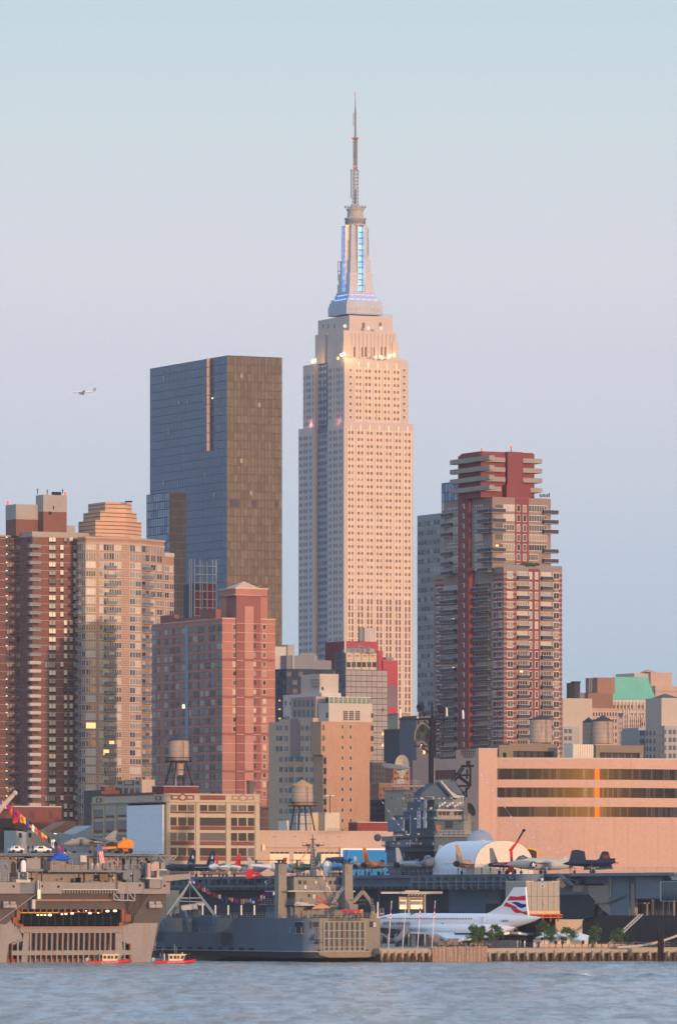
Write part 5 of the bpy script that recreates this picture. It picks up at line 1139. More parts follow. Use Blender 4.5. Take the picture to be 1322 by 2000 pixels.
cloth = {'dark': ((.03,.035,.05),(.03,.035,.05)), 'navy': ((.03,.05,.12),(.02,.03,.06)), 'white': ((.75,.75,.75),(.75,.75,.75)), 'blue': ((.06,.15,.4),(.03,.03,.04)), 'red': ((.5,.05,.04),(.05,.05,.07)), 'yellow': ((.7,.75,.05),(.05,.06,.1)), 'orange': ((.8,.2,.04),(.04,.04,.05)), 'khaki': ((.3,.25,.15),(.2,.17,.12)), 'grey': ((.25,.26,.28),(.06,.07,.1))}
def person(p, ang, pose, key, label, group=None, h=1.78):
 me = body(pose).copy(); a, c = cloth[key]
 for m_ in (mat('shirt_'+key, a, var=.05), mat('trousers_'+key, c, var=.05), skin, mat('hair_brown', (.05,.03,.02)), mat('shoe', (.02,.02,.02))): me.materials.append(m_)
 for f in me.polygons:
  z = f.center.z; x = abs(f.center.x); i = 1 if z < .93 and x < .19 else 0
  if z < .09: i = 4
  if x > .17 and z < 1.0 and z > .85: i = 2
  if z > 1.5: i = 2
  if z > 1.7 or (z > 1.62 and f.center.y < .02): i = 3
  f.material_index = i
 o = bpy.data.objects.new('person', me); COL.objects.link(o); o.location = p; o.rotation_euler = (0,0,ang); s_ = h/1.8; o.scale = (s_,s_,s_)
 return tag(o, label, 'person', group)
# ------------------------------------------------------------------ strings of signal flags
FC = [mat('flag_'+n, c, var=.03) for n, c in (('red',(.65,.04,.04)),('white',(.75,.75,.75)),('blue',(.03,.08,.4)),('yellow',(.8,.5,.03)),('orange',(.8,.25,.03)),('black',(.03,.03,.05)),('purple',(.3,.03,.2)))]
def bunting(pts, n, size, label, seed=1, group='strings of signal flags'):
 rg = random.Random(seed); pts = [Vector(p) for p in pts]; d = [0]
 for a, b in zip(pts[:-1], pts[1:]): d.append(d[-1]+(b-a).length)
 t = thing('signal_flags', pts[0], label, 'flags', group); q = MB(); q.path(pts, .03, blk, n=4); q.build('line', t)
 for k in range(n):
  s_ = d[-1]*(k+.5)/n; j = max(i for i in range(len(d)-1) if d[i] <= s_); f = (s_-d[j])/(d[j+1]-d[j]); p = pts[j].lerp(pts[j+1], f); dr = (pts[j+1]-pts[j]).normalized()
  wv = rg.uniform(-.4,.4); h = Vector((wv*size*.3, wv*size*.2, -size*rg.uniform(.8,1.35))); w_ = dr*size*rg.uniform(.4,.65); q = MB(); c1, c2 = rg.sample(FC+[FC[1],FC[2],FC[5]], 2)
  e = Vector((0,.03,0)); sty = rg.randrange(4)
  def slab(a0, a1, b0, b1, m, th=.03):
   q.extr([p+w_*a0+h*b0, p+w_*a1+h*b0, p+w_*a1+h*b1, p+w_*a0+h*b1], (0,th,0), m)
  if sty == 0: slab(0,1,0,1,c1)
  elif sty == 1: slab(0,.5,0,1,c1); slab(.5,1,0,1,c2)
  elif sty == 2: slab(0,1,0,.5,c1); slab(0,1,.5,1,c2)
  else: slab(0,1,0,1,c1); slab(.3,.7,.3,.7,c2,.07)
  q.build('flag', t)
 return t
# ================================================================== amphibious assault ship, seen from its stern
def lhd():
 b = Bld('assault_ship', 'huge grey amphibious assault ship seen stern on, with open well deck and ribbed stern gate', 'ship', 1, 1320, base=0)
 R = b.R; Z = lambda y: R.Z(y, 160)*1.0; z_ = lambda y: CH-(y-HY)*1332/F; T = R.S
 SEP = ('stern_plate','stern_flare','gate_bracket','locker','gallery_band','pedestal','hinge','balcony','waterline_rust')
 def nb(part): 
  return MB() if part in SEP else b.mb(part)
 def poly(part, pts, o, th, m):
  q = nb(part); q.extr([R.pt(T(x), o-th/2, z_(y)) for x, y in pts], Vector((R.N.x,R.N.y,0))*th, m)
  if part in SEP: q.build(part, b.root)
 def bx(part, x0, y0, x1, y1, o0, o1, m):
  q = nb(part); fbox(q, R, T(x0), T(x1), z_(y1), z_(y0), o0, o1, m)
  if part in SEP: q.build(part, b.root)
 # hull body: back volume with slanted right edge
 for pts, m_ in (([(-3,1745),(330,1745),(331,1760),(298,1884),(2,1884)], buffd),):
  b.mb('hull').extr([R.pt(T(x), -46.5, z_(y)) for x, y in pts], Vector((R.N.x,R.N.y,0))*90, m_)
 b.mb('hull').extr([R.pt(T(x), -47, z_(y)) for x, y in [(-3,1724),(330,1724),(330,1745.2),(-3,1745.2)]], Vector((R.N.x,R.N.y,0))*93, buff)
 b.mb('upper_hull').extr([R.pt(T(x), -51, z_(y)) for x, y in [(-30,1669),(305,1669),(300,1724.2),(-30,1724.2)]], Vector((R.N.x,R.N.y,0))*94, buff)
 b.mb('flight_deck').extr([R.pt(T(x), -51, z_(y)) for x, y in [(-60,1667),(314,1667),(314,1672),(-60,1672)]], Vector((R.N.x,R.N.y,0))*100, navyg)
 # hull face plates (upright quarters)
 poly('stern_plate', [(-3,1805),(17,1805),(27,1797),(40,1809),(50,1833),(22,1843),(17,1884),(2,1884)], -1.1, .9, buff)
 poly('stern_plate', [(313,1803),(266,1803),(240,1809),(237,1834),(258,1842),(262,1884),(298,1884)], -1.1, .9, buff)
 poly('stern_flare', [(0,1745),(62,1745),(40,1780),(27,1797),(17,1805),(-3,1805)], -1.3, .6, buffd); poly('stern_flare', [(297,1745),(326,1746),(331,1752),(330,1766),(313,1803),(266,1803),(268,1790)], -1.3, .6, buffd)
 poly('stern_flare', [(246,1745),(297,1745),(266,1803),(256,1803)], -1.5, .3, navyd)
 # sponson band at gallery level
 for x0, x1 in ((-3,38),(75,121),(229,278),(312,331)): bx('gallery_band', x0, 1723, x1, 1745.5, -1, .4, buff)
 bx('gallery_band', 278, 1736, 312, 1746, -1, .6, buff); bx('gallery_band', 38, 1724, 75, 1744, -1, -.4, navyg)
 for x, y in ((25.5,1731.5),(81,1731),(113,1732),(272,1729),(320,1730)): q = MB(); p = R.pt(T(x), .4, z_(y)); q.tube(p, Vector(p)+Vector((R.N.x,R.N.y,0))*.12, .28, rustm, n=10); q.tube(p, Vector(p)+Vector((R.N.x,R.N.y,0))*.16, .2, dark, n=10); q.build('fairlead', b.root)
 # upper works: walls, balcony, doors, tanks
 bx('upper_wall', 90, 1676, 240, 1701, -2.2, -1.8, buff); bx('balcony', 92, 1700, 246, 1703.5, -2.2, .8, navyg)
 bx('upper_wall', 0, 1678, 26, 1722, -3, -1.6, navyg); bx('upper_wall', 55, 1677, 82, 1697.5, -2, -.6, buff); bx('upper_wall', 54, 1697.5, 86, 1702.5, -2, -.3, navyg)
 bx('upper_wall', 137, 1671, 172, 1688, -2, -.8, mat('boat_blue_grey',(.10,.15,.2))); bx('upper_wall', 159, 1671, 171, 1684, -1, -.3, concL); bx('upper_wall', 255, 1676, 290, 1722, -3, -1.9, navyg)
 bx('walkway', 119, 1736.5, 230, 1738.5, -1.5, .7, concL); bx('walkway', 119, 1738.5, 230, 1744, -1.8, -1.5, navyd)
 for i in range(20): bx('walkway', 124+i*5.4, 1739, 126+i*5.4, 1745, -1.6, .2, buff)
 for x0,y0,x1,y1,m_ in ((126,1724,134,1735,white),(207,1724,216,1735,white),(155,1714,163,1730,dark),(200,1707,216,1719,mat('brown_box',(.2,.13,.08))),(170,1721,184,1730,mat('blue_tarp_grey',(.1,.16,.24))),(245,1703,262,1718,navyg),(89,1677,92,1702,navyd),(93,1679,103,1699,navyd)): bx('locker', x0,y0,x1,y1,-1.8,-1.1,m_)
 # recess, beam, upper gate
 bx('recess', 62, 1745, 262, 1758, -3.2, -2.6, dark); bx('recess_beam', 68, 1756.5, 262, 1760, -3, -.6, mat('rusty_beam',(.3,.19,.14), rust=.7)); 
 poly('upper_gate', [(62,1760),(250,1760),(262,1772),(246,1777),(50,1777)], -1.9, 1.2, navyd)
 # well deck: flat near-black panel stands for the dark cavity, with lamps
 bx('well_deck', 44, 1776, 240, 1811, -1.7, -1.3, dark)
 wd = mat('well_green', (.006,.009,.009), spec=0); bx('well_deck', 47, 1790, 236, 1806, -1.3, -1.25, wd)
 for i in range(12): bx('well_deck', 50+i*15.6, 1786, 51+i*15.6, 1808, -1.25, -1.15, mat('well_stanchion',(.05,.05,.045)))
 gl = mat('gold_beam_glow', (.5,.3,.05), emit=.15); bx('well_beam', 44, 1781.5, 118, 1783.5, -1.25, -.8, gl); bx('well_beam', 118, 1781.5, 200, 1782.7, -1.25, -.8, mat('orange_beam',(.35,.12,.05)))  # first beam weakly self-lit, standing in for lamp light falling on it
 for i in range(14): bx('well_beam', 46+i*12, 1775, 47.6+i*12, 1783, -1.25, -.7, mat('orange_beam',(.35,.12,.05)))
 wl_ = mat('sodium_lamp', (1,.7,.42), emit=1.4)
 for x, y, w_ in ((77,1787,5),(84,1787,5),(91,1787,5),(100.5,1787,8),(124,1785.5,5),(132,1785,6),(144,1784,7),(157,1780,2.4),(171,1779,3.5),(178.5,1783.5,7),(195,1783,4),(213,1779.5,8),(227.5,1779,8)):
  q = MB(); p = R.pt(T(x), -.6, z_(y)); q.sphere(p, w_*.052, wl_, 10, 6, sz=.55); q.build('well_lamp', b.root)
 for x0, x1, y0, y1 in ((35,42,1777,1797),(28,36,1791,1803),(38,48,1804,1810),(240,246,1777,1800),(247,258,1786,1800),(235,243,1802,1810),(33,41,1803,1808)): bx('hinge', x0, y0, x1, y1, -1.5, -.4, rustm)
 # stern gate: frame, ribs
 poly('stern_gate', [(40,1810),(246,1810),(238,1822),(45,1822)], -.7, .7, buff); bx('stern_gate', 41, 1809.5, 245, 1811.5, -1.2, .1, mat('rusty_edge',(.4,.22,.15), rust=.8))
 bx('gate_plate', 44, 1820, 240, 1884, -1.9, -1.5, navyd)
 poly('stern_gate', [(50,1820),(62,1820),(57,1880),(45,1880)], -.7, .6, buff); poly('stern_gate', [(228,1820),(240,1820),(246,1880),(232,1880)], -.7, .6, buff)
 bx('stern_gate', 25, 1856, 262, 1865, -1.3, -.35, buff)
 for i in range(17): x = 61+i*10.4; q = MB(); q.extr([R.pt(T(x+a), -.75, z_(y)) for a, y in ((0,1822),(2,1822),(.8,1884),(-1.2,1884))], Vector((R.N.x,R.N.y,0))*.9, mat('rusty_rib', (.33,.26,.22), rust=.95)); q.build('gate_rib', b.root)
 for i in range(16): x = 63.5+i*10.4; poly('gate_corrugation', [(x+1.5,1823),(x+5.5,1823),(x+4.5,1856),(x+.5,1856)], -1.35, .4, mat('gate_grey',(.17,.15,.15), rust=.5))
 for s_, a, c in ((1,25,50),(-1,258,236)):
  poly('gate_bracket', [(a,1843),(c,1833),(c,1836),(a,1846)], -.6, .5, buff); bx('gate_bracket', min(a,a+s_*3), 1843, max(a,a+s_*3), 1880, -1, -.4, rustm); bx('gate_bracket', min(a+s_*11,a+s_*14), 1840, max(a+s_*11,a+s_*14), 1880, -1, -.4, buff); bx('gate_bracket', min(a,c), 1846, max(a,c), 1884, -1.9, -1.45, dark)
 bx('waterline_rust', 4, 1872, 298, 1884, -1.5, -1.25, rustm)
 # life raft canisters
 for x in (8,21,292,305):
  y = 1767 if x < 100 else 1767; q = MB(); p0, p1 = R.pt(T(x),-.2,z_(y+3)), R.pt(T(x+12),-.2,z_(y+3)); q.tube(p0, p1, .42, mat('canister',(.35,.33,.31)), n=12); q.build('raft_canister', b.root); q = MB(); c = Vector(R.pt(T(x+6),-.4,z_(y-3))); q.tube(R.pt(T(x+1),-.5,z_(y-3.5)), R.pt(T(x+11),-.5,z_(y-3.5)), .34, MATS['canister'], n=12); q.build('raft_canister', b.root)
 # radar-domed gun left, launcher right
 q = MB(); p = Vector(R.pt(T(44), .6, z_(1703))); q.lathe((p.x,p.y,0), [(.58,p.z),(.6,p.z+1.5),(.5,p.z+2.1),(.25,p.z+2.35)], whitep, 18); q.build('gun_radome', b.root, smooth=True); q = MB(); q.box(p.x-.75,p.x+.75,p.y-.5,p.y+.5,z_(1718),p.z,navyd); q.tube(p+Vector((0,-.5,-.8)), p+Vector((0,-1.5,-.7)), .2, steel, n=10); q.box(p.x-1.0,p.x-.75,p.y-.6,p.y+.6,z_(1718),p.z-.1,concL); q.box(p.x+.75,p.x+1,p.y-.6,p.y+.6,z_(1718),p.z-.1,concL); q.build('gun_mount', b.root)
 bx('pedestal', 30, 1718, 58, 1724, -.8, .6, concL)
 lp_ = mat('launcher_pink', (.48,.34,.28)); q = MB(); pts = [R.pt(T(x),.6,z_(y)) for x, y in ((289,1691),(295,1684),(301,1682),(305.5,1685),(306,1700),(290,1701))]; q.extr(pts, Vector((R.N.x,R.N.y,0))*1.6, lp_); q.build('missile_launcher', b.root); bx('launcher_mount', 284, 1686, 290, 1714, 0, 1.2, lp_); bx('launcher_mount', 302, 1700, 306.5, 1714, 0, 1.2, lp_); bx('pedestal', 280, 1714, 310, 1717, -.3, 1.6, concL); bx('pedestal', 288, 1717, 309, 1735, -.5, 1.2, buff)
 for y0 in (1719,1722.5,1726,1729.5,1733): bx('launcher_mount', 309, y0, 312, y0+2, -.5, 1.1, navyd); bx('launcher_mount', 285, y0, 288, y0+2, -.5, 1.1, navyd)
 # gangway frame, mooring mast and hawser
 q = b.mb('access_frame')
 for a, c in (((222,1745),(233,1759)),((233,1759),(262,1759)),((262,1759),(262,1745)),((221,1745),(221,1757)),((235,1745),(235,1759)),((248,1745),(248,1759)),((251,1745),(262,1759)),((221,1757),(233,1759)),((239,1745),(239,1758))): q.tube(R.pt(T(a[0]),.5,z_(a[1])), R.pt(T(c[0]),.5,z_(c[1])), .12, rail, n=5)
 q = b.mb('mooring_mast'); q.tube(R.pt(T(72),.9,z_(1757)), R.pt(T(72),.9,z_(1720)), .2, concL, n=8); q.tube(R.pt(T(77),.8,z_(1757)), R.pt(T(77),.8,z_(1722)), .12, concL, n=6); q.tube(R.pt(T(72.3),1.1,z_(1755)), R.pt(T(72.3),1.1,z_(1738)), .26, mat('warm_lamp_tube',(1,.7,.35),emit=.5), n=8); bx('mooring_mast', 62, 1757, 68, 1775, -.3, .5, concL)
 # rails and clutter on the galleries
 for (xa, xb, y, o) in ((100,246,1700,.7),(121,229,1737,.6),(-3,38,1724,.2),(246,312,1698,-.6),(-40,140,1667,.4),(140,310,1667,-.7)):
  q = MB(); railing(q, [R.pt(T(xa),o,z_(y)), R.pt(T(xb),o,z_(y))], h=1.05 if y > 1670 else .55, bars=3 if y > 1670 else 2, m=rail if y > 1670 else navyd, step=1.6); q.build('railing', b.root)
 rg = random.Random(4)
 for i in range(70):
  x = rg.uniform(0,308); y = rg.choice([rg.uniform(1672,1677), rg.uniform(1704,1722), rg.uniform(1678,1698)])
  w_, h = rg.uniform(.6,5), rg.uniform(.5,4); bx('deck_fitting', x, y, x+w_, y+h, -2, -1.2+rg.random()*.6, rg.choice([buff,navyd,navyg,concL,dark,steel]))
 for i in range(34): x = rg.uniform(0,300); bx('piping', x, 1673 if i%2 else 1704, x+.7, 1698 if i%2 else 1722, -2, -1.35, rg.choice([navyd,steel,concL]))
 for i in range(16): y = 1672+i*.25; x = 10+i*18; bx('piping', x, 1674+(i%3)*1.5, x+17, 1674.6+(i%3)*1.5, -1, -.4, steel)
 q = b.mb('deck_edge_net')
 for i in range(40): x = 3+i*7.6; q.tube(R.pt(T(x),-.5,z_(1668)), R.pt(T(x+2),.9,z_(1670.5)), .05, navyd, n=4)
 q = b.mb('starboard_platform')
 for x0,y0,x1,y1,m_ in ((296,1697,337,1699.5,concL),(300,1671,318,1680,navyg),(304,1680,314,1697,navyd),(325,1684,334,1697,buff),(309,1683,322,1696,navyg)): fbox(q, R, T(x0), T(x1), z_(y1), z_(y0), -4, -2.6, m_)
 for a, c in (((322,1670),(333,1683)),((333,1683),(337,1684)),((322,1671),(358,1671)),((331,1680),(352,1678)),((340,1671),(345,1680)),((352,1671),(340,1680)),((358,1671),(352,1678))): q.tube(R.pt(T(a[0]),-3,z_(a[1])), R.pt(T(c[0]),-3,z_(c[1])), .16, buff, n=5)
 for i in range(26): x, y = rg.uniform(286,318), rg.uniform(1670,1712); q.tube(R.pt(T(x),-2,z_(y)), R.pt(T(x+rg.uniform(-6,6)),-2,z_(y+rg.uniform(-6,8))), .06, rg.choice([steel,navyd,rail]), n=4)
 b.mb('stern_ramp').extr([R.pt(T(x), -3.5, z_(y)) for x, y in ((312,1711),(383,1706),(383,1716),(320,1723),(312,1723))], Vector((R.N.x,R.N.y,0))*2, buff)
 b.done()
 zd = z_(1667)
 q = MB(); a, c = P(70,1747,1318), P(-40,1828,1290); q.tube(a, c, .07, rope, n=5)
 solo('mooring_line', q, a, 'pale mooring rope running down left from the stern of the assault ship', 'rope')
 # blue canopy
 f = R; base = Vector(R.pt(T(97),.5,z_(1700))); tt = thing('canopy_tent', base, 'blue pop-up canopy tent on the stern balcony of the assault ship', 'canopy')
 bl = mat('canopy_blue', (.01,.10,.55), rough=.7, var=.05); q = MB(); x0, x1 = T(97), T(136); xm = (x0+x1)/2; zz = z_(1679); zt = z_(1664.5)
 cor = [R.pt(x0,1.6,zz), R.pt(x1,1.6,zz), R.pt(x1,-1.6,zz), R.pt(x0,-1.6,zz)]; ap = R.pt(xm,0,zt)
 top = [Vector(ap)+(Vector(c_)-Vector(ap))*.04 for c_ in cor]; mid_ = [Vector(ap)+(Vector(c_)-Vector(ap))*.5-Vector((0,0,.1)) for c_ in cor]; q.loft([cor, mid_, top], bl); q.build('roof', tt)
 for c_ in cor: q = MB(); q.tube((c_[0],c_[1],z_(1700)), c_, .05, rail, n=5); q.build('pole', tt)
 q = MB(); q.tube(cor[0], R.pt(x1,1.6,zz-1.3), .04, rail, n=4); q.tube(cor[1], R.pt(x0,1.6,zz-1.5), .04, rail, n=4); q.build('brace', tt)
 # national flag on its staff
 fp = Vector(R.pt(T(187), 1.0, z_(1700))); tt = thing('flag', fp, 'large stars and stripes flag drooping from a staff on the assault ship balcony', 'flag'); q = MB(); q.tube(fp, R.pt(T(187),1.0,z_(1640)), .05, rail, n=5); q.build('staff', tt)
 fr_, fw, fb = FC[0], FC[1], FC[2]
 def fpt(u, v):   # u across the drooping cloth, v along stripes
  x = 184.5+u*10+v*8.5; y = 1650+u*-2+v*37+math.sin(u*7)*.8; return R.pt(T(x), 1.0+math.sin(u*9+v*3)*.12, z_(y))
 q = MB()
 for i in range(7):
  q.add([fpt(i/7,0.38 if i > 2 or 1 else 0),fpt((i+1)/7,.38),fpt((i+1)/7,1),fpt(i/7,1)], [(0,1,2,3)], fr_ if i%2 == 0 else fw)
 q.build('stripes', tt); q = MB()
 for i in range(6): 
  for j in range(2): q.add([fpt(i/6,.38*j/2),fpt((i+1)/6,.38*j/2),fpt((i+1)/6,.38*(j+1)/2),fpt(i/6,.38*(j+1)/2)], [(0,1,2,3)], fb)
 for i in range(4):
  for j in range(4): p = Vector(fpt(.15+i*.23,.05+j*.09)); q.sphere(p+Vector((0,-.05,0)), .06, fw, 5, 4)
 q.build('canton', tt)
 # people
 on = lambda x, o, y=1667: Vector(R.pt(T(x), o, z_(y)))
 for i, (x, o, y, a, ps, k, lab) in enumerate(((61.5,-1.4,1667,.3,'stand','dark','person in dark uniform standing left of a pair on the assault ship deck'),(70,-1.2,1667,-.2,'stand','navy','person in navy clothing standing right of a pair on the assault ship deck'),(106,-1.5,1667,1.4,'walk','dark','person in dark clothes walking on the flight deck above the blue canopy'),(180,.3,1700,2.9,'stand','white','sailor in white uniform at the balcony rail left of the drooping flag'),(190.5,.3,1700,3.4,'stand','white','sailor in white uniform partly behind the drooping flag'),(215.5,0,1700,3,'stand','dark','person in dark clothes alone at the balcony rail right of the flag'),(233,0,1700,2.2,'walk','grey','person in grey walking at the right end of the balcony'))):
  person(on(x,o,y), a, ps, k, lab, 'people on the assault ship')
 return b, R, T, z_
LHD = lhd()
def deck_kit():
 b, R, T, z_ = LHD; zd = z_(1667)
 # jump jet
 gj = mat('jet_grey', (.24,.25,.24), rough=.5); gjd = mat('jet_grey_dark', (.12,.13,.13)); glass = mat('canopy_glass', (.05,.07,.09), rough=.05, spec=1)
 p = Vector(R.pt(T(142), -4.5, zd)); ang = TH+math.radians(0)
 t = thing('jump_jet', p, 'grey jump jet parked nose left on the assault ship flight deck', 'fighter jet'); Tt = loc3(p, ang); k = 1.13
 TT = lambda s, r, z: Tt(s*k, r*k, z*k)
 q = MB(); fuse(q, TT, [(0,.05,.05,1.75),(.5,.3,.3,1.8),(1.2,.45,.5,1.95),(2.2,.55,.68,2.15),(3.2,.95,.8,2.2),(4.6,1.15,.85,2.15),(6.2,.95,.75,2.15),(7.6,.6,.6,2.2),(9,.35,.4,2.35),(10.6,.15,.2,2.5)], gj); q.build('fuselage', t, smooth=True)
 q = MB(); fuse(q, TT, [(1.1,.1,.1,2.35),(1.6,.32,.35,2.6),(2.3,.38,.42,2.75),(3.0,.3,.3,2.8),(3.4,.1,.1,2.75)], glass); q.build('canopy', t, smooth=True)
 for sd_ in (1,-1):
  q = MB(); plate(q, TT, [(4.2,.7*sd_,2.95),(6.8,4.3*sd_,2.2),(7.7,4.3*sd_,2.15),(7.2,.6*sd_,2.85)], .16, gjd); q.build('wing', t)
  q = MB(); plate(q, TT, [(8.9,.2*sd_,2.4),(10.3,2*sd_,2.0),(10.9,2*sd_,2.0),(10.4,.2*sd_,2.4)], .1, gj); q.build('tailplane', t)
  q = MB(); q.tube(TT(3.1,.95*sd_,2.1), TT(3.5,1.1*sd_,2.1), .62, gjd, n=14); q.build('intake', t)
  for rr in (1.7,2.8): q = MB(); q.tube(TT(4.8,rr*sd_,2.1), TT(7.2,rr*sd_,2.05), .22, gj, n=8); q.build('wing_store', t)
  q = MB(); q.tube(TT(6.9,3.4*sd_,2.3), TT(6.9,3.4*sd_,.3), .07, steel, n=5); q.sphere(TT(6.9,3.4*sd_,.2), .2, tyre, 8, 6); q.build('outrigger_wheel', t)
 q = MB(); plate(q, TT, [(8.0,0,2.55),(10.2,0,4.3),(10.9,0,4.2),(10.4,0,2.5)], .14, gj, 'r'); q.build('tail_fin', t)
 for s_ in (2.2,5.4): q = MB(); q.tube(TT(s_,0,1.6), TT(s_,0,.3), .09, steel, n=6); q.tube(TT(s_,-.15,.3), TT(s_,.15,.3), .32, tyre, n=12); q.build('landing_gear', t)
 # orange deck crane
 p = Vector(R.pt(T(255), -3.5, zd)); t = thing('deck_crane', p, 'orange mobile crash crane vehicle at the right end of the assault ship deck', 'crane vehicle'); Tt = loc3(p, TH)
 q = MB(); plate(q, Tt, [(-1.7,-1.1,1.7),(1.9,-1.1,1.7),(1.9,1.1,1.7),(-1.7,1.1,1.7)], .9, orange); q.extr([Tt(s,0,z) for s, z in ((-1.7,1.2),(1.9,1.2),(1.9,2.6),(1.3,2.7),(.6,3.0),(-.4,2.6),(-1.3,2.3),(-1.7,2.0))], (Tt(0,1,0)-Tt(0,0,0))*1.9, orange); q.build('body', t)
 q = MB(); q.box(p.x-1.0,p.x+1.1,p.y-.8,p.y+.8,p.z+.35,p.z+1.2,mat('orange_dark',(.5,.12,.02))); q.build('chassis', t)
 for s_ in (-1.1,1.2):
  for r_ in (-.95,.95): q = MB(); q.tube(Tt(s_,r_-.2,.55), Tt(s_,r_+.2,.55), .55, tyre, n=14); q.build('wheel', t)
 q = MB(); plate(q, Tt, [(-1.4,-.5,1.3),(-5.6,-.5,1.1),(-5.6,.5,1.1),(-1.4,.5,1.3)], .45, orange); plate(q, Tt, [(-1.4,-1,.9),(-3.2,-1,.5),(-3.2,1,.5),(-1.4,1,.9)], .5, navyd); q.build('boom', t)
 q = MB(); q.box(p.x-.1,p.x+.5,p.y-.9,p.y+.3,p.z+2.7,p.z+3.35,orange); q.build('cab', t)
 # white tow vehicles
 def car(px, lab, L=4.2):
  p = Vector(R.pt(T(px), -2.2, zd)); t = thing('tow_truck', p, lab, 'utility vehicle', 'vehicles on the assault ship deck'); Tt = loc3(p, TH); q = MB(); q.extr([Tt(s,0,z) for s, z in ((-L/2,.4),(L/2,.4),(L/2,.95),(L*.3,1.05),(L*.1,1.5),(-L*.2,1.5),(-L*.28,1.0),(-L/2,.95))], (Tt(0,1,0)-Tt(0,0,0))*1.7, whitep); q.build('body', t)
  for s_ in (-L*.32, L*.32):
   for r_ in (-.8,.8): q = MB(); q.tube(Tt(s_,r_-.12,.38), Tt(s_,r_+.12,.38), .38, tyre, n=14); q.build('wheel', t)
  q = MB(); q.extr([Tt(s,0,z) for s, z in ((L*.08,1.0),(L*.05,1.42),(-L*.17,1.42),(-L*.2,1.0))], (Tt(0,1,0)-Tt(0,0,0))*1.74, gD); q.build('side_window', t)
 car(88, 'white pickup parked behind the standing pair on the assault ship deck', 4.4); car(40, 'white low tow tractor at the left of the assault ship deck', 2.9)
 q = MB(); p = P(-12,1594,1335); e = P(30,1549,1335); q.tube(p, e, .75, mat('boom_beige',(.5,.42,.34)), r1=.35, n=8); q.sphere(e, .55, MATS['boom_beige'], 8, 6); q.tube(e, e+Vector((.2,0,-1.0)), .15, blk, n=5)
 t = thing('crane_boom', P(-12,1594,1335), 'beige telescopic crane boom reaching in from the left edge above the ship', 'crane'); q.build('boom', t); q = MB(); q.tube(P(-12,1594,1335), R.pt(T(-14),-3,zd), .6, MATS['boom_beige'], n=8); q.build('post', t)
 q = MB(); q.tube(P(-30,1613,1334), P(54,1624,1338), .12, dark, n=5); q.tube(P(-30,1616,1334), P(20,1618,1338), .1, dark, n=5)
 solo('rotor_blade', q, P(-30,1613,1334), 'thin dark helicopter rotor blades entering at the left above the ship deck', 'rotor blade')
 c = [P(x,y,1335) for x, y in ((-8,1555),(20,1572),(45,1592),(70,1615),(95,1635),(118,1650),(142,1668))]; bunting(c, 24, 1.3, 'long string of signal flags descending to the blue canopy on the assault ship', 3)
 q = MB()
 for i, x in enumerate((28,31)): q.tube(P(x,1608-i*2,1336), P(x+2.4,1582,1336), .35, redp, n=8)
 solo('windsock', q, P(28,1610,1336), 'red and white windsock hanging at the top of the left signal flags', 'windsock')
deck_kit()
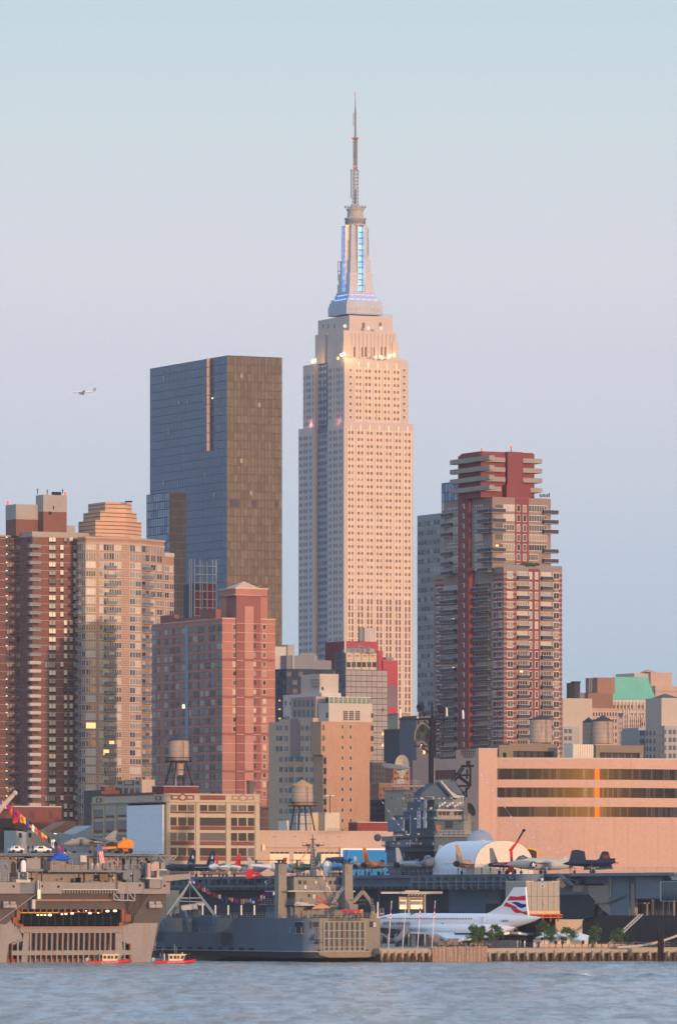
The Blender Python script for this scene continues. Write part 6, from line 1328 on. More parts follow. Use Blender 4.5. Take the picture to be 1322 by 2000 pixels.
# ================================================================== grey landing ship with bow ramp, alongside
def landing():
 b = Bld('landing_ship', 'grey army landing ship with big ribbed bow ramp and twin funnels', 'ship', 601, 1331, base=0)
 R, L = b.R, b.L; z_ = lambda y: CH-(y-HY)*1334/F; T = R.S; TL = L.S
 hull = mat('hull_shade_blue', (.115,.16,.22), rough=.6, rust=.3, var=.08); wm = mat('hull_sunlit_grey', (.22,.205,.165), rough=.65, rust=.55, var=.06); dk = mat('hull_black', (.03,.035,.045), rough=.6)  # one hull grey in two tones: blue carries shade, warm carries sun
 zt = z_(1793.5); U = R.S(742); ub = U; LEN = TL(305)
 # rounded bow corner then long side; built as an outline so the shading rolls round
 def outl(ins=0):
  pts = []; rr = 3.2
  for i in range(9):
   a = math.pi/2*i/8; pts.append((rr-rr*math.cos(a)+ins*math.cos(a)*.5, rr-rr*math.sin(a)+ins*math.sin(a)))
  return pts
 cor = outl(); W = lambda p: tuple(b.c+DU*p[0]+DV*p[1])
 v0, v1 = TL(455), TL(437)
 side = [W(p) for p in cor]
 full = side+[W((ub,0)), W((ub,v0)), W((0,v0))]
 b.mb('hull').prism(full, z_(1858), zt, hull)
 low = [(0,v0+.01),(ub,v0+.01),(ub,LEN+2),(0,LEN)]; b.mb('hull').prism([W(p) for p in low], z_(1858)+.02, L.Z(1820.5,380), hull)
 b.mb('hull').extr([(lambda q: (q[0],q[1],zz))(W((3,vv))) for vv, zz in ((v0+.02,z_(1820)-3),(v0+.02,zt),(v0+.6,zt-.8),(v0+2,L.Z(1813,440)),(TL(432),L.Z(1820,432)),(TL(432),z_(1820)-3))], Vector((DU.x,DU.y,0))*6, hull)
 b.mb('hull').extr([(lambda q: (q[0],q[1],zz))(W((3,vv))) for vv, zz in ((TL(322),L.Z(1822,322)-2),(TL(322),L.Z(1820,322)),(TL(312),L.Z(1797,312)),(LEN,L.Z(1796,305)),(LEN,L.Z(1822,305)-2))], Vector((DU.x,DU.y,0))*6, hull)
 # boot: below the rubbing strake, undercut
 b.mb('boot').prism([W(p) for p in outl()]+[W((ub,0)), W((ub,LEN)), W((0,LEN))], z_(1871), z_(1858.5), dk)
 b.mb('strake').prism([W((p[0]-.12,p[1]-.12)) for p in cor]+[W((ub+.1,-.12)), W((ub+.1,LEN)), W((-.12,LEN))], z_(1859.2), z_(1857.6), mat('strake_pale', (.36,.38,.40)))
 b.mb('bow_apron').extr([W((u,0))+(0,) if 0 else (W((u,vv))[0],W((u,vv))[1],zz) for u, vv, zz in ((2.2,-.08,z_(1859)),(U,-.08,z_(1859)),(U-.3,-.08,z_(1866)),(U-3.5,-.08,z_(1870)),(5,-.08,z_(1870)),(2.6,-.08,z_(1865)))], Vector((DV.x,DV.y,0))*.5, mat('apron_stained', (.24,.21,.15), rust=.9))
 # bow wall in the sunlit tone of the hull grey
 b.mb('bow_wall').prism([W((2.6,-.1)), W((U+.02,-.1)), W((U+.02,.5)), W((3.2,.5))], z_(1858.4), zt+.02, wm)
 # ramp grid
 x0, x1, y0, y1 = 631, 711, 1800.5, 1858; f = Face(b.c-DV*.1, DU, -DV)
 fbox(b.mb('ramp_recess'), f, T(x0-1), T(x1+1), z_(y1), z_(y0), .0, .04, dk)
 pm = mat('ramp_steel', (.33,.31,.26), rust=.5, var=.08); pg = mat('ramp_plate', (.20,.19,.17), rust=.4)
 for i in range(16): x = x0+2+i*5.0; q = MB(); q.tube(f.pt(T(x+1.2),.06,z_(y1)), f.pt(T(x+1.2),.06,z_(y0)), .16, pg, n=8); q.build('ramp_corrugation', b.root)
 for i in range(9): x = x0+(x1-x0)*i/8; q = MB(); fbox(q, f, T(x)-.11, T(x)+.11, z_(y1), z_(y0), .0, .32, pm); q.build('ramp_rib', b.root)
 for y in (1800.5, 1817.5, 1833, 1849.5, 1857): q = MB(); fbox(q, f, T(x0), T(x1), z_(y+.8), z_(y-.7), .0, .26, pm); q.build('ramp_crossbar', b.root)
 # openings
 for (xa, xb, ya, yb) in ((609.5,622,1800,1811),(721,733.5,1800,1811)):
  q = MB(); fbox(q, f, T(xa)-.12, T(xb)+.12, z_(yb)-.12, z_(ya)+.12, 0, .08, wm); fbox(q, f, T(xa), T(xb), z_(yb), z_(ya), 0, .12, dk); q.build('chock_opening', b.root)
 fbox(b.mb('chock_light'), f, T(728), T(733), z_(1810.5), z_(1801), .1, .14, concL); 
 q = MB(); fbox(q, L, TL(592), TL(577), L.Z(1823,590), L.Z(1801,590), -.02, .1, dk); fbox(q, L, TL(592)-.1, TL(577)+.2, L.Z(1824.3,590), L.Z(1823,590), -.02, .3, rail); fbox(q, L, TL(592)-.1, TL(577)+.2, L.Z(1801,590), L.Z(1800,590), -.02, .3, rail)
 for k in range(3): fbox(q, L, TL(592)+.4+k*2.6, TL(592)+.6+k*2.6, L.Z(1823,590), L.Z(1811,590), .1, .2, rail)
 q.build('side_opening', b.root)
 for xa in (619,711.5): q = MB(); fbox(q, f, T(xa), T(xa+6.5), z_(1857), z_(1854.5), 0, .1, dk); q.build('drain_port', b.root)
 # anchor and its chain
 q = MB(); q.tube(f.pt(T(617.5),.3,z_(1812)), f.pt(T(617.5),.3,z_(1840)), .06, dk, n=6); q.tube(f.pt(T(602),.5,z_(1835)), f.pt(T(624),.5,z_(1836)), .1, dk, n=6); q.extr([f.pt(T(x),.4,z_(y)) for x, y in ((608,1834),(616,1834.5),(613.5,1823))], Vector((f.N.x,f.N.y,0))*.25, navyd); q.sphere(f.pt(T(617.5),.3,z_(1841)), .35, dk, 8, 6); q.tube(f.pt(T(605),.5,z_(1841)), f.pt(T(629),.2,z_(1841)), .06, dk, n=5); q.build('anchor', b.root)
 # name lettering (as painted on the ship)
 tm = text_mesh('GEN FRANK S BESSON JR', .9, mat('letter_dark', (.05,.05,.05))); place_text(tm, f, T(672.5), .04, z_(1799), b.root, 'lettering', w=T(703)-T(641))
 # square freeing ports along the side
 for i, x in enumerate((306,327,347,366.5,387,406.5,426.5,447,468,487)):
  if i > 7: continue
  q = MB(); y = 1853.5-(x<400)*0; fbox(q, L, TL(x+9), TL(x), L.Z(y+2,x), L.Z(y-4,x), -.02, .06, dk); q.build('freeing_port', b.root)
 for x in (467,487): q = MB(); fbox(q, L, TL(x+10), TL(x), L.Z(1857,x), L.Z(1851,x), -.02, .05, dk); q.build('freeing_port', b.root)
 # forecastle blocks and tripod on the low deck
 zl = L.Z(1820.5,380); gw_ = mat('deckhouse_grey', (.30,.31,.28), rust=.2)
 for xa, xb, nm in ((345,317,'winch_house'),(452,422,'winch_house')):
  u = 1.2; lf = b.Lf(u); q = MB(); pts = [b.c+DU*a+DV*c for a, c in ((u,lf.S(xa)),(u+5,lf.S(xa)),(u+5,lf.S(xb)),(u,lf.S(xb)))]; q.prism([tuple(p) for p in pts], zl, lf.Z(1793,xa), gw_); q.build(nm, b.root)
  q = MB(); railing(q, [(*W((u-.1,lf.S(xa))),lf.Z(1793,xa)), (*W((u-.1,lf.S(xb))),lf.Z(1793,xb))], h=1.0); q.build('railing', b.root)
  for k in range(3): q = MB(); pp = W((u+1,lf.S(xa)+(lf.S(xb)-lf.S(xa))*(.2+.3*k))); q.lathe((pp[0],pp[1],lf.Z(1793,xa)), [(.35,0),(.35,.9),(.5,1.0)], navyd, 10); q.build('capstan', b.root)
 q = MB(); railing(q, [(*W((.1,TL(432))),zl), (*W((.1,TL(324))),zl-.1)], h=1.1, step=1.5); q.build('railing', b.root)
 Yt = 1372; ap = P(371,1724,Yt); t = MB(); tg_ = mat('tripod_grey', (.33,.36,.37))
 for x, y, dy in ((326,1787,-4),(332,1788,3),(337,1786,8),(424,1790,-12),(418,1788,-4),(371,1800,6)): t.tube(P(x,y,Yt+dy), ap, .16 if x != 371 else .12, tg_, n=6)
 t.tube(ap, P(371,1703,Yt), .14, tg_, n=6); t.tube(P(350,1754,Yt), P(396,1754,Yt), .14, tg_, n=5); t.tube(P(352,1760,Yt), P(402,1762,Yt), .1, tg_, n=5); t.sphere(ap, .4, tg_, 8, 6); t.build('tripod_mast', b.root)
 q = MB(); q.extr([P(x,y,Yt-1) for x, y in ((354,1769),(384,1765),(387,1775),(356,1777))], (0,2,.2), concL); q.build('awning', b.root); q = MB(); q.extr([P(x,y,Yt+2) for x, y in ((382,1761),(398,1762),(400,1768),(388,1767))], (0,2,.2), concL); q.build('awning', b.root)
 q = MB(); u = 5; lf = b.Lf(u); q.prism([W(p) for p in ((u,lf.S(415)),(u+6,lf.S(415)),(u+6,lf.S(348)),(u,lf.S(348)))], zl, lf.Z(1788,380), hull); q.build('winch_house', b.root); q = MB(); q.tube(P(385,1783,Yt-2), P(385,1783,Yt), .9, navyd, n=12); q.build('winch_drum', b.root)
 q = MB(); lf = b.Lf(3); q.extr([(*W((3,lf.S(x))), lf.Z(y,x)) for x, y in ((352,1770),(362,1770),(371,1822),(360,1822))], Vector((DU.x,DU.y,0))*.6, hull); q.build('bow_visor', b.root)
 # main deck rails, posts
 q = MB(); railing(q, [(*W((.2,TL(450))),zt), (*W((.2,3.5)),zt), (*W((1.3,1.0)),zt), (*W((3.5,.2)),zt), (*W((U,.2)),zt)], h=1.1, step=1.5); q.build('railing', b.root)
 for x in (396,421,446,471.5,497): q = MB(); yb = 1787; q.tube(P(x,yb,1368-(x-396)*.25), P(x,1768,1368-(x-396)*.25), .16, whitep, n=8); q.build('post', b.root)
 for x, y0, y1, Y in ((727.5,1762,1794,1336),(737.5,1762,1794,1336)): 
  q = MB(); q.tube(P(737.5,1793,1334), P(737.5,1762,1334), .13, whitep, n=8)
 q.build('post', b.root)
 # deckhouse: sits at v=14..26
 def blk_(nm, xa, xb, ya, yb, v, dv, m_, lx=None):
  ff = b.Rf(v); u0, u1 = ff.S(xa), ff.S(xb); lf = b.Lf(u0); d_ = lf.S(lx) if lx else v+dv
  q = MB(); q.prism([W(p) for p in ((u0,v),(u1,v),(u1,d_),(u0,d_))], ff.Z(yb,xa), ff.Z(ya,xa), m_); q.build(nm, b.root); return ff
 wm2 = mat('deckhouse_warm', (.25,.235,.195), rust=.25, var=.05)
 ff = blk_('deckhouse', 577, 690, 1742, 1794, 15, 10, wm2, lx=563); blk_('deckhouse_roof', 563, 694, 1739.5, 1741.6, 14.4, 11, concL)
 f2 = blk_('bridge', 574, 656, 1713, 1740, 16, 8, wm2, lx=562); blk_('bridge_roof', 573.5, 657, 1712.3, 1713, 15.9, 8.4, navyd)
 for x0 in (582.5,592.5,643,652): q = MB(); fbox(q, f2, f2.S(x0), f2.S(x0+(6 if x0 < 600 else 4)), f2.Z(1727,574), f2.Z(1719.5,574), -.02, .08, gD if x0 != 592.5 else mat('brown_glass',(.12,.09,.06))); q.build('bridge_window', b.root)
 for x0,y0,x1,y1,m_ in ((593.5,1729,597,1736,whitep),(605,1747,610.5,1755,concL),(597.5,1746,600,1752,dk),(613,1720,618,1726,concL),(633,1729,640,1741,gw_)): fbox(b.mb('locker'), ff if y0 > 1740 else f2, f2.S(x0), f2.S(x1), f2.Z(y1,574), f2.Z(y0,574), 0, .35, m_)
 q = MB(); railing(q, [f2.pt(f2.S(574),1.2,ff.Z(1739.5,577)), f2.pt(f2.S(672),1.2,ff.Z(1739.5,577))], h=1.1, step=1.3); railing(q, [f2.pt(f2.S(574),.1,f2.Z(1712.3,574)), f2.pt(f2.S(656),.1,f2.Z(1712.3,574))], h=1.2, step=1.3); q.build('railing', b.root)
 q = MB(); 
 for x, y in ((582,1704),(598,1706),(640,1704),(650,1707)): q = MB(); q.box(P(x,y,1352).x, P(x+5,y,1352).x, 1352, 1353, P(x,1712,1352).z, P(x,y,1352).z, [navyd,gw_][x%2]); q.build('roof_locker', b.root)
 for i in range(6): q = MB(); p = P(640+i*5,1704,1352.5); q.box(p.x,p.x+.45,1352.5,1352.7,p.z-.6,p.z,dk); q.build('wheelhouse_window', b.root)
 # twin funnels
 for xa, xc, xb, yt in ((537,545,560.5,1687.5),(668,674.5,689.5,1687.5)):
  v = 17 if xc < 600 else 12; f3 = b.Rf(v); u0, u1 = f3.S(xc), f3.S(xb); lf = b.Lf(u0); d_ = lf.S(xa); q = MB(); q.prism([W(p) for p in ((u0-.15,v),(u1,v),(u1,d_),(u0-.15,d_))], zt, f3.Z(yt,xc), wm2, [W(p) for p in ((u0,v+.1),(u1-.05,v+.1),(u1-.05,d_),(u0,d_))]); fn = q.build('funnel', b.root)
  q = MB(); fbox(q, f3, f3.S(xc+3), f3.S(xb-4), f3.Z(yt+19,xc), f3.Z(yt+3,xc), -.1, .06, pg); 
  for k in range(6): fbox(q, f3, f3.S(xc+3), f3.S(xb-4), f3.Z(yt+4.5+k*2.6,xc), f3.Z(yt+3.6+k*2.6,xc), .05, .12, gw_)
  q.build('louvre', fn); q = MB(); q.prism([W(p) for p in ((u0-.1,v-.1),(u1+.1,v-.1),(u1+.1,d_+.1),(u0-.1,d_+.1))], f3.Z(yt,xc), f3.Z(yt,xc)+.25, navyd)
  for k in range(2): q.tube((*W(((u0+u1)/2+k*.8-.4,v+1)),f3.Z(yt,xc)), (*W(((u0+u1)/2+k*.8-.4,v+1)),f3.Z(yt,xc)+.9), .25, blk, n=8)
  q.build('exhaust', fn)
 # mast
 q = MB(); Ym = 1353; c0, c1 = P(611,1713,Ym), P(611,1645,Ym); q.tube(c0, P(611,1652,Ym), .8, navyd, r1=.36, n=8); q.tube(P(611,1652,Ym), P(611,1636,Ym), .3, navyd, r1=.15, n=8); q.tube(c1+Vector((0,0,.8)), P(611,1630,Ym), .08, navyd, n=5)
 q.tube(P(590,1652,Ym), P(632,1651,Ym), .12, navyd, n=6); q.tube(P(600,1649,Ym), P(622,1649,Ym), .1, navyd, n=6); q.tube(P(605,1639,Ym), P(617,1639,Ym), .08, navyd, n=5)
 for x in (591,598,624,632): q.tube(P(x,1652,Ym), P(x,1645,Ym), .06, navyd, n=4)
 for x in (601,621): q.sphere(P(x,1651,Ym), .35, navyd, 8, 5)
 for k in range(9): q.tube(P(608.5,1706-k*6,Ym-.6), P(613.5,1706-k*6,Ym-.6), .05, concL, n=4)
 q.tube(P(608,1710,Ym-.55), P(609,1655,Ym-.5), .05, concL, n=4); q.build('mast', b.root)
 q = MB(); q.sphere(P(640,1690,1362), 1.0, whitep, 14, 10, sz=1.05); q.tube(P(640,1712,1362), P(640,1696,1362), .7, whitep, n=12); q.build('satellite_dome', b.root, smooth=True) if 0 else None
 # deck clutter: umbrellas, awnings, ladders, arch crane, winches
 for (pts, m_, nm) in (([(608,1775.5),(646,1773),(638,1768),(627,1764.5),(616,1769)], mat('umbrella_tan',(.62,.33,.18)), 'sun_umbrella'),([(575,1769),(617,1769),(612,1764),(577,1761)], concL, 'deck_awning')):
  q = MB(); q.extr([P(x,y,1345) for x, y in pts], (0,2.6,0), m_); q.build(nm, b.root)
 for x in (577,612,622,640): q = MB(); q.tube(P(x,1793,1345), P(x,1770,1345), .06, rail, n=4); q.build('awning_post', b.root)
 q = MB()
 for a in (0,5): q.tube(P(648+a,1764-a*.2,1346), P(668+a,1733,1349), .09, rail, n=4)
 for k in range(7): q.tube(P(648+k*3.3,1764-k*5.2,1346.5), P(653+k*3.3,1763-k*5.2,1346.5), .06, rail, n=4)
 q.build('stairway', b.root)
 q = MB(); 
 for s0_, s1_ in (((690,1762),(708,1741)),((708,1741),(723,1760)),((723,1760),(729,1775)),((729,1775),(725,1794))): q.tube(P(*s0_,1340), P(*s1_,1340), .42, wm2, n=8)
 for k in range(5): q.tube(P(724+k*.8,1756+k*5,1339.4), P(729+k*.4,1757+k*5,1339.4), .2, navyd, n=5)
 q.tube(P(708,1741,1340), P(708,1733,1340), .15, navyd, n=5); q.build('boat_davit', b.root)
 for x0,y0,x1,y1,m_ in ((683,1766,699,1793,wm2),(700,1763,716,1768,dk),(682,1757,715,1759,navyd),(690,1783,701,1794,gw_),(705,1783,709,1794,mat('crate_orange',(.5,.26,.07))),(731,1783,736,1793,MATS['crate_orange']),(600,1783,606,1793,gw_),(622,1786,630,1793,navyd)):
  q = MB(); a_ = P(x0,y1,1340); c_ = P(x1,y0,1340); q.box(a_.x,c_.x,1340,1341.5,a_.z,c_.z,m_); q.build('deck_box', b.root)
 q = MB(); q.sphere(P(659,1786,1336.5), 1.2, mat('camo_net',(.20,.17,.13), fine=6, fvar=.3), 12, 8, sz=.8); q.tube(P(650,1790,1336.5), P(668,1790,1336.5), .6, wm2, n=10); q.build('covered_winch', b.root)
 q = MB(); q.tube(P(666,1780,1338), P(703,1781.5,1338), .42, redp, n=10); q.tube(P(703,1780,1338), P(709,1779,1338), .4, MATS['crate_orange'], n=10); q.build('fire_monitor', b.root)
 q = MB(); q.path([P(x,y,1341) for x, y in ((621,1763),(618,1750),(629,1758),(640,1763),(617,1762))], .12, redp, 5); q.build('rescue_cradle', b.root)
 for x in (613,628,671,690,705): q = MB(); q.tube(P(x,1793,1337), P(x,1789,1337), .3, navyd, n=8); q.build('bollard', b.root)
 # port side wall behind between funnel and bow
 q = MB(); lf = b.Lf(4); q.prism([W(p) for p in ((4,16),(10,16),(10,lf.S(520)),(4,lf.S(520)))], zt, lf.Z(1767,540), hull); q.build('side_deckhouse', b.root)
 q = MB(); lf = b.Lf(3.6); q.prism([W(p) for p in ((3.5,12),(10,12),(10,lf.S(505)),(3.5,lf.S(505)))], lf.Z(1767,540), lf.Z(1765.5,540), gw_); q.build('side_deckhouse_roof', b.root)
 q = MB(); railing(q, [(*W((3.6,12)),lf.Z(1765.5,540)), (*W((3.6,lf.S(512))),lf.Z(1765.5,540))], h=1.1, step=1.4); q.build('railing', b.root)
 b.done()
 Ys = 1355
 bunting([P(x,y,1380) for x, y in ((371,1712),(386,1722),(400,1733),(420,1744),(445,1752),(470,1756),(495,1754),(520,1745),(536,1740))], 34, .95, 'signal flags hanging from the tripod mast to the left funnel of the landing ship', 5)
 bunting([P(x,y,1350) for x, y in ((611,1640),(600,1660),(585,1680),(572,1700),(563,1715))], 12, .7, 'signal flags from the landing ship mast down towards its left funnel', 6)
 bunting([P(x,y,1347) for x, y in ((613,1643),(618,1665),(626,1690),(637,1720),(650,1742),(660,1765),(668,1780),(690,1783))], 26, .85, 'signal flags from the landing ship mast down to the red fire monitor', 7)
 for i, (x, y, Y, k, lab) in enumerate(((589,1793,1337,'red','person in red at the landing ship rail by the grey awning'),(604,1793,1336,'khaki','person in khaki at the landing ship rail under the awning'),(636,1793,1336,'dark','person in dark clothes below the tan umbrella'),(679,1793,1336.5,'blue','person in blue near the red fire monitor'),(694,1793,1336,'khaki','person in khaki right of the red fire monitor'))):
  person(P(x,y,Y), 2.5+i, 'stand', k, lab, 'people on the landing ship')
landing()
# ================================================================== small red patrol boats
def patrol(px, lab, seed):
 Y = 1296; z0 = 0; p = P(px, 0, Y); O = Vector((p.x, Y, 0)); t = thing('patrol_boat', O, lab, 'boat', 'red patrol boats'); T = loc3(O, math.radians(6)); red = mat('tube_red', (.68,.02,.02), rough=.45, var=.05); cabm = mat('cabin_cream', (.72,.58,.38), rough=.5, var=.04)
 q = MB()
 for s in (-1,1): fuse(q, T, [(-4.2,.05,.05,.3)]+[(a,.3,.3,c) for a, c in ((-4.1,.32),(0,.35),(2.5,.42))]+[(3.9,.28,.28,.6),(4.4,.05,.05,.72)], red, 10) if 0 else None
 for s in (-1,1):
  prof = [(-4.2,1.1,.3),(0,1.15,.34),(2.2,1.0,.42),(3.4,.6,.55),(4.2,.12,.68)]
  rings = []
  for a, r, z in prof:
   rings.append([T(a, s*r+.3*math.cos(2*math.pi*i/10), z+.3*math.sin(2*math.pi*i/10)) for i in range(10)])
  q.loft(rings, red)
 q.build('inflatable_collar', t, smooth=True)
 q = MB(); q.loft([[T(a,-w_,z1),T(a,0,z0_),T(a,w_,z1),T(a,w_*.9,z1+.05),T(a,-w_*.9,z1+.05)] for a, w_, z0_, z1 in ((-4.1,1.1,-.4,.3),(2,1.0,-.35,.35),(4.1,.1,.4,.65))], navyd); q.build('hull', t)
 q = MB(); q.extr([T(s,0,z) for s, z in ((-1.2,.4),(1.6,.4),(2.15,1.85),(-1.2,1.85))], (T(0,1,0)-T(0,0,0))*1.6, cabm); q.build('cabin', t); q = MB(); q.extr([T(s,0,z) for s, z in ((-1.4,1.86),(2.45,1.86),(2.45,1.98),(-1.4,1.98))], (T(0,1,0)-T(0,0,0))*1.8, cabm); q.build('cabin_roof', t)
 for a, c in ((-1.0,-.45),(-.2,.35),(.5,.95),(1.15,1.65)):
  q = MB(); sl = .3 if a > 1 else 0; q.extr([T(a+sl*.2,.0,1.05),(T(c+sl*.3,0,1.05)),(T(c+sl,0,1.65)),(T(a+sl*.5,0,1.65))], (T(0,1,0)-T(0,0,0))*1.66, gD if a > .9 or a < 0 else mat('cabin_interior',(.12,.07,.04))); q.build('cabin_window', t)
 for s_ in (-.45,.45): q = MB(); q.tube(T(-4.3,s_,.0), T(-4.3,s_,1.0), .22, concL, n=8); q.tube(T(-4.5,s_,.9), T(-4.0,s_,1.0), .3, mat('outboard_grey',(.45,.47,.45)), n=8); q.build('outboard_motor', t)
 for s_, h in ((.0,4.0),(.4,3.4)): q = MB(); q.tube(T(s_,.3,1.98), T(s_,.3,h), .03, concL, n=4); q.build('antenna', t)
 q = MB(); q.box(T(1.6,0,0).x-.12,T(1.6,0,0).x+.12,Y-.15,Y+.15,1.98,2.3,concL); q.build('roof_lamp', t)
 q = MB(); q.path([T(a,r,z) for a, r, z in ((2.3,.8,.7),(2.5,.8,1.3),(3.9,.2,1.35),(3.9,.2,.8))], .04, dark, 5); q.tube(T(2.8,0,.6), T(2.8,0,1.5), .12, blk, n=6); q.tube(T(2.6,0,1.5), T(3.6,0,1.6), .06, blk, n=6); q.build('bow_gun', t)
 q = MB(); q.tube(T(-2.4,0,.4), T(-2.4,0,3.3), .04, steel, n=4); q.build('flagstaff', t)
 for k in range(5): pass
 tm = text_mesh('US COAST GUARD', .3, whitep, .01); f = Face((T(0,-1,0).x,T(0,1.47,0).y-0), (math.cos(math.radians(6)),math.sin(math.radians(6))), (math.sin(math.radians(6)),-math.cos(math.radians(6)))); f = Face(Vector(T(0,1.46,0)[:2]), f.D, f.N); place_text(tm, f, 0.2, .02, .3, t, 'lettering', w=3.4)
 person(T(-2.0,.2,.55), 1.2, 'stand', 'white' if seed else 'navy', 'crew member in '+('white standing behind the cabin of the right patrol boat' if seed else 'navy standing behind the cabin of the left patrol boat'), 'boat crews'); person(T(-2.8,-.3,.55), -1.3, 'stand', 'khaki' if not seed else 'grey', 'crew member in '+('khaki at the stern of the left patrol boat' if not seed else 'grey at the stern of the right patrol boat'), 'boat crews'); person(T(3.0,.3,.6), -1.6, 'stand', 'dark', 'crew member in dark clothes at the bow gun of the '+('right' if seed else 'left')+' patrol boat', 'boat crews', h=1.6)
 return t
patrol(212, 'small red inflatable patrol boat below the stern gate of the assault ship', 0); patrol(341, 'small red inflatable patrol boat in front of the landing ship bow', 1)
# ================================================================== aircraft carrier museum ship
def carrier():
 b = Bld('aircraft_carrier', 'long grey museum aircraft carrier with tall island, parked aircraft on deck, behind the white airliner', 'ship', 1400, 1368, base=0)
 L = b.L; W = lambda u, v, z=0: (*(b.c+DU*u+DV*v), z); TL = L.S; LEN = TL(318)
 ZL = lambda y, x=1322, f=L: f.Z(y, x)
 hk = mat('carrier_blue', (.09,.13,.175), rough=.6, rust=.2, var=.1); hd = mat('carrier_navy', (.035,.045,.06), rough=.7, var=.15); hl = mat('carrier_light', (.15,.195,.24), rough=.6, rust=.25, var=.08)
 zd = ZL(1704.2); zg = ZL(1788.5, 1260)
 # flight deck and gallery
 b.mb('flight_deck').prism([W(0,0)[:2],W(32,0)[:2],W(32,LEN)[:2],W(0,LEN)[:2]], zd-.7, zd, hk)
 b.mb('gallery').prism([W(1.0,TL(1105))[:2],W(31,TL(1105))[:2],W(31,LEN)[:2],W(1.0,LEN)[:2]], zd-3.3, zd-.71, hk)
 b.mb('gallery').prism([W(2.6,0)[:2],W(31,0)[:2],W(31,TL(1105)-.02)[:2],W(2.6,TL(1105)-.02)[:2]], zd-2.2, zd-.71, hk)
 # hull: dark lower body, hangar side above
 b.mb('hull').prism([W(4,-2)[:2],W(30,-2)[:2],W(30,LEN)[:2],W(4,LEN)[:2]], -1, zg, hullbrown, [W(2.8,-2)[:2],W(31,-2)[:2],W(31,LEN)[:2],W(2.8,LEN)[:2]])
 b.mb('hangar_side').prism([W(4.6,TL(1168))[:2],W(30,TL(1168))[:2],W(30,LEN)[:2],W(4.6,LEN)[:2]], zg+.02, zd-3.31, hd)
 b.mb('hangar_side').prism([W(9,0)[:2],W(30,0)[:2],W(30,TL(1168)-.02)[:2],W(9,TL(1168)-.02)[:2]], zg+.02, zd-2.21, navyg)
 f1 = b.Lf(1.0); f4 = b.Lf(4.6); f0 = L; f9 = b.Lf(9)
 def sl(part, f, x0, y0, x1, y1, o0, o1, m, ref=None):
  q = MB(); r = (x0+x1)/2; fbox(q, f, f.S(x1), f.S(x0), f.Z(y1,r), f.Z(y0,r), o0, o1, m); q.build(part, b.root)
 sl('catwalk', f1, 330, 1729.5, 985, 1731.5, 0, 1.3, hl)
 for i in range(58): x = 335+i*11.2; sl('catwalk_bracket', f1, x, 1731.5, x+1.6, 1737, 0, 1.0, hk)
 sl('sponson', f1, 812, 1721, 1000, 1723.5, 0, 1.6, hl); 
 for i in range(13): x = 815+i*14.5; sl('sponson_post', f1, x, 1712, x+1.4, 1737, .2, 1.7, hl)
 sl('sponson_wall', f1, 812, 1709, 1000, 1721, 0, .6, hk)
 sl('hangar_door', f4, 878, 1738, 950, 1788, 0, .25, mat('hangar_blue', (.09,.14,.20), var=.1)); sl('hangar_door', f4, 950, 1738, 978, 1765, 0, .2, hk); sl('hangar_door', f4, 740, 1739, 815, 1742, 0, .3, hk); sl('hangar_rib', f4, 742, 1740, 744, 1785, 0, .4, hk)
 sl('hangar_beam', f4, 880, 1737, 1000, 1738.6, 0, .6, hl)
 for i in range(26): x = 335+i*13; sl('gallery_truss', f1, x, 1713, x+5, 1727, .1, .5 if i%3 else 1.1, random.choice([hk,hd,hl]))
 q = MB(); rg = random.Random(8)
 for i in range(50): x = 440+rg.random()*110; y = 1716+rg.random()*12; q.tube(f1.pt(f1.S(x),1.2,f1.Z(y,x)), f1.pt(f1.S(x+rg.uniform(-9,9)),1.2,f1.Z(y+rg.uniform(-5,5),x)), .12, rg.choice([hk,hd]), n=4)
 q.build('radio_mast_truss', b.root)
 # railings along the deck edge
 q = MB(); railing(q, [W(.3,0,zd), W(.3,LEN,zd)], h=1.15, step=2.4, r=.045); q.build('deck_railing', b.root)
 q = MB(); railing(q, [W(-.6,TL(985),zd-3.2), W(-.6,LEN,zd-3.2)], h=1.1, step=2.4, r=.04, m=hl); q.build('catwalk_railing', b.root)
 # near end: stairs, gun gallery, bulkheads, blue plates, lift glass
 sl('deck_edge_beam', L, 1120, 1704.6, 1322, 1710.5, 0, .7, hl)
 warm = mat('carrier_sunlit', (.30,.27,.24), rust=.35, var=.07)  # carrier grey with sunlight put into the colour, for west-facing bulkheads
 def rbulk(v, x0, y0, y1, dx, m, u0):      # bulkhead facing the river
  f = b.Rf(v); q = MB(); t0 = f.S(x0); q2 = [f.pt(t0,-.4,f.Z(y1,x0)), f.pt(f.S(x0+dx),-.4,f.Z(y1,x0)), f.pt(f.S(x0+dx),-.4,f.Z(y0,x0)), f.pt(t0,-.4,f.Z(y0,x0))]; q.extr(q2, Vector((f.N.x,f.N.y,0))*.8, m); q.build('bulkhead', b.root)
 f3 = b.Lf(3.0)
 sl('blue_plate', f3, 1191, 1711, 1232, 1788, 0, .5, hl); sl('sponson_box', b.Lf(1.4), 1241, 1712.5, 1291, 1755, -3, 0, hl); sl('sponson_floor', b.Lf(1.4), 1241, 1755, 1322, 1757, -3, .2, hd)
 q = MB(); q.extr([f3.pt(f3.S(x),.3,f3.Z(y,1170)) for x, y in ((1152,1729.5),(1192,1729.5),(1196,1788.3),(1180,1777),(1152,1745))], Vector((f3.N.x,f3.N.y,0))*.6, warm); q.build('bulkhead', b.root)
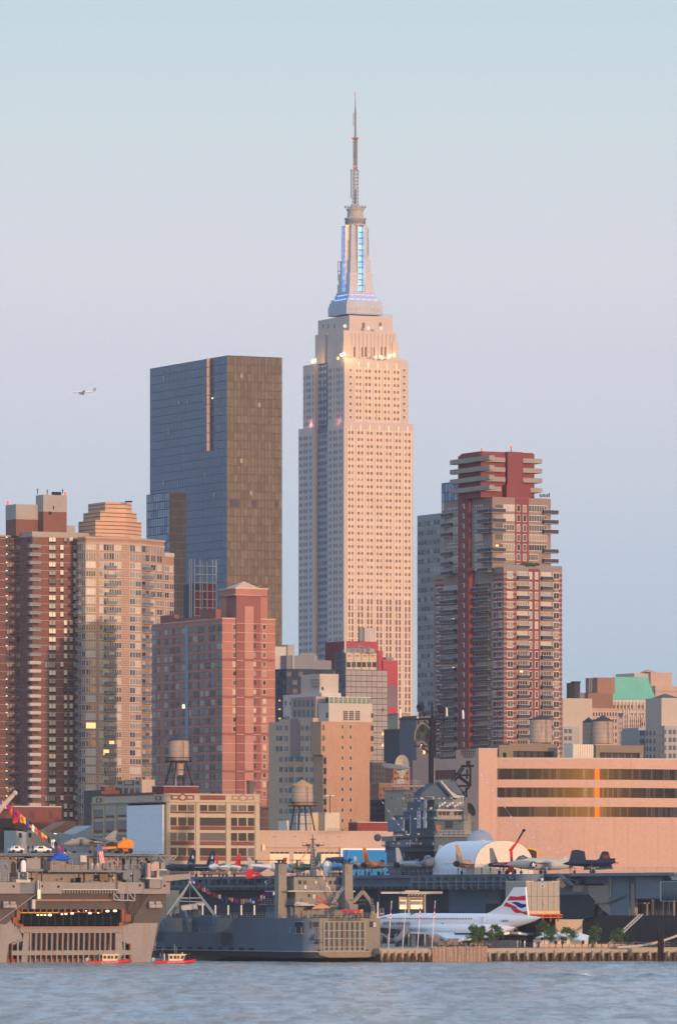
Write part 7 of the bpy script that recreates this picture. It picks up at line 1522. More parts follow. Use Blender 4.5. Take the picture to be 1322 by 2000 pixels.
 sl('bulkhead', f3, 1224, 1711, 1240, 1788, -.6, .2, warm); sl('bulkhead', b.Lf(6), 1246, 1764, 1265, 1788, 0, .4, warm); sl('canopy_ledge', b.Lf(6), 1231, 1763, 1268, 1765, 0, 1.4, concL); sl('bulkhead', b.Lf(7), 1268, 1757, 1340, 1788, 0, .3, mat('carrier_tan_shade', (.17,.15,.14), rust=.4))
 for x in (1276,1296,1308,1318): sl('stanchion', b.Lf(6), x, 1757, x+1.6, 1788, .3, .7, warm)
 sl('control_box', b.Lf(4), 1234, 1778, 1239.5, 1788, 0, .8, whitep)
 q = MB(); railing(q, [W(3.2,TL(1322)-10,zg), W(3.2,TL(1236),zg)], h=1.1, step=1.5); q.build('railing', b.root)
 sl('gun_tub', f3, 1093, 1730, 1152, 1748, -.8, .8, hl); sl('gun_tub', f3, 1130, 1729, 1147, 1742, .7, 1.6, warm); 
 q = MB(); q.extr([f3.pt(f3.S(x),-1,f3.Z(y,1120)) for x, y in ((1080,1747),(1152,1747),(1170,1765),(1165,1790),(1140,1796),(1080,1798))], Vector((f3.N.x,f3.N.y,0))*4, hd); q.build('hull_blister', b.root)
 sl('recess', b.Lf(5), 1150, 1711, 1190, 1731, -1, 0, dark); sl('recess', b.Lf(5), 1093, 1711, 1152, 1731, -1, 0, dark); sl('recess_panel', f3, 1181, 1716, 1191, 1737, 0, .3, hl)
 q = MB(); p = Vector(f3.pt(f3.S(1138),1.2,f3.Z(1728,1138))); q.sphere(p+Vector((0,0,.6)), .9, hl, 10, 6, sz=.8)
 for k in range(3): q.tube(p+Vector((k*.35-.3,-.3,.7)), p+Vector((k*.35-3.4,-1.0,1.5)), .1, hl, n=6)
 q.build('deck_gun', b.root)
 q = MB(); 
 for a, c in (((1095,1706),(1122,1729)),((1100,1706),(1128,1729))): q.tube(L.pt(L.S(a[0]),1,L.Z(a[1],1110)), L.pt(L.S(c[0]),1,L.Z(c[1],1110)), .16, hl, n=6)
 for k in range(9): q.tube(L.pt(L.S(1096+k*3.2),1,L.Z(1707+k*2.6,1110)), L.pt(L.S(1100+k*3.2),.6,L.Z(1707+k*2.6,1110)), .07, hl, n=4)
 q.build('stairway', b.root)
 q = MB(); 
 for a, c in (((1000,1712),(1020,1735)),((990,1712),(1008,1733)),((1000,1715),(1040,1715)),((1005,1722),(1040,1722)),((1012,1729),(1040,1729))): q.tube(L.pt(L.S(a[0]),.8,L.Z(a[1],1010)), L.pt(L.S(c[0]),.8,L.Z(c[1],1010)), .14, hl, n=6)
 q.build('stairway', b.root)
 q = MB(); q.lathe(L.pt(L.S(1052),2.0,0)[:2]+(0,), [(.5,ZL(1727,1052)),(3.3,ZL(1726,1052)),(3.4,ZL(1708,1052)),(3.0,ZL(1707.5,1052))], hl, 20); q.build('gun_tub', b.root)
 q = MB(); p = Vector(L.pt(L.S(1098),1.0,ZL(1727,1098))); q.tube(p+Vector((0,0,1.3)), p+Vector((1.2,.2,-.6)), .65, mat('lamp_lit',(.6,.42,.25)), n=12); q.build('searchlight', b.root)
 for x in (1024,1072): q = MB(); q.sphere(L.pt(L.S(x),1.8,ZL(1718,x)), .35, whitep, 8, 6); q.build('lamp', b.root)
 # draped pipe, drains
 q = MB(); q.tube(f3.pt(f3.S(1169),.9,f3.Z(1764,1169)), f3.pt(f3.S(1195),.9,f3.Z(1762,1195)), .22, warm, n=6); q.tube(f3.pt(f3.S(1195),.9,f3.Z(1762,1195)), f3.pt(f3.S(1226),.9,f3.Z(1749,1226)), .22, hl, n=6); q.path([f3.pt(f3.S(x),.8,f3.Z(y,1200)) for x, y in ((1194,1709),(1198,1716),(1197.5,1752))], .14, concL, 6); q.build('hull_pipe', b.root)
 # glazed lift cab
 fg = b.Lf(-.5); q = MB(); fbox(q, fg, fg.S(1345), fg.S(1290.5), fg.Z(1759.5,1300), fg.Z(1722,1300), -1.5, 0, mat('lift_glass',(.01,.06,.09),rough=.08,spec=.6)); q.build('glass_pavilion', b.root)
 q = MB(); 
 for y in (1721.5,1759.5): fbox(q, fg, fg.S(1345), fg.S(1289.5), fg.Z(y+.9,1300), fg.Z(y,1300), 0, .15, concL)
 fbox(q, fg, fg.S(1290.8), fg.S(1289.6), fg.Z(1759.5,1300), fg.Z(1721.5,1300), 0, .16, concL); q.build('pavilion_frame', b.root)
 q = MB(); q.extr([fg.pt(fg.S(x),-3,fg.Z(y,1300)) for x, y in ((1295,1704),(1345,1704),(1345,1719),(1308,1719),(1303,1712))], Vector((fg.N.x,fg.N.y,0))*5, mat('pavilion_roof', (.5,.55,.58))); q.build('pavilion_roof', b.root)
 b.done()
 # ------------------------------------------------ island (a part with its own pieces)
 Yi_f = b.Lf(19); v_c = Yi_f.S(848); c2 = b.c+DU*19+DV*v_c
 isl = bpy.data.objects.new('island', None); COL.objects.link(isl); isl.parent = b.root; isl.location = Vector((c2.x, c2.y, zd))-wl(b.root)
 LI = Face(c2, DV, -DU); RI = Face(c2, DU, -DV)
 def ib(nm, xl, xc, xr, y0, y1, m, du=0, dv=0):   # block by its left, corner and right columns; du/dv push it in
  cc = c2+DU*du+DV*dv; l = Face(cc, DV, -DU); r = Face(cc, DU, -DV); 
  uc = r.S(xc) if abs(xc-((cc.x/cc.y)*F+CX)) > .01 else 0
  q = MB(); cc2 = cc+DU*uc; l2 = Face(cc2, DV, -DU); vl = l2.S(xl); ur = r.S(xr)-uc
  q.prism([tuple(cc2+DU*a+DV*d_) for a, d_ in ((0,0),(ur,0),(ur,vl),(0,vl))], r.Z(y1,xc), r.Z(y0,xc), m); q.build(nm, isl); return l2, r
 il = mat('island_shade_blue', (.08,.125,.165), rough=.6, rust=.15, var=.08); iw = mat('island_sunlit', (.23,.225,.195), rough=.6, rust=.3, var=.06)  # island grey twice: bluish for shaded walls, warm for the sunlit bridge front
 ib('base_wall', 760, 848, 915, 1664, 1708, hd); ib('lower_wall', 752, 848, 912, 1634, 1664, il); ib('platform', 766, 848, 914, 1631, 1634.5, hl, -1.2, -1.2)
 ib('gallery_ledge', 745, 845, 905, 1649, 1651.5, hk, -1, -1); ib('gallery_ledge', 752, 845, 905, 1660, 1662, hk, -1, -1)
 ib('tower_wall', 787, 848, 905, 1583, 1631, il); ib('bridge_block', 840, 850, 920, 1600, 1629, iw, .2, .2)
 l2, r2 = ib('pilot_house', 838, 853, 900, 1583, 1601, iw, -.3, -1.2); ib('pilot_roof', 834, 852, 903, 1581, 1583.3, concL, -.6, -1.6)
 for i in range(6): q = MB(); r_ = Face(c2-DU*.3-DV*1.25, DU, -DV); x = 856+i*7.6; fbox(q, r_, r_.S(x), r_.S(x+6), r_.Z(1592,x), r_.Z(1585,x), 0, .05, gD if i != 3 else warm); q.build('bridge_window', isl)
 ib('side_tower', 757, 787, 790, 1601, 1624, hl, -1, 0); ib('side_tower', 768, 792, 795, 1622, 1631, hl, -1.5, 0); ib('radar_room', 818, 848, 890, 1562, 1583, il, 1, 1)
 ib('signal_deck', 842, 855, 912, 1600, 1602, hk, -1.4, -1.4); ib('lookout', 895, 900, 925, 1605, 1622, il, .5, 1); ib('doorway', 868, 869, 884, 1604, 1618, hd, 0, -.1); ib('rust_locker', 850, 851, 860, 1611, 1622, mat('island_rust',(.3,.14,.09)), 0, -.6)
 ib('searchlight_platform', 795, 830, 848, 1555, 1557, hl, 0, 0)
 # greenish bridge wing at the far end
 ib('bridge_wing', 745, 768, 772, 1633, 1643, hl, -2.4, 6); q = MB(); f_ = Face(c2-DU*2.45, DV, -DU)
 for i in range(5): x = 748+i*4; fbox(q, f_, f_.S(x+3), f_.S(x), f_.Z(1641,x), f_.Z(1636,x), 0, .1, mat('window_green',(.25,.4,.3),rough=.2))
 q.build('wing_windows', isl); q = MB(); q.sphere(f_.pt(f_.S(741),.5,f_.Z(1636,741)), .9, navyd, 10, 8); q.build('lamp_housing', isl)
 for x0, y0, x1, y1 in ((760,1640,800,1654),(818,1648,850,1660),(755,1665,788,1676),(800,1636,812,1646)): ib('equipment_box', x0, x1, x1+2, y0, y1, hl, -1.6, 0)
 # funnel with slanted mouth
 ff = Face(c2+DU*2.5-DV*0, DU, -DV); q = MB(); q.extr([P(x,y,c2.y+9) for x, y in ((816,1550),(838,1531),(858,1526),(884,1528),(902,1554),(900,1565),(816,1566))], Vector((-DV.x,-DV.y,0))*4, il); q.build('funnel', isl)
 q = MB(); q.extr([P(x,y,c2.y+5.4) for x, y in ((857,1526),(862,1524.5),(884,1547),(890,1553),(904,1554.5),(902,1560),(884,1558)) ], Vector((-DV.x,-DV.y,0))*1.2, concL); q.build('funnel_lip', isl)
 q = MB(); q.extr([P(x,y,c2.y+5.2) for x, y in ((862,1525.5),(884,1525),(901,1552),(889,1551.5),(880,1545))], Vector((-DV.x,-DV.y,0))*1.4, mat('funnel_mouth',(.10,.13,.17))); q.build('funnel_mouth', isl)
 ib('funnel_base', 880, 884, 905, 1560, 1572, iw, 1, 1)
 # radar platform to the left with big dish
 Yd = c2.y+12; q = MB(); a0, a1 = P(765,1537,Yd), P(842,1530,Yd); q.box(a0.x,a1.x,Yd-2,Yd+2,a0.z,a0.z+.35,warm); q.tube(P(790,1541,Yd), P(826,1556,Yd), .14, hl, n=5); q.tube(P(812,1538,Yd), P(826,1556,Yd), .14, hl, n=5); railing(q, [(a0.x,Yd-2,a0.z+.35),(a1.x,Yd-2,a0.z+.35)], h=1.2, r=.05); q.build('radar_platform', isl)
 dm = mat('radar_cream', (.42,.42,.36), rough=.6); q = MB(); ce = P(785,1493.5,Yd); q.loft([[ce+Vector((r*1.0*math.cos(t_)*.72, o+ -r*.1, r*math.sin(t_)*1.0)) for t_ in [2*math.pi*k/20 for k in range(20)]] for r, o in ((.3,.9),(1.4,.6),(2.1,.1),(2.35,-.4),(2.2,-.3),(.3,.5))], dm); q.tube(ce, P(783,1520,Yd), .55, dm, n=8); q.tube(P(778,1512,Yd), P(791,1512,Yd), .5, dm, n=8); q.box(P(776,0,Yd).x,P(790,0,Yd).x,Yd-1,Yd+1,P(0,1531,Yd).z,P(0,1522,Yd).z,dm); q.build('dish_radar', isl)
 q = MB(); q.loft([[P(x,1497,Yd-2)+Vector((0,.45*h*math.cos(t_),.6*h*math.sin(t_)+dz)) for t_ in [2*math.pi*k/8 for k in range(8)]] for x, h, dz in ((746,.4,.3),(750,1,.2),(765,1.1,0),(785,.9,-.3),(797,.2,-.4))], hl); q.build('radar_boom', isl, smooth=True)
 # main mast
 Ym = c2.y+7; bm_ = mat('mast_black', (.015,.018,.028), rough=.7); q = MB(); q.tube(P(843.5,1530,Ym), P(843.5,1404,Ym), .85, bm_, n=10); q.tube(P(843.5,1404,Ym), P(843.5,1374,Ym), .2, bm_, n=6); q.build('mast', isl)
 q = MB(); q.box(P(780,0,Ym).x,P(873,0,Ym).x,Ym-.25,Ym+.25,P(0,1406.5,Ym).z,P(0,1403.5,Ym).z,bm_); q.box(P(818,0,Ym).x,P(868,0,Ym).x,Ym-1.2,Ym+1.2,P(0,1406,Ym).z,P(0,1402.5,Ym).z,bm_); railing(q, [(P(818,0,Ym).x,Ym-1.2,P(0,1402,Ym).z),(P(868,0,Ym).x,Ym-1.2,P(0,1402,Ym).z)], h=1.4, r=.07, m=bm_, step=1); 
 for x, y in ((858,1429),(826,1421),(848,1440),(831,1456),(857,1417)): q.box(P(min(x,843),0,Ym).x,P(max(x,843),0,Ym).x,Ym-.5,Ym+.5,P(0,y+1,Ym).z,P(0,y,Ym).z,bm_)
 q.box(P(809,0,Ym).x,P(843,0,Ym).x,Ym-1,Ym+1,P(0,1458,Ym).z,P(0,1456,Ym).z,bm_); q.tube(P(822,1459,Ym), P(842,1472,Ym), .18, bm_, n=5); q.tube(P(848,1428,Ym), P(868,1406,Ym), .15, bm_, n=5); q.tube(P(830,1412,Ym), P(842,1420,Ym), .2, bm_, n=5); q.build('yardarm', isl)
 q = MB(); rg = random.Random(2)
 for i in range(75): x, y = rg.uniform(816,868), rg.choice([rg.uniform(1378,1402), rg.uniform(1440,1456), rg.uniform(1408,1436)]); q.tube(P(x,y,Ym-.6), P(x+rg.uniform(-6,6),y+rg.uniform(2,10),Ym-.6), rg.uniform(.1,.3), bm_, n=4)
 q.sphere(P(821,1381,Ym), 1.0, bm_, 8, 6); q.sphere(P(862,1384,Ym), 1.0, bm_, 8, 6); q.build('antenna_array', isl)
 q = MB(); ce = P(826,1438,Ym-.5); pts = [ce+Vector((2.0*math.cos(t_),0,3.2*math.sin(t_)-.2)) for t_ in [math.pi*k/12 for k in range(-1,14)]]; q.path(pts, .12, mat('radar_tan',(.3,.27,.18)), 5)
 for k in range(5): q.path([p+Vector((0,.25,0)) for p in pts[k:len(pts)-k:max(1,len(pts)-2*k-1)]], .05, bm_, 4)
 q.extr(pts, (0,.08,0), mat('radar_mesh',(.06,.07,.06))); q.build('search_radar', isl)
 for x, y in ((781,1385),(815,1388),(871.5,1382),(903.5,1387)):
  q = MB(); q.tube(P(x,y,Ym), P(x+.8,y+17,Ym), .22, whitep, n=8); q.build('whip_antenna', isl)
 q = MB(); q.tube(P(848,1530,Ym-1), P(848.5,1480,Ym-1), .09, concL, n=4); q.build('ladder', isl)
 # second mast on the right with lattice radar
 Y2 = c2.y+6; q = MB(); 
 for a, c in (((885,1530),(905,1500)),((880,1527),(904,1495)),((904,1497),(918,1497)),((918,1497),(918,1535)),((892,1516),(918,1535)),((893,1512),(919,1533)),((919,1533),(903,1552)),((893,1535),(918,1535)),((893,1514),(918,1514)),((910,1538),(911,1557)),((912,1502),(911,1522))): q.tube(P(*a,Y2), P(*c,Y2), .26, bm_, n=6)
 q.box(P(900,0,Y2).x,P(925,0,Y2).x,Y2-1,Y2+1,P(0,1498,Y2).z,P(0,1494,Y2).z,bm_); q.tube(P(914,1494,Y2), P(914,1486,Y2), .5, bm_, n=8); q.build('aft_mast', isl)
 q = MB(); 
 for i in range(8): x = 900+i*4; q.tube(P(x,1465,Y2), P(x,1480-abs(i-3.5)*1.2,Y2), .09, bm_, n=4)
 for i in range(6): y = 1465+i*3; q.tube(P(900+i*1.0,y,Y2), P(928-i*1.0,y,Y2), .08, bm_, n=4); q.tube(P(900+i*4.4,1465,Y2), P(906+i*4,1480,Y2), .06, bm_, n=4)
 q.build('lattice_radar', isl)
 q = MB(); q.loft([[P(920,1581,c2.y)+Vector((1.0*r*math.cos(t_)-.1*0,-.3-o,1.35*r*math.sin(t_)-.8*r*math.cos(t_))) for t_ in [2*math.pi*k/18 for k in range(18)]] for r, o in ((.05,0),(.6,.1),(1,.35),(.95,.4),(.05,.15))], bm_); q.tube(P(915,1578,c2.y), P(912,1604,c2.y), .2, iw, n=6); q.build('small_dish', isl)
 # clutter: rails and fittings
 rg = random.Random(6)
 ib('aft_block', 768, 800, 802, 1592, 1631, il, -.4, 0); ib('aft_block', 795, 822, 824, 1566, 1583, il, .3, 0); ib('lower_block', 755, 780, 783, 1662, 1706, hk, -.5, 0)
 for i in range(95):
  x = rg.uniform(762,905); y = rg.choice([1561,1581,1600,1631,1649]); h = rg.uniform(1,5); ib('fitting', x, x+rg.uniform(1,4), x+rg.uniform(4,6.5), y-h, y, rg.choice([hl,hk,concL,iw,steel]), rg.uniform(-1,1), rg.uniform(-1,.5))
 q = MB()
 for (xa, xb, y, f_) in ((768,848,1631,Face(c2-DU*1.2,DV,-DU)),(745,845,1649,Face(c2-DU,DV,-DU)),(790,848,1581,LI),(818,848,1561,LI)): railing(q, [f_.pt(f_.S(xa),0,f_.Z(y,848)), f_.pt(f_.S(xb),0,f_.Z(y,848))], r=.045, m=hl, step=1.4)
 for (xa, xb, y, f_) in ((850,914,1631,RI),(855,912,1600,RI),(852,900,1576,RI)): railing(q, [f_.pt(f_.S(xa),1.2,f_.Z(y,848)), f_.pt(f_.S(xb),1.2,f_.Z(y,848))], r=.045, m=concL, step=1.2)
 q.build('island_railing', isl)
 for i in range(9): q = MB(); q.sphere(RI.pt(RI.S(855+i*5),.8,RI.Z(1574-(i%3)*3,848)), .28, whitep, 7, 5); q.build('signal_lamp', isl)
 for i in range(16): q = MB(); x = 757+rg.random()*90; y = 1668+rg.random()*30; fbox(q, LI, LI.S(x+2), LI.S(x), LI.Z(y+10,848), LI.Z(y,848), -.05, .3, rg.choice([hd,hk,hl])); q.build('wall_rib', isl)
 # service ribbons on the side
 for k, (xa, xb) in enumerate(((815,821.5),(827,833))):
  q = MB(); f_ = Face(c2-DU*.2, DV, -DU); fbox(q, f_, f_.S(xb), f_.S(xa), f_.Z(1617,848), f_.Z(1561,848), 0, .12, mat('ribbon_white',(.72,.78,.85))); 
  if k == 0:
   for j in range(5): fbox(q, f_, f_.S(818.5+.8*(j%2)), f_.S(817), f_.Z(1584+j*7,848), f_.Z(1580+j*7,848), .12, .16, [blk,redp,blk,FC[4],redp][j])
  q.build('service_banner', isl)
 # strings of small lights dressing the ship
 lb = mat('blue_bulb', (.3,.3,1), emit=1.0)
 for pts, n_, lab in ((((934,1506),(970,1555),(1010,1612),(1060,1650),(1112,1678)), 13, 'string of small blue lights sloping down right in front of the peach building'),(((742,1560),(770,1600),(790,1625)), 5, 'short string of small lights at the left of the carrier tower')):
  t = thing('light_string', P(*pts[0],c2.y), lab, 'string lights', 'light strings dressing the aircraft carrier'); q = MB(); pp = [P(x,y,c2.y-4) for x, y in pts]; q.path(pp, .035, rail, 4); q.build('cable', t)
  for i in range(n_):
   s_ = (i+.5)/n_*(len(pp)-1); j = int(s_); q = MB(); q.sphere(pp[j].lerp(pp[j+1], s_-j), .11, lb, 7, 5); q.build('bulb', t)
 return b, zd
CV, CZ = carrier()
def on_deck(px, u):      # point on the flight deck under photo column px, u metres in from its near edge
 f = CV.Lf(u); o = f.pt(f.S(px), 0, CZ); return Vector(o)
# ------------------------------------------------------------------ domes and tent on deck
def deck_things():
 p = on_deck(937, 16); k = p.y/F; q = MB(); q.sphere((p.x,p.y,CZ+3.2+(1664-1634)*k*0+4.2), 26.3*k, mat('dome_silver',(.34,.37,.40),rough=.32,metal=.45,var=.04), 28, 18, sz=1.0); q.tube((p.x,p.y,CZ), (p.x,p.y,CZ+5), 3.0, steel, n=14)
 solo('sphere_dome', q, (p.x,p.y,CZ), 'silver spherical dome behind the white arched tent, beside the carrier tower', 'dome', smooth=True)
 # arched tent
 o = on_deck(925, 3.2); O = Vector((o.x,o.y)); R = Face(O, DU, -DV); w_ = R.S(1041.5); h = R.Z(1642,985)-CZ; Lf_ = Face(O, DV, -DU); ln = Lf_.S(845)
 t = thing('arched_tent', (O.x,O.y,CZ), 'large white arched tent on the aircraft carrier deck', 'tent'); cm = mat('tent_white', (.74,.76,.78), rough=.6, var=.02); ce = mat('tent_end', (.74,.64,.52), rough=.7, var=.02)
 def arc(v, sc=1.0, n=22): return [(*(O+DU*(w_/2-sc*w_/2*math.copysign(abs(math.cos(math.pi*i/n))**.85, math.cos(math.pi*i/n)))+DV*v), CZ+sc*h*math.sin(math.pi*i/n)**.72) for i in range(n+1)]
 q = MB(); nb = 11; rings = []
 for j in range(nb*4+1): rings.append(arc(ln*j/(nb*4), 1+.006*math.cos(2*math.pi*j/4)))
 n = len(rings[0]); vs = [v for r in rings for v in r]; q.add(vs, [(j*n+i, j*n+i+1, (j+1)*n+i+1, (j+1)*n+i) for j in range(len(rings)-1) for i in range(n-1)], cm); q.build('fabric_shell', t, smooth=True)
 q = MB(); a = arc(-.05,.998); q.extr(a, Vector((DV.x,DV.y,0))*.1, ce); q.build('end_wall', t); q = MB(); a = arc(ln-.1,.998); q.extr(a, Vector((DV.x,DV.y,0))*.1, ce); q.build('end_wall', t)
 # red boom lift
 p = on_deck(998, .9); Y = p.y; t = thing('boom_lift', p, 'red articulated boom lift standing at the carrier deck edge by the white tent', 'crane'); q = MB(); q.box(p.x-1.1,p.x+1.1,Y-.7,Y+1.3,CZ-.0+.35,CZ+1.1,redp); q.build('base', t)
 for s_ in (-.8,.8): q = MB(); q.tube((p.x+s_,Y-.8,CZ+.4),(p.x+s_,Y-.5,CZ+.4),.4,tyre,n=12); q.build('wheel', t)
 q = MB(); q.box(p.x-.8,p.x+.6,Y-.4,Y+1,CZ+1.1,CZ+1.7,redp); q.build('turntable', t)
 q = MB(); a0, a1, a2, a3 = P(999,1696,Y), P(998,1663,Y), P(1003,1651,Y), P(1022,1622,Y); q.tube(a0, a1, .32, redp, n=8); q.build('lower_boom', t); q = MB(); q.tube(P(995.5,1663,Y), P(1004,1651,Y), .42, redp, r1=.3, n=8); q.build('knuckle', t); q = MB(); q.tube(P(1000,1658,Y), P(1012,1640,Y), .26, redp, n=8); q.tube(P(1011,1641,Y), a3, .2, blk, n=8); q.sphere(P(1022.5,1622,Y), .4, blk, 8, 6); q.build('upper_boom', t)
 # visitors and staff
 rg = random.Random(12)
 for x, k, lab in ((703,'yellow','person in a yellow vest left of the orange jet on the carrier deck'),(714,'yellow','person in a yellow vest below the tail of the orange jet'),(726,'navy','person in navy between two yellow vests on the carrier deck'),(737,'yellow','person in a yellow vest at the right under the orange jet'),(749,'yellow','rightmost of three yellow vests near the blue billboard'),(756,'yellow','yellow vest closest to the light grey jet'),(894,'orange','person in orange beside the sand camouflaged jet'),(940,'dark','person in dark clothes in front of the white arched tent'),(957,'khaki','person in khaki in front of the white arched tent'),(983,'dark','person in dark clothes just left of the red boom lift'),(1067,'white','person in white at the carrier rail left of the navy propeller plane'),(1113,'orange','person in orange at the top of the carrier stairway')):
  person(on_deck(x, 1.2+rg.random()), rg.uniform(0,6), 'stand' if rg.random() < .6 else 'walk', k, lab, 'visitors on the aircraft carrier deck')
 for x0, x1, y, lab in ((1238,1247,1695,'small peach locker box on the carrier deck rail at right'),(1112,1118,1697,'small cream box beside the carrier stairway')):
  p = on_deck(x0, 1.4); q = MB(); k = p.y/F; q.box(p.x, p.x+(x1-x0)*k, p.y, p.y+1, CZ, CZ+1.4, mat('locker_peach',(.6,.4,.25))); q.box(p.x-.05, p.x+(x1-x0)*k+.05, p.y-.05, p.y+1.05, CZ+1.4, CZ+1.5, concL); solo('deck_locker', q, p, lab, 'locker')
deck_things()
# ------------------------------------------------------------------ parked aircraft
def jet(px, u, head, Ln, cols, label, fin='single', span=.62, nose='sharp', fold=False, radius=.055, wz=0, delta=False, finh=.2, noz=True, star=None, name='jet_aircraft', group='aircraft parked on the carrier deck', alt=1.5, t_tail=False, band=None, fincol=None):
 p = on_deck(px, u); T = loc3(p, math.radians(head)); c0, c1 = cols; r = radius*Ln; z = alt+r
 t = thing(name, p, label, 'aircraft', group); H = Ln/2
 q = MB(); bl = .05
 fuse(q, T, [(H,.02,.02,z-.1*r),(H*.86,r*.45,r*.45,z),(H*.6,r*.8,r*.85,z+.1*r),(H*.3,r,r*1.05,z+.1*r),(-H*.2,r*1.05,r*1.05,z),(-H*.6,r*.95,r*.95,z),(-H*.93 if noz else -H,r*.72 if noz else .1,r*.72 if noz else .15,z+(.0 if noz else .4*r))], c0, 16); q.build('fuselage', t, smooth=True)
 q = MB(); fuse(q, T, [(H*.72,.05,.05,z+.7*r),(H*.62,r*.42,r*.45,z+1.0*r),(H*.48,r*.48,r*.5,z+1.15*r),(H*.3,.1,.1,z+1.0*r)], glass_c, 12); q.build('canopy', t, smooth=True)
 if noz: q = MB(); q.tube(T(-H*.9,0,z), T(-H*1.02,0,z), r*.78, mat('nozzle_dark',(.03,.03,.035),rough=.5,metal=.3), r1=r*.66, n=16); q.build('exhaust_nozzle', t)
 sp = span*Ln/2
 for s in (-1,1):
  q = MB()
  if delta: pts = [(H*.35,s*r*.8,z+wz),(-H*.62,s*sp,z+wz),(-H*.75,s*sp,z+wz),(-H*.72,s*r*.8,z+wz)]
  elif fold: pts = None
  else: pts = [(H*.22,s*r*.8,z+wz),(-H*.12,s*sp,z+wz),(-H*.3,s*sp,z+wz),(-H*.25,s*r*.8,z+wz)]
  if pts: plate(q, T, pts, .14, c1); q.build('wing', t)
  else:
   plate(q, T, [(H*.25,s*r*.8,z+wz),(H*.2,s*sp*.4,z+wz),(-H*.15,s*sp*.4,z+wz),(-H*.15,s*r*.8,z+wz)], .2, c1)
   q.extr([T(H*.2,s*sp*.4,z+wz), T(-H*.15,s*sp*.4,z+wz), T(-H*.12,s*sp*.3,z+wz+sp*.75), T(H*.1,s*sp*.3,z+wz+sp*.75)], (T(0,1,0)-T(0,0,0))*.18, c1); q.build('folded_wing', t)
  q = MB(); zt_ = z+.1 if not t_tail else z+finh*Ln
  plate(q, T, [(-H*.62,s*.2,zt_),(-H*.85,s*sp*.5,zt_+.1),(-H*1.0,s*sp*.5,zt_+.1),(-H*.92,s*.2,zt_)], .1, c1); q.build('tailplane', t)
  q = MB(); q.tube(T(-H*.12,s*r*1.2,z-r*.5), T(-H*.12,s*r*1.5,.45), .1, steel, n=6); q.tube(T(-H*.12,s*r*1.5-.15,.42), T(-H*.12,s*r*1.5+.15,.42), .42, tyre, n=12); q.build('landing_gear', t)
 q = MB(); q.tube(T(H*.55,0,z-r*.5), T(H*.55,0,.4), .09, steel, n=6); q.tube(T(H*.55,-.12,.35), T(H*.55,.12,.35), .35, tyre, n=12); q.build('landing_gear', t)
 fh = finh*Ln; 
 for s in ((0,) if fin == 'single' else (-1,1)):
  q = MB(); o = s*r*1.3; pts = [(-H*.45,o,z+r*.7),(-H*.8,o+s*.5,z+r*.7+fh),(-H*1.0,o+s*.5,z+r*.7+fh),(-H*.95,o,z+r*.6)]; plate(q, T, pts, .16, fincol or c0, 'r'); fo = q.build('tail_fin', t)
  if star is not None:
   q = MB(); cz = z+r*.7+fh*.55; 
   for sd_ in (-1,1):
    st = [];
    for k in range(10): rr = (.34 if k%2 == 0 else .14)*fh*.5; a = math.pi/2+k*math.pi/5; st.append(T(-H*.82+rr*math.cos(a), o+s*.25+sd_*.1, cz+rr*math.sin(a)))
    q.extr(st, (T(0,1,0)-T(0,0,0))*.04, star)
   q.build('tail_star', fo)
 if band is not None: q = MB(); fuse(q, T, [(-H*.45,r*1.02,r*1.02,z),(-H*.58,r*1.0,r*1.0,z)], band, 16); q.build('fuselage_band', t)
 return t, T, z, r
glass_c = mat('cockpit_glass', (.05,.07,.09), rough=.06, spec=1)
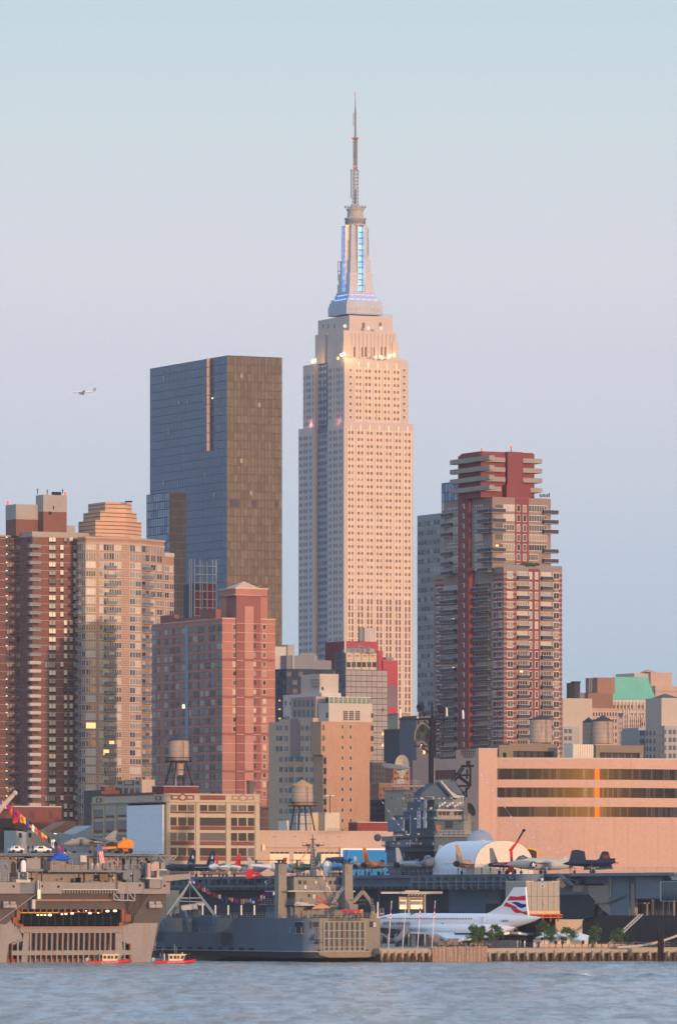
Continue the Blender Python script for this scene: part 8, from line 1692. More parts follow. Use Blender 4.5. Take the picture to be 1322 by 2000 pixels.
def aircraft():
 g1 = mat('air_grey', (.36,.38,.40), rough=.5); g2 = mat('air_grey_dark', (.14,.17,.20), rough=.5); camo = mat('camo_sand', (.48,.29,.17), sc=.35, var=.3, fvar=.05); camo2 = mat('camo_orange', (.50,.18,.07), sc=.4, var=.28, fvar=.05); blu = mat('camo_sky', (.12,.35,.62), sc=.5, var=.35); navy = mat('air_navy', (.01,.022,.06), rough=.6, spec=.2); wht = mat('air_white', (.70,.70,.68), rough=.4, var=.04); grn = mat('air_green', (.08,.16,.10), var=.25); rdm = mat('air_red', (.6,.03,.03)); cremeg = mat('air_pale_green', (.44,.46,.42), rough=.5, var=.05)
 st = mat('marking_white', (.7,.7,.7)); 
 # left cluster, far end of the deck
 jet(350, 4, 238, 15, (navy, navy), 'navy blue jet with star tail at the far left of the carrier deck', span=.5, finh=.26, star=st, noz=False)
 jet(388, 9, 238, 15, (navy, navy), 'second navy star-tailed jet, just right of the first', span=.5, finh=.25, star=st, noz=False)
 jet(418, 3, 262, 13, (wht, g1), 'white jet facing the river near the navy star tails', span=.75, finh=.2, radius=.065, fincol=rdm)
 jet(448, 9, 245, 13, (wht, cremeg), 'white jet with bright red tail fin among the left helicopters', span=.6, finh=.24, fincol=rdm)
 jet(597, 8, 235, 13, (grn, cremeg), 'green and grey tailed jet behind the landing ship bridge', span=.5, finh=.24, noz=False)
 jet(662, 4, 110, 13, (blu, blu), 'sky blue camouflaged jet under the dark disc radome plane', span=.6, finh=.26)
 jet(733, 3, 66, 14.5, (camo2, camo), 'orange and tan camouflaged jet in front of the blue billboard', span=.5, finh=.24, radius=.06)
 jet(706, 9, 75, 13, (wht, wht), 'white winged jet just left of the orange camouflaged jet', span=.9, finh=.14, wz=.3)
 jet(800, 4, 62, 14, (g1, g1), 'light grey jet with tail towards the river, left of the white tent', span=.95, finh=.24, radius=.062, wz=-.2)
 jet(850, 5, 245, 17, (g2, g2), 'dark blue grey twin-tailed jet with white fins beside the white tent', fin='twin', span=.65, finh=.2, radius=.07, fincol=wht)
 jet(915, 3.5, 64, 14, (camo, mat('camo_pale',(.55,.42,.32))), 'sand camouflaged jet with dark round nozzle in front of the white tent', delta=True, span=.55, finh=.26, radius=.065)
 jet(985, 4, 60, 14, (mat('air_maroon',(.25,.03,.05)), wht), 'maroon and white jet with dark fin in front of the tent', span=.85, finh=.24, radius=.042, fincol=g2)
 jet(1052, 5, 192, 15, (cremeg, g2), 'large pale grey-green jet with star marking in the middle of the deck', span=.5, finh=.04, radius=.085, wz=.3, alt=.9)
 # star roundel on that jet
 p = on_deck(1041, 3.0); q = MB(); c = P(1041,1689,p.y-.3); q.tube(c, c+Vector((0,.1,0)), .8, navy, n=16); s5 = [c+Vector(((.75 if k%2 == 0 else .3)*math.cos(math.pi/2+k*math.pi/5), -.1, (.75 if k%2 == 0 else .3)*math.sin(math.pi/2+k*math.pi/5))) for k in range(10)]; q.extr(s5, (0,.1,0), st); q.build('star_roundel', bpy.data.objects[[o.name for o in bpy.data.objects if o.get('label','').startswith('large pale grey-green')][0]])
 # navy propeller plane with folded wings and red-lettered tail
 t, T, z, r = jet(1150, 3.2, 165, 12, (navy, navy), 'navy propeller plane with tall folded wings and red-marked tail at the right of the deck', span=1.0, finh=.05, radius=.06, noz=False, name='propeller_plane')
 Yp = on_deck(1148, 3.2).y
 q = MB(); q.extr([P(x,y,Yp-1) for x, y in ((1111,1687),(1118,1661),(1127,1659.5),(1139,1663),(1143,1686))], (.5,1.2,0), navy); q.build('folded_wing', t); q = MB(); q.extr([P(x,y,Yp+2) for x, y in ((1114,1687),(1121,1663),(1136,1664),(1141,1686))], (.5,.4,0), navy); q.build('folded_wing', t)
 q = MB(); q.extr([P(x,y,Yp+1) for x, y in ((1140,1687),(1160,1683),(1170,1677),(1175,1664),(1180,1662.5),(1187,1663.5),(1192,1684),(1195,1697),(1160,1699),(1140,1699))], (.2,.5,0), navy); tf = q.build('tail_fin', t)
 q = MB(); 
 tm = text_mesh('NF', 1.15, mat('tail_lettering',(.45,.03,.03)), .02); place_text(tm, Face((0,Yp+.72),(1,0),(0,-1)), P(1183,0,Yp).x, 0, P(0,1677,Yp).z, tf, 'lettering', w=1.25)
 q = MB(); c = P(1158,1693,Yp+.6); s5 = [c+Vector(((.7 if k%2 == 0 else .28)*math.cos(math.pi/2+k*math.pi/5), 0, (.7 if k%2 == 0 else .28)*math.sin(math.pi/2+k*math.pi/5))) for k in range(10)]; q.extr(s5, (0,.08,0), st); q.extr([c+Vector((a,0,d)) for a, d in ((-1.3,-.15),(1.3,-.15),(1.3,.2),(-1.3,.2))], (0,.05,0), st); q.build('star_roundel', t)
 q = MB(); 
 for k in range(3): q.tube(P(1192,1684+k*2,Yp+1), P(1207,1683+k*2,Yp+1), .07, redp if k else concL, n=4)
 q.build('tail_rack', t)
 # disc radome plane: dome on struts
 p = on_deck(662, 9); Y = p.y; t = thing('radar_plane', p, 'early warning aircraft with big dark disc radome above the landing ship', 'aircraft', 'aircraft parked on the carrier deck')
 q = MB(); k = Y/F; ce = P(662,1679,Y); q.loft([[ce+Vector((25.5*k*a*math.cos(w), 25.5*k*a*.55*math.sin(w), d)) for w in [2*math.pi*i/28 for i in range(28)]] for a, d in ((.05,-.8),(.6,-.72),(.93,-.3),(1,.05),(.9,.35),(.5,.62),(.05,.72))], mat('radome_navy',(.03,.045,.08),rough=.4)); q.build('disc_radome', t, smooth=True)
 T = loc3(p, math.radians(200)); q = MB(); fuse(q, T, [(6,.1,.1,2),(5,.8,.8,2.1),(0,1.1,1.1,2.3),(-6,.6,.6,2.4),(-7,.1,.1,2.5)], g1); q.build('fuselage', t, smooth=True)
 for s in (-1,1): q = MB(); q.tube(T(1,s*.8,3), (ce.x+s*.8,ce.y,ce.z-.5), .16, g1, n=6); q.build('radome_strut', t); q = MB(); plate(q, T, [(2,s*.9,2.8),(1,s*4,3),(-1,s*4,3),(-1.4,s*.9,2.8)], .2, g1); q.build('wing', t); q = MB(); q.tube(T(.5,s*2.5,2.2), T(.5,s*2.5,.4), .1, steel, n=6); q.tube(T(.5,s*2.5-.15,.42), T(.5,s*2.5+.15,.42), .42, tyre, n=10); q.build('landing_gear', t)
 p = on_deck(640, 3); Y = p.y; c = P(640,1690,Y); q = MB(); q.lathe((c.x,c.y,0), [(1.05,CZ+.2),(1.08,c.z),(.95,c.z+.55),(.6,c.z+.95),(.1,c.z+1.08)], whitep, 20); solo('radome', q, p, 'small white dome standing below the disc radome plane', 'radome', smooth=True)
 # helicopters
 def heli(px, u, head, cols, label, Ln=13, rot=True):
  p = on_deck(px, u); T = loc3(p, math.radians(head)); c0, c1 = cols; t = thing('helicopter', p, label, 'helicopter', 'helicopters parked on the carrier deck')
  q = MB(); fuse(q, T, [(3.6,.1,.1,1.4),(3.1,.7,.7,1.6),(2,1.0,1.1,1.9),(0,1.1,1.25,2.0),(-1.6,.9,1.0,2.1),(-3,.4,.45,2.4),(-7,.2,.22,2.7)], c0); q.build('fuselage', t, smooth=True); q = MB(); fuse(q, T, [(3.3,.2,.2,1.9),(2.7,.75,.6,2.1),(1.8,.85,.7,2.35),(1.2,.3,.2,2.7)], glass_c); q.build('cockpit', t, smooth=True)
  q = MB(); plate(q, T, [(-6,0,2.6),(-7.2,0,4.6),(-8.0,0,4.6),(-7.6,0,2.2),(-7.0,0,1.6)], .2, c1, 'r'); q.build('tail_fin', t); q = MB(); q.tube(T(0,0,3.2), T(0,0,4.0), .2, blk, n=8); q.tube(T(0,-.2,3.3), T(-1.6,0,3.0), .45, c0, n=8); q.build('rotor_hub', t)
  for k in range(4):
   a = .35+k*math.pi/2; q = MB(); e0, e1 = T(0,0,4.0), T(6.4*math.cos(a),6.4*math.sin(a),3.75); dr = (e1-e0); w_ = Vector((-dr.y,dr.x,0)).normalized()*.22; q.extr([e0-w_,e1-w_,e1+w_,e0+w_], (0,0,.07), blk); q.build('rotor_blade', t)
  for s in (-1,1): q = MB(); q.tube(T(1.5,s*.9,.1), T(-1.6,s*.9,.1), .08, blk, n=5); q.tube(T(.9,s*.8,.1), T(.9,s*.6,1), .06, blk, n=5); q.tube(T(-.9,s*.8,.1), T(-.9,s*.6,1), .06, blk, n=5); q.build('skid', t)
  return t, T
 heli(545, 4, 15, (wht, g1), 'white helicopter with dark drooping rotor left of the landing ship funnel')
 t, T = heli(500, 3, 200, (g1, rdm), 'helicopter with large red tail, left of the white helicopter')
 Yq = on_deck(505, .5).y; q = MB(); q.extr([P(x,y,Yq) for x, y in ((482,1694),(494,1692),(495,1703),(505,1703),(514,1711),(488,1715),(480,1716))], (0,.3,0), rdm); bo = q.build('red_tail_boom', t); tm = text_mesh('TT', .85, wht, .02); f_ = Face((0,Yq-.17),(1,0),(0,-1)); place_text(tm, f_, P(485.5,0,Yq).x, 0, P(0,1698.5,Yq).z, bo, 'lettering', w=.8); tm = text_mesh('NAVY', .5, wht, .02); place_text(tm, f_, P(498,0,Yq).x, 0, P(0,1711,Yq).z, bo, 'lettering', w=1.3)
 heli(580, 9, 190, (mat('heli_grey',(.3,.31,.3)), g2), 'grey helicopter partly behind the landing ship left funnel')
 q = MB(); p = on_deck(521,.5); q.sphere(P(521,1723,p.y-1), .5, whitep, 8, 6); q.tube(P(521,1728,p.y-1), P(521,1724,p.y-1), .3, whitep, n=8); solo('satellite_antenna', q, P(521,1728,p.y-1), 'small white antenna dome on the carrier gallery below the red tail', 'antenna')
aircraft()
# ================================================================== pier end, museum buildings, airliner
def pier():
 b = Bld('pier', 'x', 'pier', 742, 1334, base=0); bpy.data.objects.remove(b.root)
 R = b.R; W = lambda u, v, z=0: (*(b.c+DU*u+DV*v), z); zp = R.Z(1852, 900); T = R.S; z_ = lambda y, x=950: R.Z(y, x)
 cp = mat('pier_concrete', (.36,.31,.25), var=.12, sc=.6, streak=.3); 
 q = MB(); q.prism([W(.5,1.2)[:2],W(76.5,1.2)[:2],W(76.5,320)[:2],W(.5,320)[:2]], zp-1.2, zp, pave); o = q.build('pier_deck'); o['kind'] = 'structure'
 q = MB(); q.prism([W(1,1.8)[:2],W(76,1.8)[:2],W(76,320)[:2],W(1,320)[:2]], -2, zp-1.21, mat('pier_shadow_brown',(.10,.075,.055),rust=.4,var=.3)); o = q.build('pier_underside'); o['kind'] = 'structure'
 q = MB(); fbox(q, R, T(742), T(1400), zp-1.0, zp-.25, -1.3, .0, cp); o = q.build('pier_edge_beam'); o['kind'] = 'structure'
 wood = mat('pile_wood', (.46,.30,.20), var=.25, sc=1.2, streak=.6); woodd = mat('pile_wood_dark', (.07,.06,.055), var=.3)
 rg = random.Random(5)
 pp = [x for x in [745+i*13.2 for i in range(8)]]+[954+i*18.4 for i in range(24)]
 for x in pp:
  q = MB(); o_ = R.pt(T(x), .25, 0); h = zp-.6+rg.uniform(-.25,.1); q.tube((o_[0],o_[1],-1.2), (o_[0]+rg.uniform(-.1,.1),o_[1],h-1.0), .32, woodd, n=9); q.tube((o_[0],o_[1],h-1.8), (o_[0],o_[1]-.05,h), .3, cp if x > 950 else wood, n=9)
  solo('pile', q, (o_[0],o_[1],0), 'timber and concrete pile at the water edge of the pier', 'pile', 'piles along the pier edge')
 t = thing('timber_fender', R.pt(T(842),.4,0), 'close row of orange brown timber fender piles under the airliner', 'fender')
 for i in range(42): x = 843+i*2.55; q = MB(); o_ = R.pt(T(x), .45+rg.uniform(-.05,.08), 0); q.tube((o_[0],o_[1],-1.2), (o_[0]+rg.uniform(-.05,.05),o_[1],zp+.35+rg.uniform(-.12,.12)), .145, mat('fender_wood_'+'abc'[i%3], ((.38,.27,.20),(.31,.22,.165),(.43,.32,.25))[i%3], streak=.5, sc=1.5, var=.2), n=7); q.build('fender_pile', t)
 t = thing('pier_railing', R.pt(T(742),-.6,zp), 'long metal railing with tan lower panels along the pier edge', 'railing')
 for i in range(46):
  x0, x1 = 742+i*12.8, 742+(i+1)*12.8; q = MB(); a, c = R.pt(T(x0),-.6,zp), R.pt(T(x1),-.6,zp); railing(q, [a, c], h=1.05, step=1.4, r=.03, m=navyd if x0 < 950 else mat('rail_tan',(.22,.18,.14))); q.build('rail_panel', t)
  if x0 > 1050 and x0 < 1240: q = MB(); fbox(q, R, T(x0)+.1, T(x1)-.1, zp+.1, zp+.8, -.75, -.66, mat('panel_tan',(.50,.36,.25),var=.1)); q.build('screen_panel', t)
 for i, x in enumerate((1192,1214,1236,1262,1288)): q = MB(); railing(q, [R.pt(T(x),-.1,zp), R.pt(T(x+18),-.1,zp)], h=1.15, step=1.0, r=.04, m=steel, bars=2); solo('barrier', q, R.pt(T(x),-.1,zp), 'grey metal crowd barrier at the right end of the pier', 'barrier', 'crowd barriers on the pier')
 for x, lab in ((949,'left'),(1053,'middle'),(1159,'right')): q = MB(); o_ = R.pt(T(x),-.4,zp); q.lathe(o_, [(.3,0),(.28,.9),(.42,1.0),(.42,1.2),(.2,1.25)], navyd, 12); solo('bollard', q, o_, 'dark mooring bollard, '+lab+' one of the three on the pier edge', 'bollard')
 # flagpoles
 fl = []
 for i, (x, yf) in enumerate(((764.6,1776),(792.5,None),(821.5,1772),(849.5,1774))):
  p = Vector(R.pt(T(x),-1.5,zp)); t = thing('flagpole', p, ('leftmost','second from left','third from left','rightmost')[i]+' white flagpole of the four in front of the airliner', 'flagpole'); Y = p.y; q = MB(); q.tube(p, P(x,1761,Y), .085, whitep, r1=.055, n=8); q.sphere(P(x,1760.5,Y), .12, whitep, 6, 5); q.build('pole', t)
  if yf:
   q = MB(); 
   for k in range(6): x_ = x-1.2-(k%2)*.7; a = P(x_-1.2,yf+k*3.4,Y-.05); q.extr([P(x-.4,yf+k*3.4,Y), P(x-3.1+(k%2)*.6,yf+2+k*3.4,Y), P(x-2.6,yf+5.2+k*3.4,Y), P(x-.4,yf+3.6+k*3.4,Y)], (.0,.12,0), [FC[2],FC[0],FC[1],FC[0],FC[1],FC[0]][k])
   q.build('flag', t)
 # entrance building with canopy roof and lettering
 Ye = 1418; Z = lambda y: CH-(y-HY)*Ye/F; X = lambda x: (x-CX)*Ye/F
 t = thing('entrance_pavilion', (X(790),Ye,zp), 'museum entrance pavilion with wide flat canopy roof and lit windows behind the airliner nose', 'building')
 th = math.radians(0); wm = mat('pavilion_cream', (.46,.40,.31)); lt = mat('pavilion_lit', (.9,.62,.36), emit=.35); gl2 = mat('pavilion_glass', (.22,.27,.33), rough=.1, spec=1)
 q = MB(); q.box(X(779),X(830),Ye,Ye+8,zp,Z(1750),mat('pavilion_dark',(.04,.045,.055))); q.build('core', t)
 q = MB(); q.box(X(744),X(785),Ye-1,Ye+9,Z(1745.5),Z(1741.8),concL); q.box(X(784),X(863.5),Ye-1.6,Ye+9,Z(1746),Z(1741.3),wm); q.box(X(791),X(818),Ye-1.4,Ye+5,Z(1741.3),Z(1739),concL); q.build('canopy_roof', t)
 q = MB()
 for k in range(6): q.extr([(X(795+k*6.2),Ye-1.2,Z(1750)),(X(797+k*6.2),Ye-1.2,Z(1750)),(X(802+k*6.2),Ye-1.2,Z(1746)),(X(799+k*6.2),Ye-1.2,Z(1746))], (0,3,0), wm)
 q.build('roof_bracket', t)
 for x0, x1 in ((779,795),(800,826)):
  q = MB(); q.box(X(x0),X(x1),Ye-.3,Ye,Z(1776),Z(1751.5),wm); q.build('window_frame', t)
  q = MB(); q.box(X(x0+1.5),X(x1-1.5),Ye-.42,Ye-.3,Z(1767),Z(1760),gl2); q.box(X(x0+1.5),X(x1-1.5),Ye-.42,Ye-.3,Z(1775.3),Z(1767),lt); q.box(X(x0+1.5),X(x1-1.5),Ye-.42,Ye-.3,Z(1760),Z(1758),lt); q.build('lit_window', t)
 for k in range(7): 
  if k == 3: continue
  q = MB(); q.sphere((X(782+k*4.6+(6 if k > 3 else 0)),Ye-.6,Z(1774)), .16, lampw, 7, 5); q.build('lamp', t)
 for x in (796.5,828): q = MB(); q.box(X(x),X(x+3),Ye-.5,Ye-.1,zp,Z(1748),wm); q.build('column', t)
 tm = text_mesh('INTREPID', .62, mat('letter_brown',(.08,.05,.04)), .04); place_text(tm, Face((0,Ye-.36),(1,0),(0,-1)), X(813), 0, Z(1758.2), t, 'lettering', w=X(824)-X(803))
 # box building with stacked panels and orange beams
 Yb = 1372; c = Bld('panel_tower', 'tan grey box building of stacked panels on orange beams behind the airliner tail', 'building', 1026, 1380, base=zp); Rb = c.R; pt_ = mat('panel_tan_grey', (.36,.32,.26), rough=.6, var=.05); ob = mat('beam_orange', (.55,.13,.04)); U = Rb.S(1092.5); c.block('wall', 0, U, 0, 9, Rb.Z(1785,1026), Rb.Z(1722,1026), pt_)
 for i in range(7): x = 1026+i*10.9; c.fr('panel_joint', Rb, x, 1722, x+.5, 1785, .04, navyd)
 for y in (1750.5,): c.fr('panel_joint', Rb, 1026, y, 1092.5, y+.6, .05, navyd)
 c.block('parapet', 0, 2, -.05, 9, Rb.Z(1722,1026), Rb.Z(1720.5,1026), mat('parapet_cream',(.6,.48,.34))); c.block('parapet', U-2, U, -.05, 9, Rb.Z(1722,1026), Rb.Z(1720.5,1026), MATS['parapet_cream'])
 c.fr('lit_band', Rb, 1026, 1779, 1092.5, 1785, .06, mat('panel_sunny',(.62,.42,.26))); 
 for y in (1785.5,1790.5): c.fr('orange_beam', Rb, 1022, y, 1096, y+2.2, .5, ob)
 for i in range(5): x = 1028+i*15; c.fr('orange_beam', Rb, x, 1785, x+1.5, 1800, .3, ob)
 c.block('under_wall', .5, U-.5, 1, 8, zp, Rb.Z(1785.5,1026), dark)
 q = MB(); ce = Vector(Rb.pt(Rb.S(1058.5),.08,Rb.Z(1730.5,1058))); q.tube(ce, ce+Vector((Rb.N.x,Rb.N.y,0))*.05, .42, whitep, n=20); q.build('round_sign', c.root); q = MB(); q.tube(ce+Vector((Rb.N.x,Rb.N.y,0))*.05, ce+Vector((Rb.N.x,Rb.N.y,0))*.09, .34, mat('sign_blue',(.05,.15,.45)), n=20); q.extr([ce+Vector((Rb.N.x,Rb.N.y,0))*.1+Vector((a,0,d)) for a, d in ((-.33,.1),(-.05,.0),(.33,-.12),(.25,-.02),(.0,.08),(-.25,.2))], (0,.03,0), whitep); q.build('round_sign', c.root)
 q = MB(); ce = Rb.pt(Rb.S(1060.5),.3,Rb.Z(1765,1060)); q.sphere(ce, .22, concL, 8, 6, sz=1.6); q.build('wall_lamp', c.root); c.done()
 c = Bld('low_shed', 'low tan flat-roofed shed behind the white marquees on the pier', 'shed', 1032, 1384, base=zp); c.block('wall', 0, c.R.S(1136.5), 0, 8, zp, c.R.Z(1797.5,1032), mat('shed_tan',(.48,.38,.27),var=.05)); c.block('roof', -.2, c.R.S(1136.5)+.2, -.2, 8.2, c.R.Z(1797.5,1032), c.R.Z(1796,1032), concL); c.done()
 c = Bld('ribbed_shed', 'grey ribbed metal shed under the airliner wing', 'shed', 958, 1380, base=zp); cr_ = c.R; c.block('wall', 0, cr_.S(1042), 0, 5, zp, cr_.Z(1820,958), mat('rib_grey',(.22,.22,.23),rough=.5))
 for i in range(16): x = 959+i*5.2; c.fr('wall', cr_, x, 1820, x+1, 1852, .1, mat('rib_pale',(.34,.32,.3)))
 c.fr('door', cr_, 1022, 1826, 1036, 1852, .08, mat('door_silver',(.45,.48,.5))); c.done()
 c = Bld('concrete_support', 'beige concrete support wall beneath the airliner fuselage', 'wall', 838, 1398, base=zp); c.block('wall', 0, c.R.S(905), 0, 1.5, zp, c.R.Z(1818,838), mat('support_beige',(.24,.2,.17),var=.15)); c.fr('door', c.R, 873, 1838, 876.5, 1851, .08, dark); c.fr('wall', c.R, 838, 1817, 905, 1819, .2, concD); c.done()
 # marquees
 for x0, x1, ye, yr, Y, lab in ((1041,1112,1832,1817,1362,'left white marquee tent behind the pier trees'),(1090,1165,1836,1822,1366,'right white marquee tent behind the pier trees')):
  t = thing('marquee', P(x0,1852,Y), lab, 'marquee'); q = MB(); a, c_ = P(x0,ye,Y), P(x1,ye,Y); zw = MATS['tent_end']; q.box(a.x,c_.x,Y,Y+7,zp,a.z,zw)
  q.build('side_wall', t); q = MB(); rz = P(0,yr,Y).z; q.loft([[(a.x-.3,Y-.3,a.z),(c_.x+.3,Y-.3,a.z),(c_.x+.3,Y+7.3,a.z),(a.x-.3,Y+7.3,a.z)], [(a.x+1.3,Y+1.6,a.z+(rz-a.z)*.62),(c_.x-1.6,Y+1.6,a.z+(rz-a.z)*.62),(c_.x-1.6,Y+5.4,a.z+(rz-a.z)*.62),(a.x+1.3,Y+5.4,a.z+(rz-a.z)*.62)], [(a.x+2.6,Y+3.4,rz),(c_.x-3.5,Y+3.4,rz),(c_.x-3.5,Y+3.6,rz),(a.x+2.6,Y+3.6,rz)]], MATS['tent_white']); q.build('roof', t)
  for k in range(2): q = MB(); p = P(x1-30+k*13,1852,Y); q.extr([(p.x,Y-.02,zp),(p.x+.6,Y-.02,zp),(p.x+.6,Y-.02,zp+1.2),(p.x+.3,Y-.02,zp+1.6),(p.x,Y-.02,zp+1.2)], (0,.1,0), dark); q.build('doorway', t)
 # gangways and dolphins
 q = MB(); a, c_ = Vector(P(1248,1786,1372)), P(1178,1852,1360)
 for d_ in (0,.7): q.tube(a+Vector((d_,0,0)), c_+Vector((d_,0,0)), .16, warm_b, n=6)
 for k in range(14): p = a.lerp(c_, k/14); q.tube(p, p+Vector((.7,0,0)), .06, warm_b, n=4)
 solo('gangway', q, c_, 'steep narrow gangway up the dark hull of the aircraft carrier', 'gangway')
 q = MB(); a, c_ = Vector(P(1205,1852,1358)), Vector(P(1345,1820,1352)); m_ = a.lerp(c_,.5)-Vector((0,0,.9)); cm = mat('ramp_cream',(.6,.47,.35))
 pts = [a.lerp(c_,k/8)-Vector((0,0,.9*math.sin(math.pi*k/8))) for k in range(9)]
 for p0, p1 in zip(pts[:-1], pts[1:]): q.extr([p0, p1, p1+Vector((0,0,.45)), p0+Vector((0,0,.45))], (0,1.6,0), cm); q.extr([p0+Vector((0,0,.5)), p1+Vector((0,0,.5)), p1+Vector((0,0,.6)), p0+Vector((0,0,.6))], (0,.1,0), navyd)
 solo('ramp', q, a, 'long pale curved ramp rising to the right in front of the carrier hull', 'ramp')
 for x, lab in ((1286.5,'left dark steel dolphin post at the right end of the pier'),(1292.5,'right dark steel dolphin post at the right end of the pier')): q = MB(); p = P(x,1850,1350); q.tube((p.x,1350,-1), P(x,1817,1350), .32, mat('post_maroon',(.025,.016,.018)), n=10); q.lathe(P(x,1817,1350), [(.36,0),(.36,.15),(.1,.25)], MATS['post_maroon'], 10); solo('dolphin_post', q, (p.x,1350,0), lab, 'post')
 # parked dark vehicles under the airliner
 for px, L_, lab, k in ((890,4.4,'black car with bright reflections parked under the airliner wing',1),(868,3.0,'small dark buggy left of the black car',0),(936,4.6,'dark low car between the two left trees',0)):
  p = P(px,0,1356); p = Vector((p.x,1356,zp)); t = thing('parked_car', p, lab, 'car', 'cars parked under the airliner'); Tt = loc3(p, math.radians(10)); bk = mat('car_black',(.012,.012,.016),rough=.3,spec=.3); h = 1.0 if not k else 1.35
  q = MB(); q.extr([Tt(s,0,z*h) for s, z in ((-L_/2,.35),(L_/2,.35),(L_/2,.85),(L_*.28,.98),(L_*.12,1.45),(-L_*.3,1.45),(-L_*.42,1.0),(-L_/2,.9))], (Tt(0,1,0)-Tt(0,0,0))*1.7, bk); q.build('body', t)
  q = MB(); q.extr([Tt(s,0,z*h) for s, z in ((L_*.2,1.0),(L_*.1,1.38),(-L_*.27,1.38),(-L_*.34,1.0))], (Tt(0,1,0)-Tt(0,0,0))*1.73, gM if k else gD); q.build('side_window', t)
  for s_ in (-L_*.32,L_*.32): 
   for r_ in (-.8,.8): q = MB(); q.tube(Tt(s_,r_-.12,.35), Tt(s_,r_+.12,.35), .35, tyre, n=14); q.build('wheel', t)
 for x, k, lab in ((914,'dark','person in dark clothes standing right of the black car under the airliner'),(899,'orange','person in orange by the black car under the airliner'),(1010,'white','left of two people in white on the pier under the nozzle'),(1016,'khaki','right of the two people on the pier under the nozzle'),(1024,'white','person in white nearest the silver door on the pier')):
  person(Vector((P(x,0,1352).x,1352,zp)), x%6, 'stand', k, lab, 'people on the pier')
 # stair tower to the airliner
 t = thing('boarding_stairs', P(815,1850,1392), 'blue grey boarding stair tower wrapped around the airliner nose', 'stairs'); Ys = 1388; bs = mat('stair_blue',(.16,.2,.25)); q = MB()
 for a, c_ in (((748,1826),(775,1845)),((743,1822),(790,1850)),((760,1838),(815,1851))): q.tube(P(*a,Ys), P(*c_,Ys), .14, bs, n=5)
 q.build('lower_flight', t); q = MB(); q.extr([P(x,y,Ys) for x, y in ((777,1828),(798,1798),(808,1798),(808,1806),(785,1836),(772,1842),(765,1834))], (0,1.6,0), bs); q.build('upper_flight', t)
 q = MB(); q.box(P(803,0,Ys).x,P(812,0,Ys).x,Ys-.5,Ys+2,zp,P(0,1786,Ys).z,concL); q.box(P(804,0,Ys).x,P(811,0,Ys).x,Ys-.6,Ys-.5,P(0,1812,Ys).z,P(0,1790,Ys).z,gC); q.build('lift_shaft', t)
 q = MB(); q.box(P(802,0,Ys).x,P(815,0,Ys).x,Ys-.7,Ys+2.5,P(0,1800,Ys).z,P(0,1783,Ys).z,navyd); q.build('landing_room', t)
 q = MB()
 for x in (814,822,830,838): q.tube(P(x,1808,Ys-1), P(x,1784,Ys-1), .09, concL, n=5)
 for y in (1784,1790,1797,1806): q.tube(P(812,y,Ys-1), P(838,y,Ys-1), .09, concL, n=5)
 q.tube(P(812,1806,Ys-1), P(830,1790,Ys-1), .07, concL, n=4); q.build('gantry_frame', t)
 for x in (745,757,772,785,806,824): q = MB(); p = P(x,0,Ys); q.tube((p.x,Ys,zp), (p.x,Ys,P(0,1824 if x < 790 else 1806,Ys).z), .18, bs, n=6); q.build('support_post', t)
 q = MB(); railing(q, [P(742,1788,1372), P(749,1787,1372)], r=.06, h=1.4); q.box(P(742,0,1372).x,P(750,0,1372).x,1372,1373,P(0,1784,1372).z-.2,P(0,1784,1372).z,concL); solo('platform_rail', q, P(742,1788,1372), 'small white railed platform between the landing ship and the airliner nose', 'railing')
 return zp
warm_b = mat('gangway_grey', (.38,.35,.32))
ZP = pier()
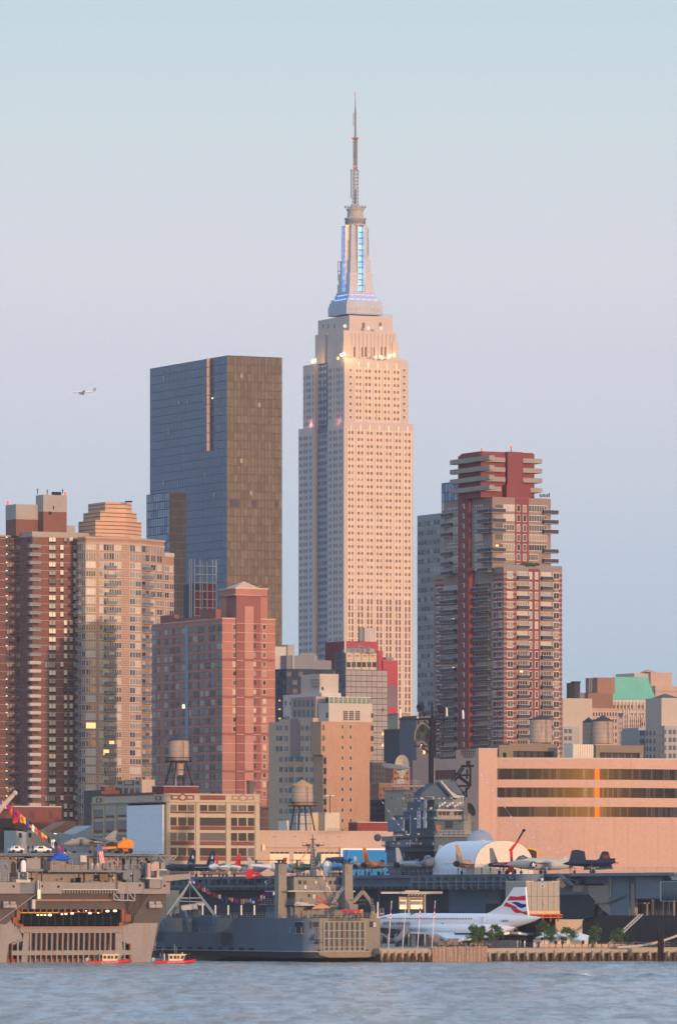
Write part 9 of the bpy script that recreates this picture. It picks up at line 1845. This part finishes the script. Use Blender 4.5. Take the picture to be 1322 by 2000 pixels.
# ------------------------------------------------------------------ delta wing airliner
def airliner():
 Yt = 1353; tail = P(1058,1791.5,Yt); hd_ = math.atan2(.8,-.6); Dv = Vector((math.cos(hd_), math.sin(hd_), 0)); L_ = 62
 t = thing('delta_airliner', (tail.x, tail.y, ZP), 'white delta-winged supersonic airliner with red, white and blue tail on the pier', 'airliner'); T = loc3((tail.x, tail.y, 0), hd_); zt = tail.z
 z0 = P(0,1800,1375).z; wt = mat('airliner_white', (.84,.85,.86), rough=.3, var=.02, fvar=.01, spec=.6)
 q = MB(); prof = [(0,.05,.05,zt),(1.5,.25,.3,zt-.15),(4,.6,.75,z0+.55),(8,1.0,1.2,z0+.25),(13,1.35,1.55,z0+.05),(18,1.6,1.85,z0-.1),(48,1.55,1.8,z0),(53,1.35,1.5,z0),(57,1.0,1.1,z0-.15),(60,.5,.6,z0-.4),(62,.05,.05,z0-.6)]
 fuse(q, T, prof, wt, 24); q.build('fuselage', t, smooth=True)
 # fin
 fz = lambda y: P(0,y,1360).z
 def fp(x, y): # point on the fin's vertical centre plane from its photo position
  k = (x-CX)/F; s = (k*tail.y-tail.x)/(Dv.x-k*Dv.y); Yp = tail.y+Dv.y*s; return Vector((tail.x+Dv.x*s, Yp, CH-(y-HY)*Yp/F))
 rt = T(0,1,0)-T(0,0,0)
 q = MB(); q.extr([fp(x,y) for x, y in ((1004,1733),(1026.5,1732.5),(1029,1768),(1032,1788),(1018,1791),(944,1788),(960,1780),(980,1768))], rt*.35, wt); fin = q.build('tail_fin', t)
 rr, bb = mat('livery_red',(.62,.02,.05),rough=.35,var=.03), mat('livery_blue',(.01,.03,.28),rough=.35,var=.03)
 for pts, m_ in ((((997,1750),(1011,1751.5),(1026.8,1748.8),(1027.5,1758.5),(1005,1758.5),(991.5,1759)), rr),(((989,1762),(998,1766),(1008,1770.5),(1012,1776),(1022,1780.5),(1030,1779.5),(1031,1787.5),(1018,1783),(1009,1783.5),(1004,1780),(998,1772.5),(984,1769.5)), rr),(((999.5,1763.3),(1006,1761.5),(1012,1761.8),(1020,1765.2),(1027.8,1765.5),(1028.2,1770.8),(1020,1773.8),(1013,1771.5),(1008,1767)), bb)):
  q = MB(); q.extr([fp(x,y) for x, y in pts], rt*.42, m_); q.build('livery_stripe', fin)
 q = MB(); fuse(q, T, [(9,.1,.1,z0-1.2),(12,2.0,1.1,z0-1.5),(20,2.6,1.35,z0-1.5),(36,2.5,1.3,z0-1.45),(44,1.6,.9,z0-1.2),(47,.3,.2,z0-1.2)], wt, 18); q.build('wing_fairing', t, smooth=True)
 # wing: ogival delta
 zw = z0-2.2
 for s in (-1,1):
  q = MB(); pl = [(45,s*1.2),(38,s*2.0),(31,s*4.0),(25,s*7.5),(19,s*11.0),(14.5,s*12.6),(12,s*12.8),(10.5,s*9),(9.5,s*1.2)]
  a = [T(s_,r_,zw-abs(r_)*.13) for s_, r_ in pl]; q.extr(a, (0,0,.5), wt); q.build('wing', t)
  q = MB(); q.loft([[T(s_,s*5+w_*dx,zw-.9+dz) for dx, dz in ((-1,-.8),(1,-.8),(1,.75),(-1,.75))] for s_, w_ in ((22,1.1),(20,1.25),(12,1.25),(10,1.2))], mat('nacelle_grey',(.10,.10,.11),rough=.5)); nc = q.build('engine_nacelle', t)
  for k in (-.62,.62): q = MB(); q.tube(T(10.2,s*5+k,zw-.95), T(7.8,s*5+k,zw-.85), .62, mat('nozzle_black',(.02,.02,.022),rough=.4,metal=.4), n=16); q.build('exhaust_nozzle', nc)
  q = MB(); q.tube(T(25,s*3.8,zw), T(25,s*3.8,ZP+.5), .2, steel, n=8)
  for k in (-.5,.5): q.tube(T(25+k,s*3.8-.35,ZP+.45), T(25+k,s*3.8+.35,ZP+.45), .45, tyre, n=14)
  q.build('landing_gear', t)
 q = MB(); q.tube(T(50,0,z0-1.2), T(50,0,ZP+.4), .15, steel, n=8); q.tube(T(50,-.3,ZP+.35), T(50,.3,ZP+.35), .35, tyre, n=12); q.build('landing_gear', t)
 q = MB(); q.tube(T(9,0,z0-.8), T(8.4,0,z0-1.9), .12, steel, n=6); q.tube(T(8.4,-.2,z0-1.9), T(8.4,.2,z0-1.9), .22, tyre, n=10); q.build('tail_wheel', t)
 q = MB(); q.extr([T(12.5,-8,zw-.35),T(10.4,-8,zw-.9),T(10.4,-4,zw-.7),T(12.5,-4,zw-.15)], (0,0,.1), wt); q.build('elevon', t)
 # window line, door, lettering: on the flank facing the river
 w_ = mat('window_grey',(.22,.24,.28))
 sgn = 1 if (T(20,1,0).y < T(20,-1,0).y) else -1
 D2 = Vector((-Dv.x,-Dv.y)); N2 = Vector((rt.x*sgn, rt.y*sgn)); O2 = Vector(T(0,sgn*1.6,0)[:2]); f = Face(O2, D2, N2)
 for i in range(30): s_ = 22+i*.98; q = MB(); fbox(q, f, -s_-.17, -s_+.17, z0+.5, z0+.78, -.12, .06, w_); q.build('cabin_window', t)
 for i in range(14): s_ = 52.4+i*.0; 
 q = MB(); fbox(q, f, -18.4, -17.5, z0-.7, z0+1.0, -.12, .0, mat('door_outline',(.55,.58,.6))); fbox(q, f, -18.3, -17.6, z0-.6, z0+.9, -.1, .02, wt); q.build('cabin_door', t)
 q = MB(); q.tube(Vector(f.pt(-32,-.1,z0-.5)), Vector(f.pt(-32,.03,z0-.5)), .22, dark, n=14); q.build('hatch', t)
 tm = text_mesh('BRITISH AIRWAYS', .95, mat('lettering_navy',(.03,.05,.18)), .01); place_text(tm, f, -48.2, -.02, z0-.75, t, 'lettering', w=9.5)
 tm = text_mesh('G-BOAD', .6, mat('lettering_grey',(.12,.13,.16)), .01); f2 = Face(Vector(T(0,sgn*1.3,0)[:2]), D2, N2); place_text(tm, f2, -11, .0, z0+.0, t, 'lettering', w=2.6)
 q = MB(); q.extr([f.pt(-(54.2),.0,z0+.75), f.pt(-(51.6),.0,z0+.95), f.pt(-(51.6),.0,z0+.75), f.pt(-53.4,.0,z0+.55)], (N2.x*.04,N2.y*.04,0), rr); q.build('speed_mark', t)
airliner()
# ------------------------------------------------------------------ young trees on the pier
def leafy(px, Y, ycrown0, ycrown1, w_, label, seed, lean=0):
 rg = random.Random(seed); k = Y/F; p = Vector((P(px,0,Y).x, Y, ZP)); t = thing('young_tree', p, label, 'tree', 'young trees on the pier')
 z0, z1 = P(0,ycrown1,Y).z, P(0,ycrown0,Y).z; H = z1-z0; bark = mat('bark', (.10,.07,.05)); q = MB(); q.tube(p, (p.x,p.y,z0+.3), .09, bark, r1=.06, n=7); q.tube((p.x,p.y,z0+.3), (p.x+lean,p.y,z1-.5), .06, bark, r1=.02, n=6)
 cl = []
 for i in range(18):
  a = rg.uniform(0,6.28); h = rg.random(); r = w_*k*.5*(.35+.75*math.sin(math.pi*min(1,.12+h*.95)))*rg.uniform(.45,1.15); c = Vector((p.x+r*math.cos(a)+lean*h, p.y+r*math.sin(a), z0+.15+H*.88*h)); cl.append(c); q.tube((p.x,p.y,z0+.1+H*.6*h), c, .03, bark, n=4)
 q.build('trunk', t); v = []; f = []; lm = mat('leaf_green', (.045,.10,.035), var=.25, sc=1.2, fvar=.2, rough=.7); m2 = mat('leaf_green_light', (.09,.16,.05), var=.2, rough=.7); q = MB()
 for c in cl:
  rad = rg.uniform(.35,.8)
  for j in range(105):
   d = Vector((rg.gauss(0,1),rg.gauss(0,1),rg.gauss(0,.8))).normalized()*rad*rg.uniform(.4,1.15); o = c+d; s = rg.uniform(.09,.19); a = Vector((rg.gauss(0,1),rg.gauss(0,1),rg.gauss(0,1))).normalized()*s; b_ = a.cross(Vector((rg.gauss(0,1),rg.gauss(0,1),rg.gauss(0,1)))).normalized()*s*.6
   q.add([o-a,o+b_,o+a,o-b_], [(0,1,2,3)], lm if rg.random() < .7 else m2)
 q.build('crown', t)
leafy(924,1352,1808,1838,34,'leftmost bushy young tree under the airliner wing',1); leafy(939,1354,1810,1838,20,'thin young tree touching the leftmost bushy tree',11); leafy(966,1353,1806,1838,27,'young tree left of the airliner nozzle',2)
leafy(1062,1356,1799,1836,27,'tallest young tree in front of the left white marquee',3); leafy(1074,1357,1806,1836,20,'young tree adjoining the tallest one',4); leafy(1105,1358,1812,1838,30,'young tree in front of the marquees with bare branch beside it',5)
leafy(1162,1360,1809,1840,25,'young tree at the right corner of the marquees',6); leafy(1208,1362,1812,1842,26,'rightmost young tree, against the dark hull by the steep gangway',7)
# ------------------------------------------------------------------ distant airliner in the sky
def sky_plane():
 Y = 5200; c = P(165,766,Y); k = Y/F; t = thing('airplane', c, 'small white passenger jet flying left in the sky at the far left', 'airplane'); T = loc3(c, math.radians(180-14)); Ln = 47*k*1.03
 wt = mat('plane_white', (.8,.82,.85), rough=.5, var=.02); H = Ln/2; r = Ln*.045
 q = MB(); fuse(q, T, [(H,.05,.05,.0),(H*.93,r*.6,r*.6,.1),(H*.8,r,r,.2),(-H*.5,r,r,.2),(-H*.8,r*.6,r*.6,.6),(-H,.1,.1,.9)], wt, 14); q.build('fuselage', t, smooth=True)
 for s in (-1,1):
  q = MB(); plate(q, T, [(H*.3,s*r*.8,-.3),(-H*.25,s*Ln*.42,.9),(-H*.36,s*Ln*.42,.9),(-H*.08,s*r*.8,-.3)], .35, wt); q.build('wing', t); q = MB(); plate(q, T, [(-H*.78,s*.3,.6),(-H*.98,s*Ln*.15,.9),(-H*1.05,s*Ln*.15,.9),(-H*.93,s*.3,.6)], .2, wt); q.build('tailplane', t)
  q = MB(); q.tube(T(H*.32,s*Ln*.14,-1.0), T(H*.1,s*Ln*.14,-1.0), .9, mat('engine_blue',(.15,.25,.4)), n=12); q.build('engine', t)
 q = MB(); plate(q, T, [(-H*.62,0,.9),(-H*.9,0,.9+Ln*.13),(-H*1.02,0,.9+Ln*.13),(-H*.95,0,.8)], .3, mat('fin_blue_grey',(.25,.3,.42)), 'r'); q.build('tail_fin', t)
sky_plane()
# ------------------------------------------------------------------ haze
hz = bpy.data.materials.new('haze_air'); hz.use_nodes = True; t = hz.node_tree
for n in list(t.nodes):
 if n.type == 'BSDF_PRINCIPLED': t.nodes.remove(n)
pv = t.nodes.new('ShaderNodeVolumePrincipled'); pv.inputs['Color'].default_value = (.80,.86,.96,1); pv.inputs['Density'].default_value = HAZE; pv.inputs['Anisotropy'].default_value = 0
t.links.new(pv.outputs[0], [n for n in t.nodes if n.type == 'OUTPUT_MATERIAL'][0].inputs['Volume'])
q = MB(); q.box(-5700, 5700, -100, 5700, -4.2, 475, hz); o = q.build('haze'); o['kind'] = 'stuff'
